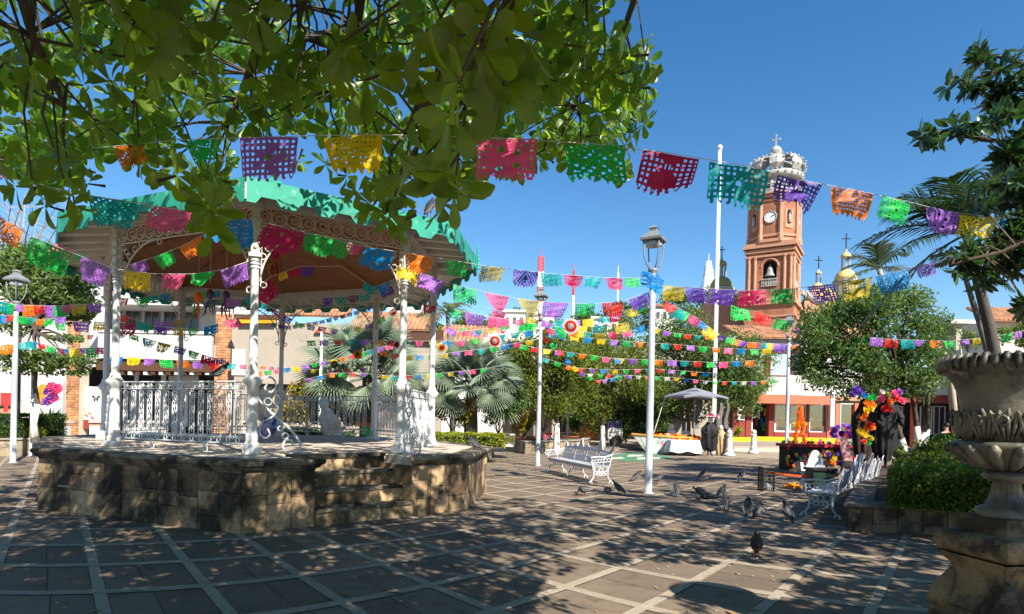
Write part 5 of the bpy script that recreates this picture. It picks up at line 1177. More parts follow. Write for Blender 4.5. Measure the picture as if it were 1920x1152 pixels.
# ================================================================ planters and planting
m_rub = mat('rubble_stone', (0.26, 0.21, 0.15), 0.9, 0.3, 3, 0.7, 30, rnd=0.35, stain=(0.05, 0.042, 0.035), stain_s=2.5, stain_t=0.6)
m_rub_d = mat('dark_planter_stone', (0.15, 0.115, 0.08), 0.9, 0.35, 3, 0.8, 30, rnd=0.4, stain=(0.03, 0.026, 0.022), stain_s=3, stain_t=0.5)
m_cap = mat('planter_coping', (0.24, 0.215, 0.19), 0.85, 0.2, 3, 0.3, 40, rnd=0.1)
m_soil = MATS['soil']; m_terra = mat('terracotta', (0.36, 0.115, 0.05), 0.8, 0.15, 5)
def planter(label, poly, h, sides, m=m_rub, cap=0.06, wid=0.45, name='stone_planter', capm=None, out=0.05):
    "poly counter-clockwise ground outline; stones on the listed sides"
    c = [sum(p[i] for p in poly) / len(poly) for i in (0, 1)]; t = thing(name, label, 'planter', (c[0], c[1], 0))
    mb = MB(); mb.prism(off_poly(poly, -0.05), -0.01, h - cap); mb.build('core', m_mortar if m is m_rub else mat('dark_mortar', (0.09, 0.075, 0.06), 0.9), t)
    for i in sides: stone_face(poly[i], poly[(i + 1) % len(poly)], 0.0, h - cap, wid, 0.05, t, m, (1, 2), 'stone')
    pr = [(-0.34, h), (-0.34, h - cap), (out * 0.6, h - cap), (out, h - cap + 0.02), (out, h - 0.015), (out - 0.02, h)]
    coping(poly, sides, None, pr, 0.9, capm or m_cap, 'coping_stone', t)
    mb = MB(); mb.prism(off_poly(poly, -0.30), h - cap - 0.01, h - 0.03); mb.build('soil', m_soil, t); return t
def flat(*pts): return [(p.x, p.y) for p in pts]
# right-hand planter beside the bench
q0 = ground(1590, 998); q1 = Vector((9.5, q0.y - 0.35, 0)); q2 = Vector((12.5, 22.5, 0)); q3 = Vector((11.4, 23.5, 0)); q4 = ground(1660, 893); q4 = Vector((q0.x + 2.2, q0.y + 3.6, 0))
planter('dark stone planter at the right holding the hedge and the spreading tree', flat(q0, q1, q2, q3, q4), 0.47, [0, 3, 4], m_rub_d, 0.07, 0.36, capm=mat('dark_coping', (0.13, 0.115, 0.10), 0.85, 0.25, 3, 0.4, 40, rnd=0.1), out=0.06)
h0 = [at(1668, 900, 9.5), at(1852, 900, 9.0), at(1990, 900, 9.0), at(1990, 900, 13.0), at(1700, 880, 12.2)]
hedge('clipped green hedge in the dark planter behind the stone urn', flat(*h0), 0.45, 1.05, 15000, 0.07, m_hedge)
h1 = [at(1745, 850, 12.4), at(1920, 850, 12.4), at(2000, 850, 14.6), at(1775, 850, 14.6)]
hedge('taller rear hedge step in the dark planter below the urn bowl', flat(*h1), 0.45, 1.50, 7000, 0.09, m_hedge)
c_ = at(1745, 868, 11.4); shrub('rounded tuft rising above the clipped hedge at its left end', (c_.x, c_.y, 1.05), (0.55, 0.5, 0.4), 3500, 0.07, m_hedge)
# centre planter with the limewashed tree
p0, p1 = ground(985, 852), ground(1096, 846); p2 = p1 + Vector((0.9, 4.6, 0)); p3 = p0 + Vector((-1.0, 4.6, 0))
planter('low pale stone planter round the limewashed tree beyond the bench', flat(p0, p1, p2, p3), 0.62, [0, 1, 3], m_rub, 0.07, 0.5)
# planter behind the bandstand with the fan palms
p0 = ground(920, 846); pl = [Vector((-9.5, 22.3, 0)), Vector((p0.x, 22.3, 0)), Vector((p0.x + 0.3, 27.0, 0)), Vector((-9.5, 27.0, 0))]
planter('long stone planter behind the bandstand holding the fan palms', flat(*pl), 0.66, [0, 1], m_rub, 0.07, 0.5)
# far planter under the trees
f0, f1 = ground(1088, 824), ground(1160, 824)
planter('long low planter at the back of the plaza under the trees', flat(f0 + Vector((-3, 1, 0)), f1 + Vector((4, 0.6, 0)), f1 + Vector((4, 4, 0)), f0 + Vector((-3, 4, 0))), 0.5, [0], m_rub, 0.07, 0.6)
# left planter
l0, l1 = ground(-40, 858), ground(76, 854)
planter('stone planter at the far left behind the lamp post', flat(l0, l1, l1 + Vector((0.2, 4.5, 0)), l0 + Vector((-1, 4.5, 0))), 0.62, [0, 1], m_rub, 0.07, 0.5)
hl = [l0 + Vector((0, 0.4, 0)), l1 + Vector((-0.55, 0.4, 0)), l1 + Vector((-0.55, 2.0, 0)), l0 + Vector((0, 2.0, 0))]
hedge('boxy clipped hedge in the far left planter', flat(*hl), 0.60, 1.42, 5000, 0.09, m_hedge)
c_ = at(70, 815, 22.3); shrub('small yellow-green shrub at the end of the far left hedge', c_, (0.35, 0.35, 0.4), 500, 0.1, m_hedge_y)
# hedges and shrubs behind the bandstand
def strip(label, px0, px1, Y, z0, z1, n, s, m, d=0.9, **kw):
    a, b = at(px0, 800, Y), at(px1, 800, Y); return hedge(label, [(a.x, Y), (b.x, Y), (b.x, Y + d), (a.x, Y + d)], z0, z1, n, s, m, **kw)
strip('bright lime hedge seen through the rear bandstand railing', 530, 612, 22.7, 0.6, 1.12, 2600, 0.1, m_hedge_y)
strip('dark low hedge seen through the rear bandstand railing', 612, 655, 22.7, 0.6, 1.0, 1200, 0.1, m_tree_d)
strip('lime hedge to the right of the bandstand in front of the fan palm', 814, 945, 22.7, 0.6, 1.05, 3600, 0.1, m_hedge_y)
c_ = at(575, 765, 24.2); shrub('yellow and bronze croton bush behind the rear railing', c_, (1.5, 0.6, 0.85), 4200, 0.2, m_croton, 'croton_bush')
c_ = at(640, 770, 24.4); shrub('darker croton bush left of the long orange and white figure', c_, (0.95, 0.5, 0.85), 2400, 0.2, m_croton, 'croton_bush')
c_ = at(848, 768, 23.8); shrub('golden croton bush beside the right bandstand column', c_, (0.9, 0.55, 0.85), 2600, 0.18, m_croton, 'croton_bush')
c_ = at(935, 770, 24.4); shrub('leafy dark shrub under the right fan palm', c_, (1.1, 0.6, 0.95), 2600, 0.18, m_tree_d)
c_ = at(1020, 765, 30.4); shrub('yellow-leaved shrub behind the white lamp post', c_, (0.9, 0.6, 1.2), 1600, 0.2, m_croton)
c_ = at(965, 795, 26.0); shrub('spiky bronze plant between the fan palm and the potted palm', c_, (0.55, 0.5, 0.6), 900, 0.2, m_croton)
for k, (px, py, Y, r, m) in enumerate(((1092, 795, 42, 1.3, m_hedge), (1130, 798, 42.5, 1.2, m_hedge_y), (1175, 795, 43, 1.6, m_tree_d), (1232, 800, 40, 1.3, m_tree_d))):
    shrub(('olive shrub at the left end of the far planter', 'lime shrub with arching leaves in the far planter', 'dark shrub behind the thin white pole', 'dark shrub behind the boat altar')[k], at(px, py, Y), (r, 0.8, r * 0.62), 1500, 0.22, m)
# potted plants
def pot(label, px, py, r, h, plant, n, Y=None, ph=1.0, name='potted_plant'):
    b = ground(px, py) if Y is None else Vector((at(px, py, Y).x, Y, 0)); t = thing(name, label, 'potted plant', b)
    mb = MB(); mb.lathe([(r * 0.72, 0), (r * 0.95, h * 0.78), (r * 1.08, h * 0.8), (r * 1.1, h), (r * 0.95, h), (r * 0.9, h * 0.9), (0.02, h * 0.88)], 20, b); mb.build('pot', m_terra, t, True)
    mb = MB()
    for z in (0.35, 0.6): mb.lathe([(r * (0.72 + 0.3 * z) + 0.004, h * z), (r * (0.72 + 0.3 * z) + 0.02, h * (z + 0.03)), (r * (0.74 + 0.3 * z) + 0.004, h * (z + 0.06))], 20, b, cap=False)
    mb.build('pot_band', m_terra, t, True)
    if plant == 'palm':
        for k in range(n):
            a = 2.4 * k; mb = MB(); frond(mb, b + Vector((0, 0, h)), Vector((math.cos(a) * 0.55, math.sin(a) * 0.5, 1.1)), ph * rg.uniform(0.8, 1.1), rg, 0.28, 0.28, 21); mb.build('frond', MATS['palm_frond_light'] if k % 2 else m_hedge, t)
    else:
        mb = MB(); scatter(mb, lumps(b + Vector((0, 0, h + ph * 0.4)), (r * 1.1, r, ph * 0.5), 5, rg, 0.6), n, 0.16, rg); tag(mb.build('leaves', plant, t), kind='stuff')
pot('areca palm in a big ribbed terracotta pot beside the white lamp post', 982, 847, 0.62, 0.78, 'palm', 13, None, 1.75)
pot('wide shallow terracotta bowl planter beyond the bench', 1077, 826, 0.95, 0.35, m_croton, 120, None, 0.6)
pot('terracotta pot with a leafy plant behind the boat altar', 1240, 816, 0.5, 0.9, m_tree_d, 260, 36, 1.4)
pot('terracotta pot under the spreading tree near the black cloaked figure', 1681, 850, 0.36, 0.5, m_hedge, 160, 18.5, 0.7)
# ================================================================ buildings
m_wht = mat('white_plaster', (0.46, 0.455, 0.45), 0.85, 0.08, 0.8, 0.1, 20, stain=(0.37, 0.36, 0.345), stain_s=0.9, stain_t=0.64)
m_beige = mat('beige_plaster', (0.31, 0.265, 0.22), 0.85, 0.08, 0.8, stain=(0.26, 0.225, 0.19), stain_s=1.1, stain_t=0.62)
m_grey = mat('grey_plaster', (0.50, 0.50, 0.52), 0.85, 0.08, 0.8)
m_redw = mat('oxblood_plaster', (0.20, 0.035, 0.025), 0.8, 0.12, 1.5)
m_coral = mat('coral_plaster', (0.52, 0.13, 0.075), 0.8, 0.1, 1.5)
m_dark = mat('room_shade_black', (0.02, 0.018, 0.016), 0.9, 0.3, 2)  # shade of unlit rooms put into the colour; also serves black marks
m_pane = mat('window_pane', (0.03, 0.035, 0.04), 0.08, 0.1, 1, spec=0.7)
m_brick = mat('pillar_brick', (0.42, 0.20, 0.10), 0.9, 0.2, 4, 0.4, 40, rnd=0.35, hue=0.02)
m_tile = mat('roof_tile', (0.33, 0.155, 0.085), 0.85, 0.25, 2, 0.3, 30, rnd=0.25, stain=(0.10, 0.08, 0.065), stain_s=1.2, stain_t=0.55)
m_woodb = mat('brown_beam', (0.075, 0.035, 0.02), 0.8, 0.2, 4)
m_trimw = mat('white_trim', (0.58, 0.57, 0.555), 0.6, 0.05, 2)
m_yel = mat('yellow_kerb_paint', (0.72, 0.47, 0.01), 0.7, 0.12, 2, stain=(0.45, 0.3, 0.05), stain_s=3, stain_t=0.66)
def fbox(name, parent, m, px0, px1, py0, py1, Y, th=0.3):
    a, b = at(px0, py1, Y), at(px1, py0, Y); x0, x1 = a.x, b.x; mid = at((px0 + px1) / 2, py1, Y).z, at((px0 + px1) / 2, py0, Y).z
    mb = MB(); mb.box(((x0 + x1) / 2, Y + th / 2, (mid[0] + mid[1]) / 2), (x1 - x0, th, mid[1] - mid[0])); return mb.build(name, m, parent)
def fwindow(parent, px0, px1, py0, py1, Y, fm=None, bars=1, pane=None, name='window'):
    fm = fm or m_trimw; x0, x1 = at(px0, py0, Y).x, at(px1, py0, Y).x; z0, z1 = at((px0 + px1) / 2, py1, Y).z, at((px0 + px1) / 2, py0, Y).z; w = max(0.04, (x1 - x0) * 0.05); mb = MB()
    for x in (x0 + w / 2, x1 - w / 2): mb.box((x, Y - 0.03, (z0 + z1) / 2), (w, 0.08, z1 - z0))
    for z in (z0 + w / 2, z1 - w / 2): mb.box(((x0 + x1) / 2, Y - 0.03, z), (x1 - x0 - 2 * w, 0.08, w))
    for k in range(bars):
        x = x0 + (x1 - x0) * (k + 1) / (bars + 1); mb.box((x, Y - 0.03, (z0 + z1) / 2), (w * 0.6, 0.06, z1 - z0 - 2 * w))
    f = mb.build(name, fm, parent); mb = MB(); mb.box(((x0 + x1) / 2, Y + 0.015, (z0 + z1) / 2), (x1 - x0 - 2 * w, 0.02, z1 - z0 - 2 * w)); mb.build('pane', pane or m_pane, f); return f
def tiled(parent, px0, px1, py0, py1, Y0, Y1, n, name='roof_tile', m=None, under=True):
    "rows of round tiles from the eave (py1, Y0) up to the ridge (py0, Y1)"
    m = m or m_tile; a = at(px0, py1, Y0); b = at(px1, py1, Y0); h = at((px0 + px1) / 2, py0, Y1).z; zl = (a.z + b.z) / 2
    me = MB(); r = (b.x - a.x) / n / 2; rows = 5
    prof = [(r * 1.0 * math.cos(pi * k / 4), r * 0.8 * math.sin(pi * k / 4)) for k in range(5)]
    S = Vector((0, Y1 - Y0, h - zl)); L = S.length
    for q in range(1):
        vs = []
        for t, s in ((0, 1.0), (L / rows * 1.08, 0.86)):
            for x, z in prof: vs.append((x * s, t, z * s))
        me.add(vs, [(k, k + 1, 6 + k, 5 + k) for k in range(4)] + [(0, 4, 3, 2, 1)])
    tile = me.mesh(name, m, True); F = frame(Vector((1, 0, 0)), Vector((0, -S.z, S.y)))
    rot = Matrix((( 1, 0, 0), (0, S.y / L, -S.z / L), (0, S.z / L, S.y / L))).to_4x4()
    for i in range(n):
        for j in range(rows): link(name, tile, parent, Matrix.Translation((a.x + r * (2 * i + 1), Y0, zl)) @ rot @ Matrix.Translation((RNG.uniform(-0.02, 0.02), j * L / rows, 0.015 * (rows - j) * 0 + 0.012)))
    mb = MB(); mb.slab((a.x, Y0 + 0.02, zl), (b.x, Y0 + 0.02, zl), (b.x, Y1, h), (a.x, Y1, h), Vector((0, 0.02, -0.08))); mb.build('roof_deck', m_tile, parent)
# ---- restaurant house at the left
Y = 34.0
hs1 = thing('balcony_house', 'white house with brick pillars and a balcony behind the left half of the bandstand', 'house', (at(250, 800, Y).x, Y, 0))
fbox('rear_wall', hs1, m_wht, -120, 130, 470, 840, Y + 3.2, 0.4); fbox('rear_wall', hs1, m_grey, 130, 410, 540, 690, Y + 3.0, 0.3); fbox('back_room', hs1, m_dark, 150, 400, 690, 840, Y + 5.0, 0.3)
fbox('side_wall', hs1, m_grey, 434, 470, 560, 835, Y + 2.4, 0.3)
def brick_pillar(parent, px0, px1, py0, py1, Y, d=0.9):
    a = at(px0, py1, Y); b = at(px1, py0, Y); w = b.x - a.x; z0, z1 = 0.0, at((px0 + px1) / 2, py0, Y).z
    mb = MB(); mb.box(((a.x + b.x) / 2, Y + d / 2 + 0.02, (z0 + z1) / 2), (w - 0.04, d - 0.04, z1 - z0)); mb.build('pillar_core', m_mortar, parent)
    hb = 0.145; n = int((z1 - z0) / hb); nb = 3; me = {}
    for k in range(n):
        offs = [0, 1 / 3, 2 / 3, 1] if k % 2 == 0 else [0, 1 / 6, 0.5, 5 / 6, 1]
        for f0, f1 in zip(offs, offs[1:]):
            mb = MB(); x0, x1 = a.x + w * f0 + 0.008, a.x + w * f1 - 0.008; dd = RNG.uniform(0, 0.015)
            mb.box(((x0 + x1) / 2, Y + 0.06 - dd, z0 + (k + 0.5) * hb), (x1 - x0, 0.12, hb - 0.022)); mb.build('brick', m_brick, parent)
    for k in range(0, n):       # return courses on the left flank
        mb = MB(); mb.box((a.x + 0.04, Y + 0.13 + d * 0.4, z0 + (k + 0.5) * hb), (0.1, d * 0.8, hb - 0.022)); mb.build('brick', m_brick, parent)
brick_pillar(hs1, 121, 150, 560, 840, Y); brick_pillar(hs1, 399, 434, 585, 840, Y)
fbox('balcony_parapet', hs1, m_wht, 183, 397, 624, 668, Y + 0.15, 0.35); fbox('balcony_rail', hs1, m_trimw, 180, 398, 620, 625, Y + 0.08, 0.5); fbox('balcony_slab', hs1, m_wht, 183, 397, 668, 674, Y + 0.15, 2.7)
fbox('awning_beam', hs1, m_woodb, 180, 397, 675, 696, Y + 0.3, 0.6)
for k in range(14): x = 196 + k * 14.5; fbox('rafter_end', hs1, m_trimw if k % 2 else m_woodb, x, x + 7, 697, 703, Y + 0.35, 0.5)
for k in range(5): x = 200 + k * 36; fwindow(hs1, x, x + 28, 580, 618, Y + 2.95, mat('grey_frame', (0.2, 0.2, 0.21), 0.6), 1)
fbox('upper_eave', hs1, m_wht, 170, 405, 556, 572, Y + 0.6, 2.5)
fbox('mural_wall', hs1, m_wht, 149, 198, 725, 790, Y + 0.6, 0.3); fbox('wall_base', hs1, m_redw, 149, 215, 788, 805, Y + 0.5, 0.3)
fbox('wall_panel', hs1, m_wht, 60, 118, 715, 795, Y + 2.9, 0.2); fbox('wall_panel', hs1, m_grey, 5, 36, 695, 790, Y + 2.9, 0.2)
for px, w in ((215, 20), (250, 22), (300, 26), (345, 20)): fbox('shop_partition', hs1, m_grey, px, px + w * 0.4, 704, 800, Y + 3.6, 0.1)
fbox('banner_panel', hs1, mat('banner_cloth', (0.45, 0.44, 0.45), 0.8, 0.1), 316, 372, 705, 724, Y + 1.5, 0.05)
# black butterfly and bright leaves painted on the wall
bf = MB(); o = at(180, 747, Y + 0.58)
for sx, a, b in ((-1, 0.18, 0.12), (1, 0.18, 0.12), (-1, 0.12, -0.12), (1, 0.12, -0.10)): bf.add([o, o + Vector((sx * a, -0.004, b + 0.07)), o + Vector((sx * a * 1.25, -0.004, b * 0.5)), o + Vector((sx * a * 0.6, -0.004, b - 0.1))], [(0, 1, 2, 3)])
bf.build('painted_butterfly', mat('black_paint', (0.02, 0.02, 0.022), 0.7), hs1)
for px, py, c in ((156, 766, 'O'), (168, 775, 'L'), (173, 783, 'P'), (192, 766, 'O'), (162, 779, 'P')):
    mb = MB(); o = at(px, py, Y + 0.57); mb.add([o + Vector((-0.12, 0, 0.05)), o + Vector((0.0, 0, -0.05)), o + Vector((0.14, 0, -0.1)), o + Vector((0.02, 0, 0.06))], [(0, 1, 2, 3)]); mb.build('painted_leaf', m_paper[c], hs1)
ar = MB(); n = 12; c0 = at(80, 730, Y + 2.8)
ar.add([at(71, 757, Y + 2.8), at(90, 757, Y + 2.8)] + [c0 + Vector((0.29 * math.cos(pi * k / n), 0, 0.3 * math.sin(pi * k / n))) for k in range(n + 1)], [tuple(range(n + 3))]); ar.build('painted_niche', mat('orange_paint', (0.62, 0.24, 0.02), 0.8, 0.1), hs1)
fbox('red_poster', hs1, mat('red_poster', (0.5, 0.035, 0.03), 0.7, 0.1), 0, 33, 737, 780, Y + 2.6, 0.05)
for k, (px0, px1) in enumerate(((64, 118), (167, 200), (232, 300), (455, 478))):
    t = thing('brick_bench', ('white-capped brick bench left of the first brick pillar', 'short brick bench between the first brick pillar and the column', 'brick bench behind the white bandstand railing', 'red brick bench right of the second brick pillar')[k], 'brick bench', (at((px0 + px1) / 2, 805, Y - 2).x, Y - 2, 0))
    fbox('cap', t, m_wht, px0 - 1, px1 + 1, 789, 793, Y - 2.1, 0.8); fbox('base', t, m_wht, px0, px1, 797.5, 818, Y - 2, 0.6)
    nb = int((px1 - px0) / 4.6)
    for q in range(nb): fbox('brick', t, m_brick, px0 + 4.6 * q, px0 + 4.6 * q + 3.9, 793.3, 797.2, Y - 2.02, 0.4)
# ---- beige house in the middle
Y = 33.0
hs2 = thing('beige_house', 'beige house with tiled roofs behind the bandstand and the big fan palm', 'house', (at(560, 800, Y).x, Y, 0))
fbox('wall', hs2, m_beige, 436, 650, 606, 840, Y, 0.4); fbox('wall', hs2, m_beige, 650, 830, 618, 840, Y + 1.2, 0.4)
fbox('white_panel', hs2, m_wht, 434, 460, 655, 704, Y - 0.06, 0.05); fwindow(hs2, 485, 540, 722, 790, Y - 0.02, m_woodb, 1); fbox('window_hood', hs2, m_beige, 470, 545, 712, 720, Y - 0.3, 0.3)  # thin white panel set on the beige wall
tr_ = thing('eave_trim', None, None); tr_.parent = hs2; tr_.location = -ORG[hs2.name]; ORG[tr_.name] = Vector((0, 0, 0))
for k in range(17): fbox('trim_scallop', tr_, mat('orange_trim', (0.75, 0.32, 0.015), 0.7, 0.1), 449 + 4 * k, 452.4 + 4 * k, 598, 606, Y - 0.3, 0.2)
fbox('trim_board', hs2, m_woodb, 438, 520, 590, 598, Y - 0.35, 0.4); fbox('red_eave_line', hs2, m_coral, 590, 650, 620, 624, Y - 0.2, 0.3)
tiled(hs2, 530, 650, 560, 592, Y + 0.4, Y + 3, 16); tiled(hs2, 650, 812, 588, 617, Y + 0.8, Y + 3.6, 20)
fbox('gable_wall', hs2, m_wht, 726, 800, 520, 600, Y + 4.2, 3); fbox('red_cornice', hs2, m_coral, 722, 804, 590, 597, Y + 3.9, 0.4); fbox('dark_strip', hs2, m_woodb, 720, 830, 618, 640, Y + 0.9, 0.5)  # dark brown strip below the tiled roof
fbox('wall', hs2, m_grey, 800, 905, 640, 840, Y + 2.5, 0.4); tiled(hs2, 800, 912, 612, 641, Y + 2.0, Y + 5, 14)
hs3 = thing('white_terrace_house', 'white flat-roofed house glimpsed above the right fan palm', 'house', (at(890, 800, 46).x, 46, 0))
fbox('wall', hs3, m_wht, 850, 945, 628, 830, 46, 4); fbox('parapet', hs3, m_trimw, 845, 950, 615, 630, 45.8, 0.5); fwindow(hs3, 862, 880, 640, 665, 45.95); fwindow(hs3, 905, 925, 640, 665, 45.95)
# arcade behind the trees in the middle
Y = 48.0
hs4 = thing('arcade_building', 'shady arcade building with a coral beam behind the limewashed tree', 'house', (at(1060, 800, Y).x, Y, 0))
fbox('rear_wall', hs4, m_beige, 930, 1340, 690, 835, Y + 3, 0.4); fbox('upper_wall', hs4, m_beige, 930, 1340, 655, 733, Y, 0.5); fbox('coral_beam', hs4, m_coral, 985, 1200, 745, 755, Y - 0.2, 0.4); fbox('slab', hs4, m_beige, 960, 1330, 733, 745, Y - 0.1, 3)
for px in (1000, 1034, 1100, 1160, 1220, 1280, 1330): fbox('pillar', hs4, m_beige, px, px + 7, 755, 835, Y, 0.4)
for px in (1045, 1070, 1115, 1180, 1240): fwindow(hs4, px, px + 18, 762, 812, Y + 2.9)
for px in (960, 1010, 1060, 1110, 1230): fwindow(hs4, px, px + 22, 675, 720, Y - 0.05)
# ---- red and white shop
Y = 39.0
sh = thing('shop_building', 'red and white shop with display windows below the church tower', 'shop', (at(1490, 820, Y).x, Y, 0))
for a, b in ((1362, 1384), (1398, 1410), (1441, 1452), (1512, 1517), (1551, 1560), (1602, 1640)): fbox('pier', sh, m_redw if a < 1540 else m_coral, a, b, 757, 822, Y, 0.5)
fbox('poster_pier', sh, m_redw, 1384, 1398, 757, 822, Y + 0.02, 0.5); fbox('poster', sh, m_trimw, 1383, 1397, 759, 788, Y - 0.06, 0.04)
for px, py, r in ((1388, 774, 3), (1394, 775, 2)): mb = MB(); c = at(px, py, Y - 0.08); mb.prism([(c.x + 0.08 * r * 0.4 * math.cos(k), c.y + 0.0) for k in (0, 3.14)], 0, 0.01) if False else mb.box((c.x, Y - 0.065, c.z), (0.07 * r, 0.01, 0.07 * r)); mb.build('poster_print', m_dark, sh)
fbox('door_jamb', sh, m_trimw, 1404, 1412, 757, 815, Y + 0.1, 0.3); fbox('white_column', sh, m_trimw, 1557, 1566, 735, 800, Y - 0.3, 0.35); fbox('pier', sh, m_coral, 1566, 1575, 757, 822, Y, 0.5)
fbox('stall_riser', sh, m_redw, 1452, 1512, 811, 822, Y + 0.05, 0.4); fbox('stall_riser', sh, m_redw, 1517, 1551, 811, 822, Y + 0.05, 0.4)
for a, b, p0 in ((1452, 1512, 758), (1517, 1551, 758), (1575, 1602, 757)): fwindow(sh, a, b, p0, 811, Y + 0.2, m_trimw, 1 if b - a > 40 else 0, glass('shop_glass'), 'shop_window')
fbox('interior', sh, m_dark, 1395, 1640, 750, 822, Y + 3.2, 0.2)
dr = fbox('doorway_dark_sheet', sh, m_dark, 1412, 1441, 757, 818, Y + 1.2, 0.1)  # dark sheet across the door opening, its colour standing for the shade inside
for k, (px, py, c) in enumerate(((1417, 790, 'C'), (1421, 778, 'W'), (1427, 792, 'B'), (1433, 772, 'Y'), (1436, 790, 'W'), (1430, 800, 'G'))): fbox('garment', sh, m_paper[c], px, px + 4, py - 7, py + 8, Y + 1.0, 0.12)
for k in range(16):
    px = 1456 + k * 5.9; px += 4 if px > 1510 else 0
    fbox('display_item', sh, m_paper['WTLOGYPU'[k % 8]], px, px + 3.2, 792 + (k * 7) % 9, 808, Y + 0.6, 0.3)
fbox('shelf', sh, m_trimw, 1455, 1510, 783, 785, Y + 0.7, 0.4); fbox('shelf', sh, m_trimw, 1518, 1550, 786, 788, Y + 0.7, 0.4)
fbox('awning', sh, m_coral, 1422, 1556, 742, 757, Y - 0.9, 1.2); fbox('awning_lip', sh, m_coral, 1418, 1556, 753, 757.5, Y - 1.0, 0.15)
fbox('first_floor_wall', sh, m_wht, 1362, 1640, 632, 742, Y + 0.15, 0.4); fbox('balcony_front', sh, m_wht, 1430, 1512, 707, 741, Y - 0.6, 0.3)
fwindow(sh, 1443, 1480, 660, 706, Y + 0.1, m_redw, 0, mat('blue_blind', (0.30, 0.38, 0.48), 0.6, 0.05), 'window'); fwindow(sh, 1484, 1506, 660, 700, Y + 0.1, m_redw, 0)
fbox('red_strip', sh, m_redw, 1436, 1442, 655, 718, Y + 0.05, 0.2); fbox('eave', sh, mat('mauve_eave', (0.30, 0.27, 0.33), 0.8), 1395, 1520, 634, 650, Y - 0.2, 0.5)
tiled(sh, 1390, 1530, 614, 633, Y - 0.5, Y + 3, 22)
kb = thing('kerb', 'yellow painted kerb in front of the shop', 'kerb', (at(1470, 822, Y - 2.6).x, Y - 2.6, 0)); fbox('kerb_stone', kb, m_yel, 1352, 1408, 820, 828, Y - 2.6, 0.2); fbox('kerb_stone', kb, m_yel, 1408.5, 1570, 820.5, 828.5, Y - 2.6, 0.2)
mb = MB(); a, b = at(1340, 820, Y - 2.4), at(1680, 820, Y - 2.4); mb.box(((a.x + b.x) / 2, Y - 1.2, 0.12), (b.x - a.x, 2.36, 0.24)); tag(mb.build('pavement', mat('pale_pavement', (0.42, 0.36, 0.31), 0.85, 0.12, 1)), kind='structure')
c_ = at(1386, 812, Y - 0.9); shrub('small yellow shrub on the shop pavement below the poster', c_, (0.4, 0.3, 0.35), 260, 0.18, m_hedge_y)
# ---- buildings beyond the spreading tree
Y = 44.0
rb = thing('white_red_building', 'white building with a red fascia behind the spreading tree and the urn', 'house', (at(1760, 810, Y).x, Y, 0))
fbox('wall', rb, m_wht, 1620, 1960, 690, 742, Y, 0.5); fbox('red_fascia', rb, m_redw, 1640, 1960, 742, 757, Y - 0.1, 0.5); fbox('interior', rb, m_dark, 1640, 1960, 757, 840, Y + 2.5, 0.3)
for px in (1660, 1712, 1790, 1850, 1915): fbox('pier', rb, m_coral, px, px + 8, 757, 840, Y, 0.4)
for px in (1670, 1725, 1750, 1805): fwindow(rb, px, px + 22, 762, 815, Y + 1.0)
Y = 52.0
r2 = thing('hillside_house', 'old beige house with small windows seen between the palm trunks', 'house', (at(1825, 800, Y).x, Y, 0)); fbox('wall', r2, m_beige, 1788, 1872, 606, 840, Y, 3); fbox('roof_slab', r2, m_grey, 1784, 1876, 600, 607, Y - 0.4, 3.5)
for px in (1806, 1818, 1832): fwindow(r2, px, px + 9, 616, 634, Y - 0.02, m_trimw, 1)
fbox('white_awning', r2, m_wht, 1802, 1850, 656, 664, Y - 1.0, 1)
r3 = thing('tiled_house', 'house with a red clay tile roof at the right edge', 'house', (at(1900, 800, 40).x, 40, 0)); fbox('wall', r3, mat('cream_plaster', (0.55, 0.5, 0.43), 0.85, 0.08), 1863, 1990, 600, 840, 40, 3); tiled(r3, 1856, 1990, 580, 601, 39.4, 41.5, 16)
for k, (px, py) in enumerate(((1880, 628), (1905, 625), (1925, 640), (1815, 640), (1850, 640))): shrub(('green terrace plant left of the tiled house', 'terrace plant in the middle of the tiled house', 'terrace plant at the right edge', 'green bush left of the palm trunk', 'leafy bush between the palm trunks')[k], at(px, py, 37), (0.8, 0.5, 0.7), 500, 0.2, m_tree_g)
# ================================================================ church
CY = 110.0
m_ch = mat('church_brick', (0.33, 0.135, 0.08), 0.9, 0.22, 0.5, 0.3, 6, stain=(0.21, 0.09, 0.055), stain_s=0.35, stain_t=0.56); m_ch2 = mat('church_stone', (0.42, 0.22, 0.145), 0.9, 0.18, 0.6, stain=(0.27, 0.145, 0.10), stain_s=0.6, stain_t=0.6)
m_crown = mat('crown_white', (0.34, 0.335, 0.33), 0.6, 0.3, 0.9, stain=(0.20, 0.195, 0.19), stain_s=1.2, stain_t=0.58); m_bell = mat('bell_bronze', (0.22, 0.23, 0.22), 0.5, 0.2, 2)
def cz(py): return at(1448, py, CY).z
TC = at(1448, 600, CY); tw_ = thing('church_tower', 'brick church tower with clock, bell and a white openwork crown', 'church tower', (TC.x, CY, 0))
TM = Matrix.Translation((TC.x, CY, 0)) @ Matrix.Rotation(rad(-32), 4, 'Z')
def cb(name, m, fn, parent=tw_, smooth=False):
    mb = MB(); mb.M = TM; fn(mb); return mb.build(name, m, parent, smooth)
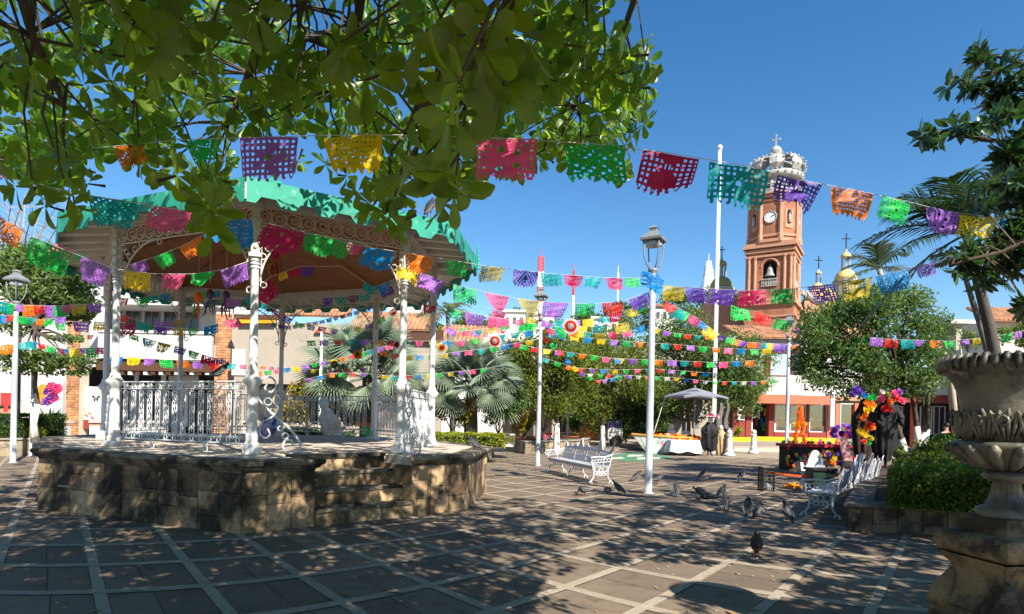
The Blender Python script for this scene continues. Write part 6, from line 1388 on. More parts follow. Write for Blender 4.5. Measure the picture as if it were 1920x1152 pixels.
def arch_face(mb, w, z0, z1, aw, az0, azs, y0, th):
    mb.box((-(w + aw) / 4 - 0, y0, (z0 + z1) / 2), ((w - aw) / 2, th, z1 - z0)); mb.box(((w + aw) / 4, y0, (z0 + z1) / 2), ((w - aw) / 2, th, z1 - z0))
    if az0 > z0: mb.box((0, y0, (z0 + az0) / 2), (aw, th, az0 - z0))
    n = 12; r = aw / 2
    for k in range(n):
        a, b = pi * k / n, pi * (k + 1) / n
        for y in (y0 - th / 2, y0 + th / 2): mb.add([(r * math.cos(a), y, azs + r * math.sin(a)), (r * math.cos(b), y, azs + r * math.sin(b)), (r * math.cos(b), y, z1), (r * math.cos(a), y, z1)], [(0, 1, 2, 3)])
        mb.add([(r * math.cos(a), y0 - th / 2, azs + r * math.sin(a)), (r * math.cos(b), y0 - th / 2, azs + r * math.sin(b)), (r * math.cos(b), y0 + th / 2, azs + r * math.sin(b)), (r * math.cos(a), y0 + th / 2, azs + r * math.sin(a))], [(0, 1, 2, 3)])
S = 3.75
cb('base_stage', m_ch, lambda b: b.box((0, 0, cz(575) / 2), (2 * S + 0.5, 2 * S + 0.5, cz(575))))
for zz, w, h in ((576, 0.8, 0.45), (570, 0.45, 0.4), (600, 0.35, 0.3)): cb('cornice', m_ch2, lambda b: b.box((0, 0, cz(zz)), (2 * S + w + 0.5, 2 * S + w + 0.5, h)))
z0, z1 = cz(568), cz(474)
for k in range(4):
    R = Matrix.Rotation(k * pi / 2, 4, 'Z'); mb = MB(); mb.M = TM @ R; arch_face(mb, 2 * S - 0.6, z0, z1, 2.3, z0 + 2.2, z0 + 5.6, -S + 0.35, 0.7); mb.build('belfry_wall', m_ch, tw_)
    for x in (-S + 0.35, -S + 1.35, S - 1.35, S - 0.35):
        mb = MB(); mb.M = TM @ R; mb.lathe([(0.36, z0), (0.36, z0 + 0.5), (0.27, z0 + 0.6), (0.24, z1 - 1.9), (0.36, z1 - 1.75), (0.40, z1 - 1.5)], 10, (x, -S - 0.05, 0)); mb.build('pilaster', m_ch2, tw_)
        mb = MB(); mb.M = TM @ R; mb.box((x, -S + 0.05, z1 - 1.42), (0.95, 0.5, 0.2)); mb.build('capital', m_ch2, tw_)
    mb = MB(); mb.M = TM @ R
    n = 14
    mb.tube([(1.4 * math.cos(pi * q / n), -S - 0.02, z0 + 5.6 + 1.4 * math.sin(pi * q / n)) for q in range(n + 1)], 0.14, 5); mb.build('arch_moulding', m_ch2, tw_)
    mb = MB(); mb.M = TM @ R; mb.box((0, -S - 0.12, z0 + 3.45), (2.7, 0.25, 0.18)); mb.box((0, -S - 0.12, z0 + 2.3), (2.7, 0.25, 0.15)); bl = mb.build('balustrade', m_crown, tw_)
    for q in range(10): mb = MB(); mb.M = TM @ R; mb.lathe([(0.06, z0 + 2.36), (0.1, z0 + 2.7), (0.06, z0 + 3.1), (0.08, z0 + 3.38)], 6, (-1.2 + 0.267 * q, -S - 0.12, 0)); mb.build('baluster', m_crown, bl)
cb('belfry_shade_block', m_dark, lambda b: b.box((0, 0, (z0 + z1) / 2), (2 * S - 2.4, 2 * S - 2.4, z1 - z0 - 0.2)))  # solid block, near black for the shade behind the arches
for py, w, h in ((489, 0.25, 0.35), (480, 0.5, 0.5), (472, 1.1, 0.45), (467, 0.5, 0.4)): cb('cornice', m_ch2, lambda b: b.box((0, 0, cz(py)), (2 * S + w + 0.25, 2 * S + w + 0.25, h)))
be = Vector((0.0, -S + 0.55, z0 + 4.0)); cb('bell', m_bell, lambda b: b.lathe([(0.95, 0), (0.9, 0.15), (0.62, 0.6), (0.5, 1.3), (0.38, 1.6), (0.1, 1.75), (0.08, 2.2)], 16, be), smooth=True)
RO = 4.25; o0, o1 = cz(465), cz(380)
cb('clock_stage', m_ch, lambda b: b.lathe([(RO, o0), (RO, o1)], 8, a0=pi / 8))
for py, w, h in ((462, 0.45, 0.5), (452, 0.2, 0.4), (388, 0.2, 0.3), (381, 0.5, 0.35), (376, 0.75, 0.3)): cb('cornice', m_ch2, lambda b: b.lathe([(RO + w, cz(py) - h / 2), (RO + w, cz(py) + h / 2)], 8, a0=pi / 8))
for k in range(8):
    a = pi / 8 + k * pi / 4; cb('pilaster', m_ch2, lambda b: b.lathe([(0.5, o0 + 0.3), (0.5, o0 + 1.3), (0.36, o0 + 1.4), (0.34, o1 - 1.0), (0.5, o1 - 0.8), (0.5, o1)], 8, (RO * math.cos(a), RO * math.sin(a), 0)))
ri = RO * math.cos(pi / 8)
for k in range(8):
    R = TM @ Matrix.Rotation(k * pi / 4, 4, 'Z'); mb = MB(); mb.M = R; mz = (o0 + o1) / 2 + 0.3
    if k % 2 == 0:
        disk = [(0.95 * math.cos(2 * pi * q / 24), 0.95 * math.sin(2 * pi * q / 24)) for q in range(24)]
        mb.add([(x, -ri - 0.10, mz + y) for x, y in disk] + [(x, -ri, mz + y) for x, y in disk], [tuple(range(24))] + [(q, (q + 1) % 24, 24 + (q + 1) % 24, 24 + q) for q in range(24)]); ck = mb.build('clock_face', mat('clock_white', (0.75, 0.74, 0.72), 0.5, 0.03), tw_)
        mb = MB(); mb.M = R; mb.ring((0, -ri - 0.12, mz), 1.0, 0.09, (1, 0, 0), (0, 0, 1), 24, 5); mb.build('clock_rim', m_bell, ck)
        for q in range(12):
            mb = MB(); mb.M = R; a = q * pi / 6; mb.box((0.76 * math.sin(a), -ri - 0.11, mz + 0.76 * math.cos(a)), (0.11, 0.03, 0.16)); mb.build('hour_mark', m_dark, ck)
        for a, l in ((rad(55), 0.5), (rad(68), 0.75)): mb = MB(); mb.M = R; mb.tube([(0, -ri - 0.14, mz), (l * math.sin(a), -ri - 0.14, mz + l * math.cos(a))], 0.05, 4); mb.build('clock_hand', m_dark, ck)
    else:
        mb.box((0, -ri - 0.02, mz - 0.3), (1.5, 0.16, 3.2)); nf = mb.build('niche', m_ch2, tw_); mb = MB(); mb.M = R; mb.box((0, -ri - 0.06, mz - 0.1), (0.85, 0.12, 2.0)); mb.lathe([(0.42, 0), (0.3, 0.3), (0.05, 0.42)], 10, (0, -ri - 0.02, mz + 0.85)); mb.build('niche_shade_slab', m_dark, nf)  # dark slab stands proud of the niche, recess shade put into its colour
        mb = MB(); mb.M = R; mb.tube([(0, -ri - 0.2, mz - 1.0), (0, -ri - 0.22, mz + 0.1), (0, -ri - 0.2, mz + 0.45)], [0.28, 0.24, 0.1], 8); mb.blob((0, -ri - 0.2, mz + 0.65), 0.17, 8, 6); mb.build('statue', m_crown, nf)
# crown
zc0 = cz(374); cb('crown_base', m_crown, lambda b: b.lathe([(RO + 0.1, zc0), (RO + 0.1, zc0 + 0.3), (RO - 0.6, zc0 + 0.35)], 16))
zr = cz(341)
for k in range(16):
    a = k * pi / 8; c, s = math.cos(a), math.sin(a)
    def figure(b):
        q = 3.7 if k % 2 == 0 else 3.95; h = (zr - zc0) if k % 2 == 0 else 1.9
        b.tube([(q * c, q * s, zc0 + 0.3), (q * c, q * s, zc0 + 0.3 + h * 0.3), (q * c, q * s, zc0 + 0.3 + h * 0.55), (q * c, q * s, zc0 + 0.3 + h * 0.68)], [0.45, 0.32, 0.36, 0.12], 7); b.blob((q * c, q * s, zc0 + 0.3 + h * 0.76), 0.24, 7, 5)
        for sg in (-1, 1): b.add([(q * c - sg * s * 0.2, q * s + sg * c * 0.2, zc0 + h * 0.6), (q * c - sg * s * 0.85, q * s + sg * c * 0.85, zc0 + h * 0.98), (q * c - sg * s * 0.75, q * s + sg * c * 0.75, zc0 + h * 0.5), (q * c - sg * s * 0.3, q * s + sg * c * 0.3, zc0 + h * 0.38)], [(0, 1, 2, 3)]); b.tube([(q * c - sg * s * 0.3, q * s + sg * c * 0.3, zc0 + 0.3 + h * 0.6), (q * c * 1.03 - sg * s * 0.55, q * s * 1.03 + sg * c * 0.55, zc0 + 0.3 + h * 0.98)], 0.1, 5)
    cb('angel', m_crown, figure)
cb('crown_rail', m_crown, lambda b: (b.ring((0, 0, zc0 + 0.5), 4.2, 0.16, (1, 0, 0), (0, 1, 0), 24, 5), b.ring((0, 0, zc0 + 1.5), 4.25, 0.14, (1, 0, 0), (0, 1, 0), 24, 5)))
for k in range(32): a = k * pi / 16; cb('rail_baluster', m_crown, lambda b: b.tube([(4.2 * math.cos(a), 4.2 * math.sin(a), zc0 + 0.5), (4.24 * math.cos(a), 4.24 * math.sin(a), zc0 + 1.5)], 0.1, 5))
cb('crown_ring', m_crown, lambda b: b.lathe([(3.7, zr - 0.5), (4.3, zr - 0.45), (4.55, zr), (4.6, zr + 0.5), (4.3, zr + 0.75), (3.9, zr + 0.8), (3.7, zr - 0.5)], 32, cap=False), smooth=True)
for k in range(24): a = k * pi / 12; cb('crown_jewel', m_crown, lambda b: b.blob((4.58 * math.cos(a), 4.58 * math.sin(a), zr + 0.2), 0.2, 6, 4))
zo = cz(296)
for k in range(8):
    a = k * pi / 4 + 0.2; c, s = math.cos(a), math.sin(a)
    pr_ = [(4.3, zr + 0.6), (4.75, zr + 1.5), (4.6, zr + 2.5), (3.9, zr + 3.3), (2.8, zr + 3.7), (1.7, zr + 3.85), (0.8, zo + 0.1)]
    wd = [0.75, 1.15, 1.2, 1.0, 0.75, 0.5, 0.35]
    def petal(b):
        vs = []
        for (r, z), w in zip(pr_, wd):
            for k2, q in ((-1, 0), (-0.5, 0.22), (0, 0.3), (0.5, 0.22), (1, 0)): vs.append(((r + q * 0.8) * c - s * w * k2, (r + q * 0.8) * s + c * w * k2, z + q * 0.5))
            for k2 in (1, -1): vs.append(((r - 0.25) * c - s * w * k2 * 0.9, (r - 0.25) * s + c * w * k2 * 0.9, z - 0.1))
        b.add(vs, [(7 * i + j, 7 * i + (j + 1) % 7, 7 * i + 7 + (j + 1) % 7, 7 * i + 7 + j) for i in range(6) for j in range(7)])
        for (r, z), w in zip(pr_, wd):
            for k2 in (-0.95, 0, 0.95): b.blob(((r + 0.2) * c - s * w * k2, (r + 0.2) * s + c * w * k2, z + 0.12), 0.17, 6, 4)
    cb('crown_arch', m_crown, petal)
cb('orb', m_crown, lambda b: (b.lathe([(0.9, zo - 0.6), (1.1, zo), (0.6, zo + 0.3)], 14), b.blob((0, 0, zo + 1.05), 1.0, 14, 9)), smooth=True)
cb('cross', m_crown, lambda b: (b.box((0, 0, zo + 2.9), (0.2, 0.2, 2.0)), b.box((0, 0, zo + 3.2), (1.2, 0.2, 0.2)), [b.blob((x, 0, z), 0.2, 6, 4) for x, z in ((-0.6, zo + 3.2), (0.6, zo + 3.2), (0, zo + 3.95))]))
# nave, side domes
nv = thing('church_nave', 'brick church nave with curved white gable beside the tower', 'church', (at(1560, 700, CY + 6).x, CY + 6, 0))
fbox('wall', nv, m_ch2, 1490, 1640, 585, 840, CY + 6, 8); fbox('wall', nv, m_ch2, 1330, 1400, 560, 840, CY + 6, 8); fbox('gable_block', nv, m_ch2, 1508, 1548, 565, 590, CY + 5, 2)
mb = MB(); mb.tube([at(x, y, CY + 5) for x, y in ((1505, 545), (1503, 552), (1508, 556), (1512, 548), (1516, 555), (1524, 563), (1534, 567), (1546, 566), (1548, 575), (1541, 578))], 0.45, 6); mb.build('curved_gable', m_crown, nv)
mb = MB(); c = at(1538, 572, CY + 8); mb.lathe([(3.4, -1), (3.4, 0), (3.2, 1.0), (2.6, 2.1), (1.6, 2.9), (0.1, 3.2)], 20, c); mb.build('yellow_dome', mat('yellow_dome', (0.62, 0.44, 0.08), 0.7, 0.12, 0.6), nv, True)
def cupola(label, px, ytop, ybase, Y, r, dome_m, drum_m):
    k = Y / FPX; o = at(px, ybase, Y); H = (ybase - ytop) * k; t = thing('church_cupola', label, 'cupola', (o.x, o.y, 0))
    mb = MB(); mb.lathe([(r, -o.z), (r, 0), (r * 1.12, 0.05), (r * 1.12, 0.3)], 12, o); mb.build('drum', drum_m, t)
    mb = MB(); mb.lathe([(r * 0.98, 0.3), (r * 0.9, r * 0.6), (r * 0.65, r * 1.0), (r * 0.3, r * 1.2)], 16, o); mb.build('dome', dome_m, t, True)
    z = r * 1.15; lr = r * 0.36; lh = H * 0.26
    for q in range(6):
        a = q * pi / 3; mb = MB(); mb.tube([o + Vector((lr * math.cos(a), lr * math.sin(a), z)), o + Vector((lr * math.cos(a), lr * math.sin(a), z + lh))], lr * 0.2, 6); mb.build('lantern_column', m_crown, t)
    mb = MB(); mb.lathe([(lr * 1.25, z + lh), (lr * 1.3, z + lh + 0.2), (lr * 1.0, z + lh + lr * 0.9), (lr * 0.2, z + lh + lr * 1.5), (lr * 0.3, z + lh + lr * 1.8), (0.05, z + lh + lr * 2.3)], 12, o); mb.build('lantern_roof', dome_m, t, True)
    mb = MB(); zc_ = z + lh + lr * 2.2; hh = H - zc_; mb.box(o + Vector((0, 0, zc_ + hh / 2)), (0.16, 0.16, hh)); mb.box(o + Vector((0, 0, zc_ + hh * 0.66)), (hh * 0.55, 0.14, 0.16)); mb.build('cross', m_dark, t)
m_gold = mat('golden_dome', (0.55, 0.42, 0.17), 0.6, 0.15, 0.8)
cupola('golden church dome with lantern and cross right of the tower', 1585, 438, 530, CY + 12, 2.1, m_gold, m_crown); cupola('small domed lantern with a cross between the tower and the golden dome', 1534, 480, 545, CY + 16, 1.3, m_gold, m_crown); cupola('grey-green church dome behind the flagpole', 1352, 462, 545, CY + 14, 2.3, mat('olive_dome', (0.28, 0.27, 0.10), 0.7, 0.15), m_grey)
# ================================================================ hill, masts and far houses
m_hill = mat('hill_green', (0.05, 0.085, 0.03), 0.95, 0.35, 0.15)
mb = MB(); vs = []; fs = []; nx_, ny_ = 40, 8
for j in range(ny_ + 1):
    for i in range(nx_ + 1):
        x = -140 + 330 * i / nx_; y = 150 + 100 * j / ny_
        px_ = 960 + FPX * x / y; rdg = interp([(-400, 6), (600, 8), (880, 20), (1000, 21), (1100, 20), (1230, 27), (1300, 31), (1380, 31), (1500, 22), (1700, 12), (2200, 8)], px_)
        vs.append((x, y, -0.5 + rdg * math.sin(min(1, j / (ny_ - 2)) * pi / 2) * (y / 200) * (1 + 0.05 * math.sin(i * 1.7 + j))))
for j in range(ny_):
    for i in range(nx_): k = j * (nx_ + 1) + i; fs.append((k, k + 1, k + nx_ + 2, k + nx_ + 1))
mb.add(vs, fs); tag(mb.build('hill', m_hill, None, True), kind='structure')
rg = random.Random(77); mb = MB()
for k in range(110):
    px = rg.uniform(860, 1420); pyr = interp([(860, 600), (1000, 585), (1100, 592), (1230, 560), (1300, 545), (1420, 560)], px) + rg.uniform(0, 45); c = at(px, pyr, 150); scatter(mb, [(c.x, c.y, c.z, 2.6, 2.4, 1.9)], 130, 0.9, rg)
tag(mb.build('hillside_wood', m_tree_g), 'green wooded hillside with houses beyond the plaza', 'hillside wood', kind='stuff')
m_pinkw = mat('pale_house', (0.66, 0.62, 0.57), 0.85, 0.08, 0.4)
for k, (x0, x1, y0, y1, lab) in enumerate(((1228, 1266, 575, 640, 'pale villa with a low roof on the hill right of the tall lamp post'), (945, 985, 585, 640, 'white hill house above the potted palm'), (1110, 1160, 598, 640, 'white hill house between the lamp posts'), (1000, 1040, 590, 640, 'hill house behind the white lamp post'))):
    t = thing('hill_house', lab, 'house', (at((x0 + x1) / 2, 700, 140).x, 140, 0)); fbox('wall', t, m_pinkw if k else m_wht, x0, x1, y0, y1, 140, 6); fbox('roof', t, m_tile if k == 0 else m_trimw, x0 - 2, x1 + 2, y0 - 4, y0, 139.5, 7)
    for q in range(3): xx = x0 + (x1 - x0) * (q + 0.25) / 3; fwindow(t, xx, xx + (x1 - x0) * 0.16, y0 + 10, y0 + 22, 139.9)
def mast(label, px, y0, y1, Y, w, cols, taper=0.25):
    k = Y / FPX; b = at(px, y1, Y); H = (y1 - y0) * k; t = thing('radio_mast', label, 'radio mast', (b.x, b.y, 0)); n = len(cols)
    for q in range(n):
        mb = MB(); f0, f1 = q / n, (q + 1) / n; w0, w1 = w * (1 - (1 - taper) * f0), w * (1 - (1 - taper) * f1)
        for sx, sy in ((-1, -1), (1, -1), (1, 1), (-1, 1)): mb.tube([b + Vector((sx * w0, sy * w0, H * f0)), b + Vector((sx * w1, sy * w1, H * f1))], 0.16, 4)
        for j in range(4):
            u = f0 + (f1 - f0) * j / 4; v_ = f0 + (f1 - f0) * (j + 1) / 4; wa = w * (1 - (1 - taper) * u); wb = w * (1 - (1 - taper) * v_)
            mb.tube([b + Vector((-wa, -wa, H * u)), b + Vector((wb, -wb, H * v_))], 0.12, 3); mb.tube([b + Vector((wa, -wa, H * u)), b + Vector((-wb, -wb, H * v_))], 0.12, 3); mb.tube([b + Vector((-wa, -wa, H * u)), b + Vector((wa, -wa, H * u))], 0.12, 3)
        mb.build('mast_section', cols[q], t)
    mb = MB(); mb.tube([b + Vector((0, 0, H)), b + Vector((0, 0, H + 2))], 0.1, 4); mb.tube([(b.x, b.y, 0), b], 0.3, 5); mb.build('mast_stem', cols[-1], t); return t, b, H
m_mr, m_mw = mat('mast_red', (0.55, 0.06, 0.06), 0.6), mat('mast_white', (0.72, 0.70, 0.72), 0.6)
mast('red and white radio mast rising above the white lamp post', 1012, 482, 595, 160, 0.75, [m_mw, m_mr, m_mw, m_mr], 0.8)
t, b, H = mast('broad white lattice mast bristling with dishes left of the flagpole', 1327, 490, 570, 165, 2.0, [m_mw, m_mw, m_mw, m_mw], 0.2)
for k in range(16): mb = MB(); a = k * 2.4; z = H * (0.12 + 0.05 * k); mb.blob(b + Vector((1.6 * (1 - z / H) * math.cos(a) + 0.3 * math.cos(a), -1.2 * (1 - z / H) - 0.4, z)), (0.5, 0.3, 0.55), 7, 5); mb.build('dish', m_mw, t)
mast('thin mast with a red tip on the hill left of the tall lamp post', 1074, 508, 600, 165, 0.22, [m_mw, m_mr], 0.6); mast('slender distant mast on the hill close to the tall lamp post', 1157, 512, 600, 170, 0.15, [m_mw], 0.6)
# ================================================================ altars, figures and small things in the plaza
rg = random.Random(91)
def flower_mesh(n, seed):
    r = random.Random(seed); mb = MB()
    for lay, (R, up, k) in enumerate(((1.0, 0.15, n), (0.75, 0.5, n - 1), (0.45, 0.85, n - 3))):
        for i in range(k):
            a = 2 * pi * (i + 0.5 * lay) / k + r.uniform(-0.15, 0.15); d = Vector((math.cos(a), math.sin(a), 0)); s = Vector((-d.y, d.x, 0)); w = 0.42 * R
            mb.add([Vector((0, 0, 0.1 * lay)), d * R * 0.6 - s * w + Vector((0, 0, up * 0.6)), d * R + Vector((0, 0, up + r.uniform(-0.1, 0.1))), d * R * 0.6 + s * w + Vector((0, 0, up * 0.6))], [(0, 1, 2, 3)])
    return mb.mesh('paper_flower', m_paper['O'], False)
FLW = [flower_mesh(8, k) for k in range(4)]
def flower(parent, p, r, c, toward=Vector((0, -1, 0.3)), name='paper_flower'):
    d = (toward + rand_dir(rg) * 0.5).normalized(); F = frame(rand_dir(rg).cross(d), d)
    o = link(name, FLW[rg.randrange(4)], parent, Matrix.Translation(p) @ (F * (r * 0.84)).to_4x4()); o.material_slots[0].link = 'OBJECT'; o.material_slots[0].material = m_paper[c]; return o
def heap(name, parent, m, c, r, n, s):
    mb = MB()
    for _ in range(n):
        d = rand_dir(rg, 0, 1); q = rg.random() ** 0.4; mb.blob((c[0] + d.x * r[0] * q, c[1] + d.y * r[1] * q, c[2] + d.z * r[2] * q), s * rg.uniform(0.7, 1.3), 6, 4, 0.2)
    return tag(mb.build(name, m, parent), kind='stuff')
m_mar = mat('marigold', (0.80, 0.26, 0.01), 0.8, 0.25, 6); m_board = mat('grey_board', (0.5, 0.55, 0.5), 0.7)
m_robe = mat('black_robe', (0.012, 0.012, 0.014), 0.75, 0.3, 4, 0.3, 12); m_robe2 = mat('brown_robe', (0.035, 0.018, 0.014), 0.8, 0.3, 4, 0.3, 12); m_bone = mat('bone_white', (0.68, 0.66, 0.62), 0.6, 0.08, 5)
# ---- boat altar
Yb = 32.0
bo = thing('boat_altar', 'small painted boat piled with marigolds beside the clothed table', 'boat', (at(1245, 850, Yb).x, Yb, 0))
xs_ = [at(1184 + 128 * k / 10, 840, Yb).x for k in range(11)]; mb = MB(); vs = []
for k, x in enumerate(xs_):
    u = k / 10; w = 0.62 * math.sin(min(1, 0.12 + u * 1.4) * pi / 2) * (1 if u < 0.85 else 0.9); zb_ = 0.02 + 0.42 * (1 - min(1, u / 0.28)) ** 2; zt = 0.86 + 0.12 * (1 - u) ** 2
    xb = x + 0.9 * (1 - min(1, u / 0.3)) * 0.5
    vs += [(x, Yb - w, zt), (xb, Yb - w * 0.62, zb_), (xb, Yb + w * 0.62, zb_), (x, Yb + w, zt)]
mb.add(vs, [q for k in range(10) for q in ((4 * k, 4 * k + 1, 4 * k + 5, 4 * k + 4), (4 * k + 1, 4 * k + 2, 4 * k + 6, 4 * k + 5), (4 * k + 2, 4 * k + 3, 4 * k + 7, 4 * k + 6))] + [(0, 3, 2, 1), (40, 41, 42, 43)])
mb.build('hull', mat('painted_hull', (0.66, 0.64, 0.62), 0.6, 0.1, 2, stain=(0.10, 0.38, 0.36), stain_s=2.2, stain_t=0.6, stain2=(0.55, 0.10, 0.16), stain2_s=3.1, stain2_t=0.62), bo)
for s_ in (-1, 1): mb = MB(); mb.tube([(vs[4 * k][0], Yb + s_ * (Yb - vs[4 * k][1]), vs[4 * k][2] + 0.02) for k in range(11)], 0.055, 6); mb.build('gunwale', mat('orange_gunwale', (0.62, 0.22, 0.03), 0.6, 0.15, 4), bo)
heap('marigold_heap', bo, m_mar, ((xs_[1] + xs_[-1]) / 2 + 0.2, Yb, 0.86), (1.5, 0.45, 0.14), 150, 0.07)
for k in range(12): flower(bo, Vector((xs_[3] + 0.19 * k, Yb - 0.3, 1.0)), 0.1, 'ORYPW'[k % 5])
pk = thing('dark_slab', 'low dark slab on the paving at the bow of the boat', 'plank', (at(1183, 846, 30).x, 30, 0)); a, b = ground(1163, 840), ground(1206, 846); mb = MB(); mb.slab(a, a + Vector((0, 0.4, 0)), b + Vector((0, 0.4, 0)), b, Vector((0, 0, 0.16))); mb.build('board', mat('dark_purple', (0.06, 0.045, 0.06), 0.8, 0.2, 3), pk)  # low dark purple slab at the bow
# ---- table with white cloth
Yt = 31.0
tb = thing('offering_table', 'small table under a draped white cloth at the stern of the boat', 'table', (at(1280, 848, Yt).x, Yt, 0)); x0, x1 = at(1256, 830, Yt).x, at(1306, 830, Yt).x
for x in (x0 + 0.12, x1 - 0.12):
    for y in (Yt - 0.3, Yt + 0.3): mb = MB(); mb.tube([(x, y, 0), (x, y, 0.74)], 0.03, 6); mb.build('leg', m_woodb, tb)
mb = MB(); mb.box(((x0 + x1) / 2, Yt, 0.75), (x1 - x0, 0.8, 0.04)); mb.build('table_top', m_woodb, tb)
cl = thing('white_tablecloth', 'white cloth hanging in folds over the small table by the boat', 'tablecloth', ((x0 + x1) / 2, Yt, 0.77)); mb = MB(); vs = []; per = []
n = 60
for k in range(n):
    u = k / n * 4; s = int(u); f = u - s; P4 = [(x0 - 0.03, Yt - 0.43), (x1 + 0.03, Yt - 0.43), (x1 + 0.03, Yt + 0.43), (x0 - 0.03, Yt + 0.43)]; a, b = P4[s], P4[(s + 1) % 4]; per.append((a[0] + (b[0] - a[0]) * f, a[1] + (b[1] - a[1]) * f))
cx, cy = (x0 + x1) / 2, Yt
for j, z in enumerate((0.78, 0.62, 0.42, 0.26)):
    for k, (x, y) in enumerate(per):
        q = 1 + 0.05 * j + 0.045 * j * math.sin(k * 1.9) ; vs.append((cx + (x - cx) * q, cy + (y - cy) * q, z - (0.12 * abs(math.sin(k * 0.37)) if j == 3 else 0)))
mb.add(vs, [tuple(range(n))] + [(j * n + k, (j + 1) * n + k, (j + 1) * n + (k + 1) % n, j * n + (k + 1) % n) for j in range(3) for k in range(n)]); mb.build('cloth', mat('white_cloth', (0.76, 0.74, 0.78), 0.8, 0.05, 3), cl, True)
for k in range(9): flower(cl, Vector((x0 + 0.15 + 0.14 * k, Yt - 0.2, 0.83)), 0.09, 'ORYO'[k % 4])
# ---- parasol
Yq = 32.5; uo = thing('parasol', 'grey cantilever parasol over the boat altar', 'parasol', (at(1305, 840, Yq).x, Yq, 0)); top = at(1303, 727, Yq); R = 62 * Yq / FPX; m_can = mat('grey_canvas', (0.20, 0.205, 0.25), 0.8, 0.06, 2, trans=0.12)
for k in range(8):
    a, b = k * pi / 4 + 0.2, (k + 1) * pi / 4 + 0.2; mb = MB(); A, B = Vector((R * math.cos(a), R * math.sin(a), -0.52)), Vector((R * math.cos(b), R * math.sin(b), -0.52)); m_ = (A + B) / 2 * 0.93 + Vector((0, 0, 0.04))
    mb.add([top, top + A, top + m_, top + B, top + A - Vector((0, 0, 0.09)), top + m_ - Vector((0, 0, 0.07)), top + B - Vector((0, 0, 0.09))], [(0, 1, 2), (0, 2, 3), (1, 4, 5, 2), (2, 5, 6, 3)]); mb.build('canopy_panel', m_can, uo)
    mb = MB(); mb.tube([top - Vector((0, 0, 0.04)), top + A - Vector((0, 0, 0.03))], 0.02, 4); mb.build('rib', m_lant, uo)
mb = MB(); mb.tube([(top.x, Yq, 0), top], 0.04, 8); mb.blob(top + Vector((0, 0, 0.05)), 0.07, 8, 5); mb.build('pole', m_lant, uo); mb = MB(); mb.lathe([(0.4, 0), (0.4, 0.08), (0.06, 0.1)], 14, (top.x, Yq, 0)); mb.build('base', m_lant, uo)
mb = MB(); mb.tube([at(1246, 748, Yq), at(1226, 812, Yq - 0.6)], 0.02, 5); mb.build('guy_rope', m_soffit, uo)
for px, w in ((1306, 0.16), (1349, 0.2), (1362, 0.14)):
    t = thing('net_drape', {1306: 'dark net drape gathered round the parasol pole', 1349: 'grey net drape hanging behind the flagpole', 1362: 'thin grey net drape at the parasol edge'}[px], 'drape', at(px, 748, Yq)); mb = MB(); n = 16; vs = []
    for j in range(7):
        c = at(px + 3 * math.sin(j), 750 + 9 * j, Yq + 0.3)
        for k in range(n): a = 2 * pi * k / n; q = w * (0.35 + 0.12 * j) * (1 + 0.22 * math.sin(5 * a)); vs.append((c.x + q * math.cos(a), c.y + q * math.sin(a), c.z))
    mb.add(vs, [(j * n + k, j * n + (k + 1) % n, (j + 1) * n + (k + 1) % n, (j + 1) * n + k) for j in range(6) for k in range(n)]); mb.build('cloth', mat('grey_net', (0.16, 0.15, 0.15), 0.85, 0.2, 3, trans=0.3), t, True)
# ---- headstone boards
def headstone(label, px, py, Y, w, h, m, lean=0.0, marks=True, rz=0.0, z=None):
    b = Vector((at(px, py, Y).x, Y, 0.0 if z is None else z)); t = thing('headstone_board', label, 'headstone board', b); M_ = Matrix.Translation(b) @ Matrix.Rotation(rz, 4, 'Z') @ Matrix.Rotation(lean, 4, 'X')
    pr = [(-w, 0), (w, 0), (w * 0.96, h * 0.62), (w * 0.80, h * 0.66), (w * 0.72, h * 0.76)] + [(w * 0.62 * math.cos(a), h * 0.76 + h * 0.24 * math.sin(a)) for a in [pi * k / 8 for k in range(1, 8)]] + [(-w * 0.72, h * 0.76), (-w * 0.80, h * 0.66), (-w * 0.96, h * 0.62)]
    n = len(pr); mb = MB(); mb.M = M_; mb.add([(x, 0, z_) for x, z_ in pr] + [(x, 0.05, z_) for x, z_ in pr], [tuple(range(n)), tuple(range(2 * n - 1, n - 1, -1))] + [(k, n + k, n + (k + 1) % n, (k + 1) % n) for k in range(n)]); s = mb.build('board', m, t)
    if marks:
        mk = mat('dark_ink', (0.04, 0.06, 0.05), 0.8)
        mb = MB(); mb.M = M_; mb.box((0, -0.004, h * 0.80), (0.03 * w / 0.3, 0.006, h * 0.16)); mb.box((0, -0.004, h * 0.83), (0.14 * w / 0.3, 0.006, 0.02)); mb.build('cross_mark', mk, s)
        for k, (zz, x_, ww) in enumerate(((0.60, 0, 1.1), (0.54, 0.1, 0.9), (0.36, -0.25, 0.4), (0.30, 0.15, 1.0), (0.25, -0.1, 0.7))):
            mb = MB(); mb.M = M_; mb.box((x_ * w, -0.004, h * zz), (ww * w, 0.006, h * 0.022)); mb.build('written_line', mk, s)
    return t
m_hs = mat('pale_green_board', (0.45, 0.56, 0.47), 0.7, 0.06, 3); m_hsw = mat('white_board', (0.68, 0.68, 0.72), 0.7, 0.05, 3)
headstone('pale green headstone board with a cross behind the boat altar', 1285, 830, 33.6, 0.40, 1.25, m_hs)
headstone('pale green headstone board with a cross and writing left of the marigold arch', 1488, 866, 24.3, 0.34, 0.88, m_hs, rad(-6), True, 0.12)
headstone('white headstone board behind the dark bin by the right bench', 1528, 918, 15.6, 0.25, 1.05, m_hsw, 0.0, False)
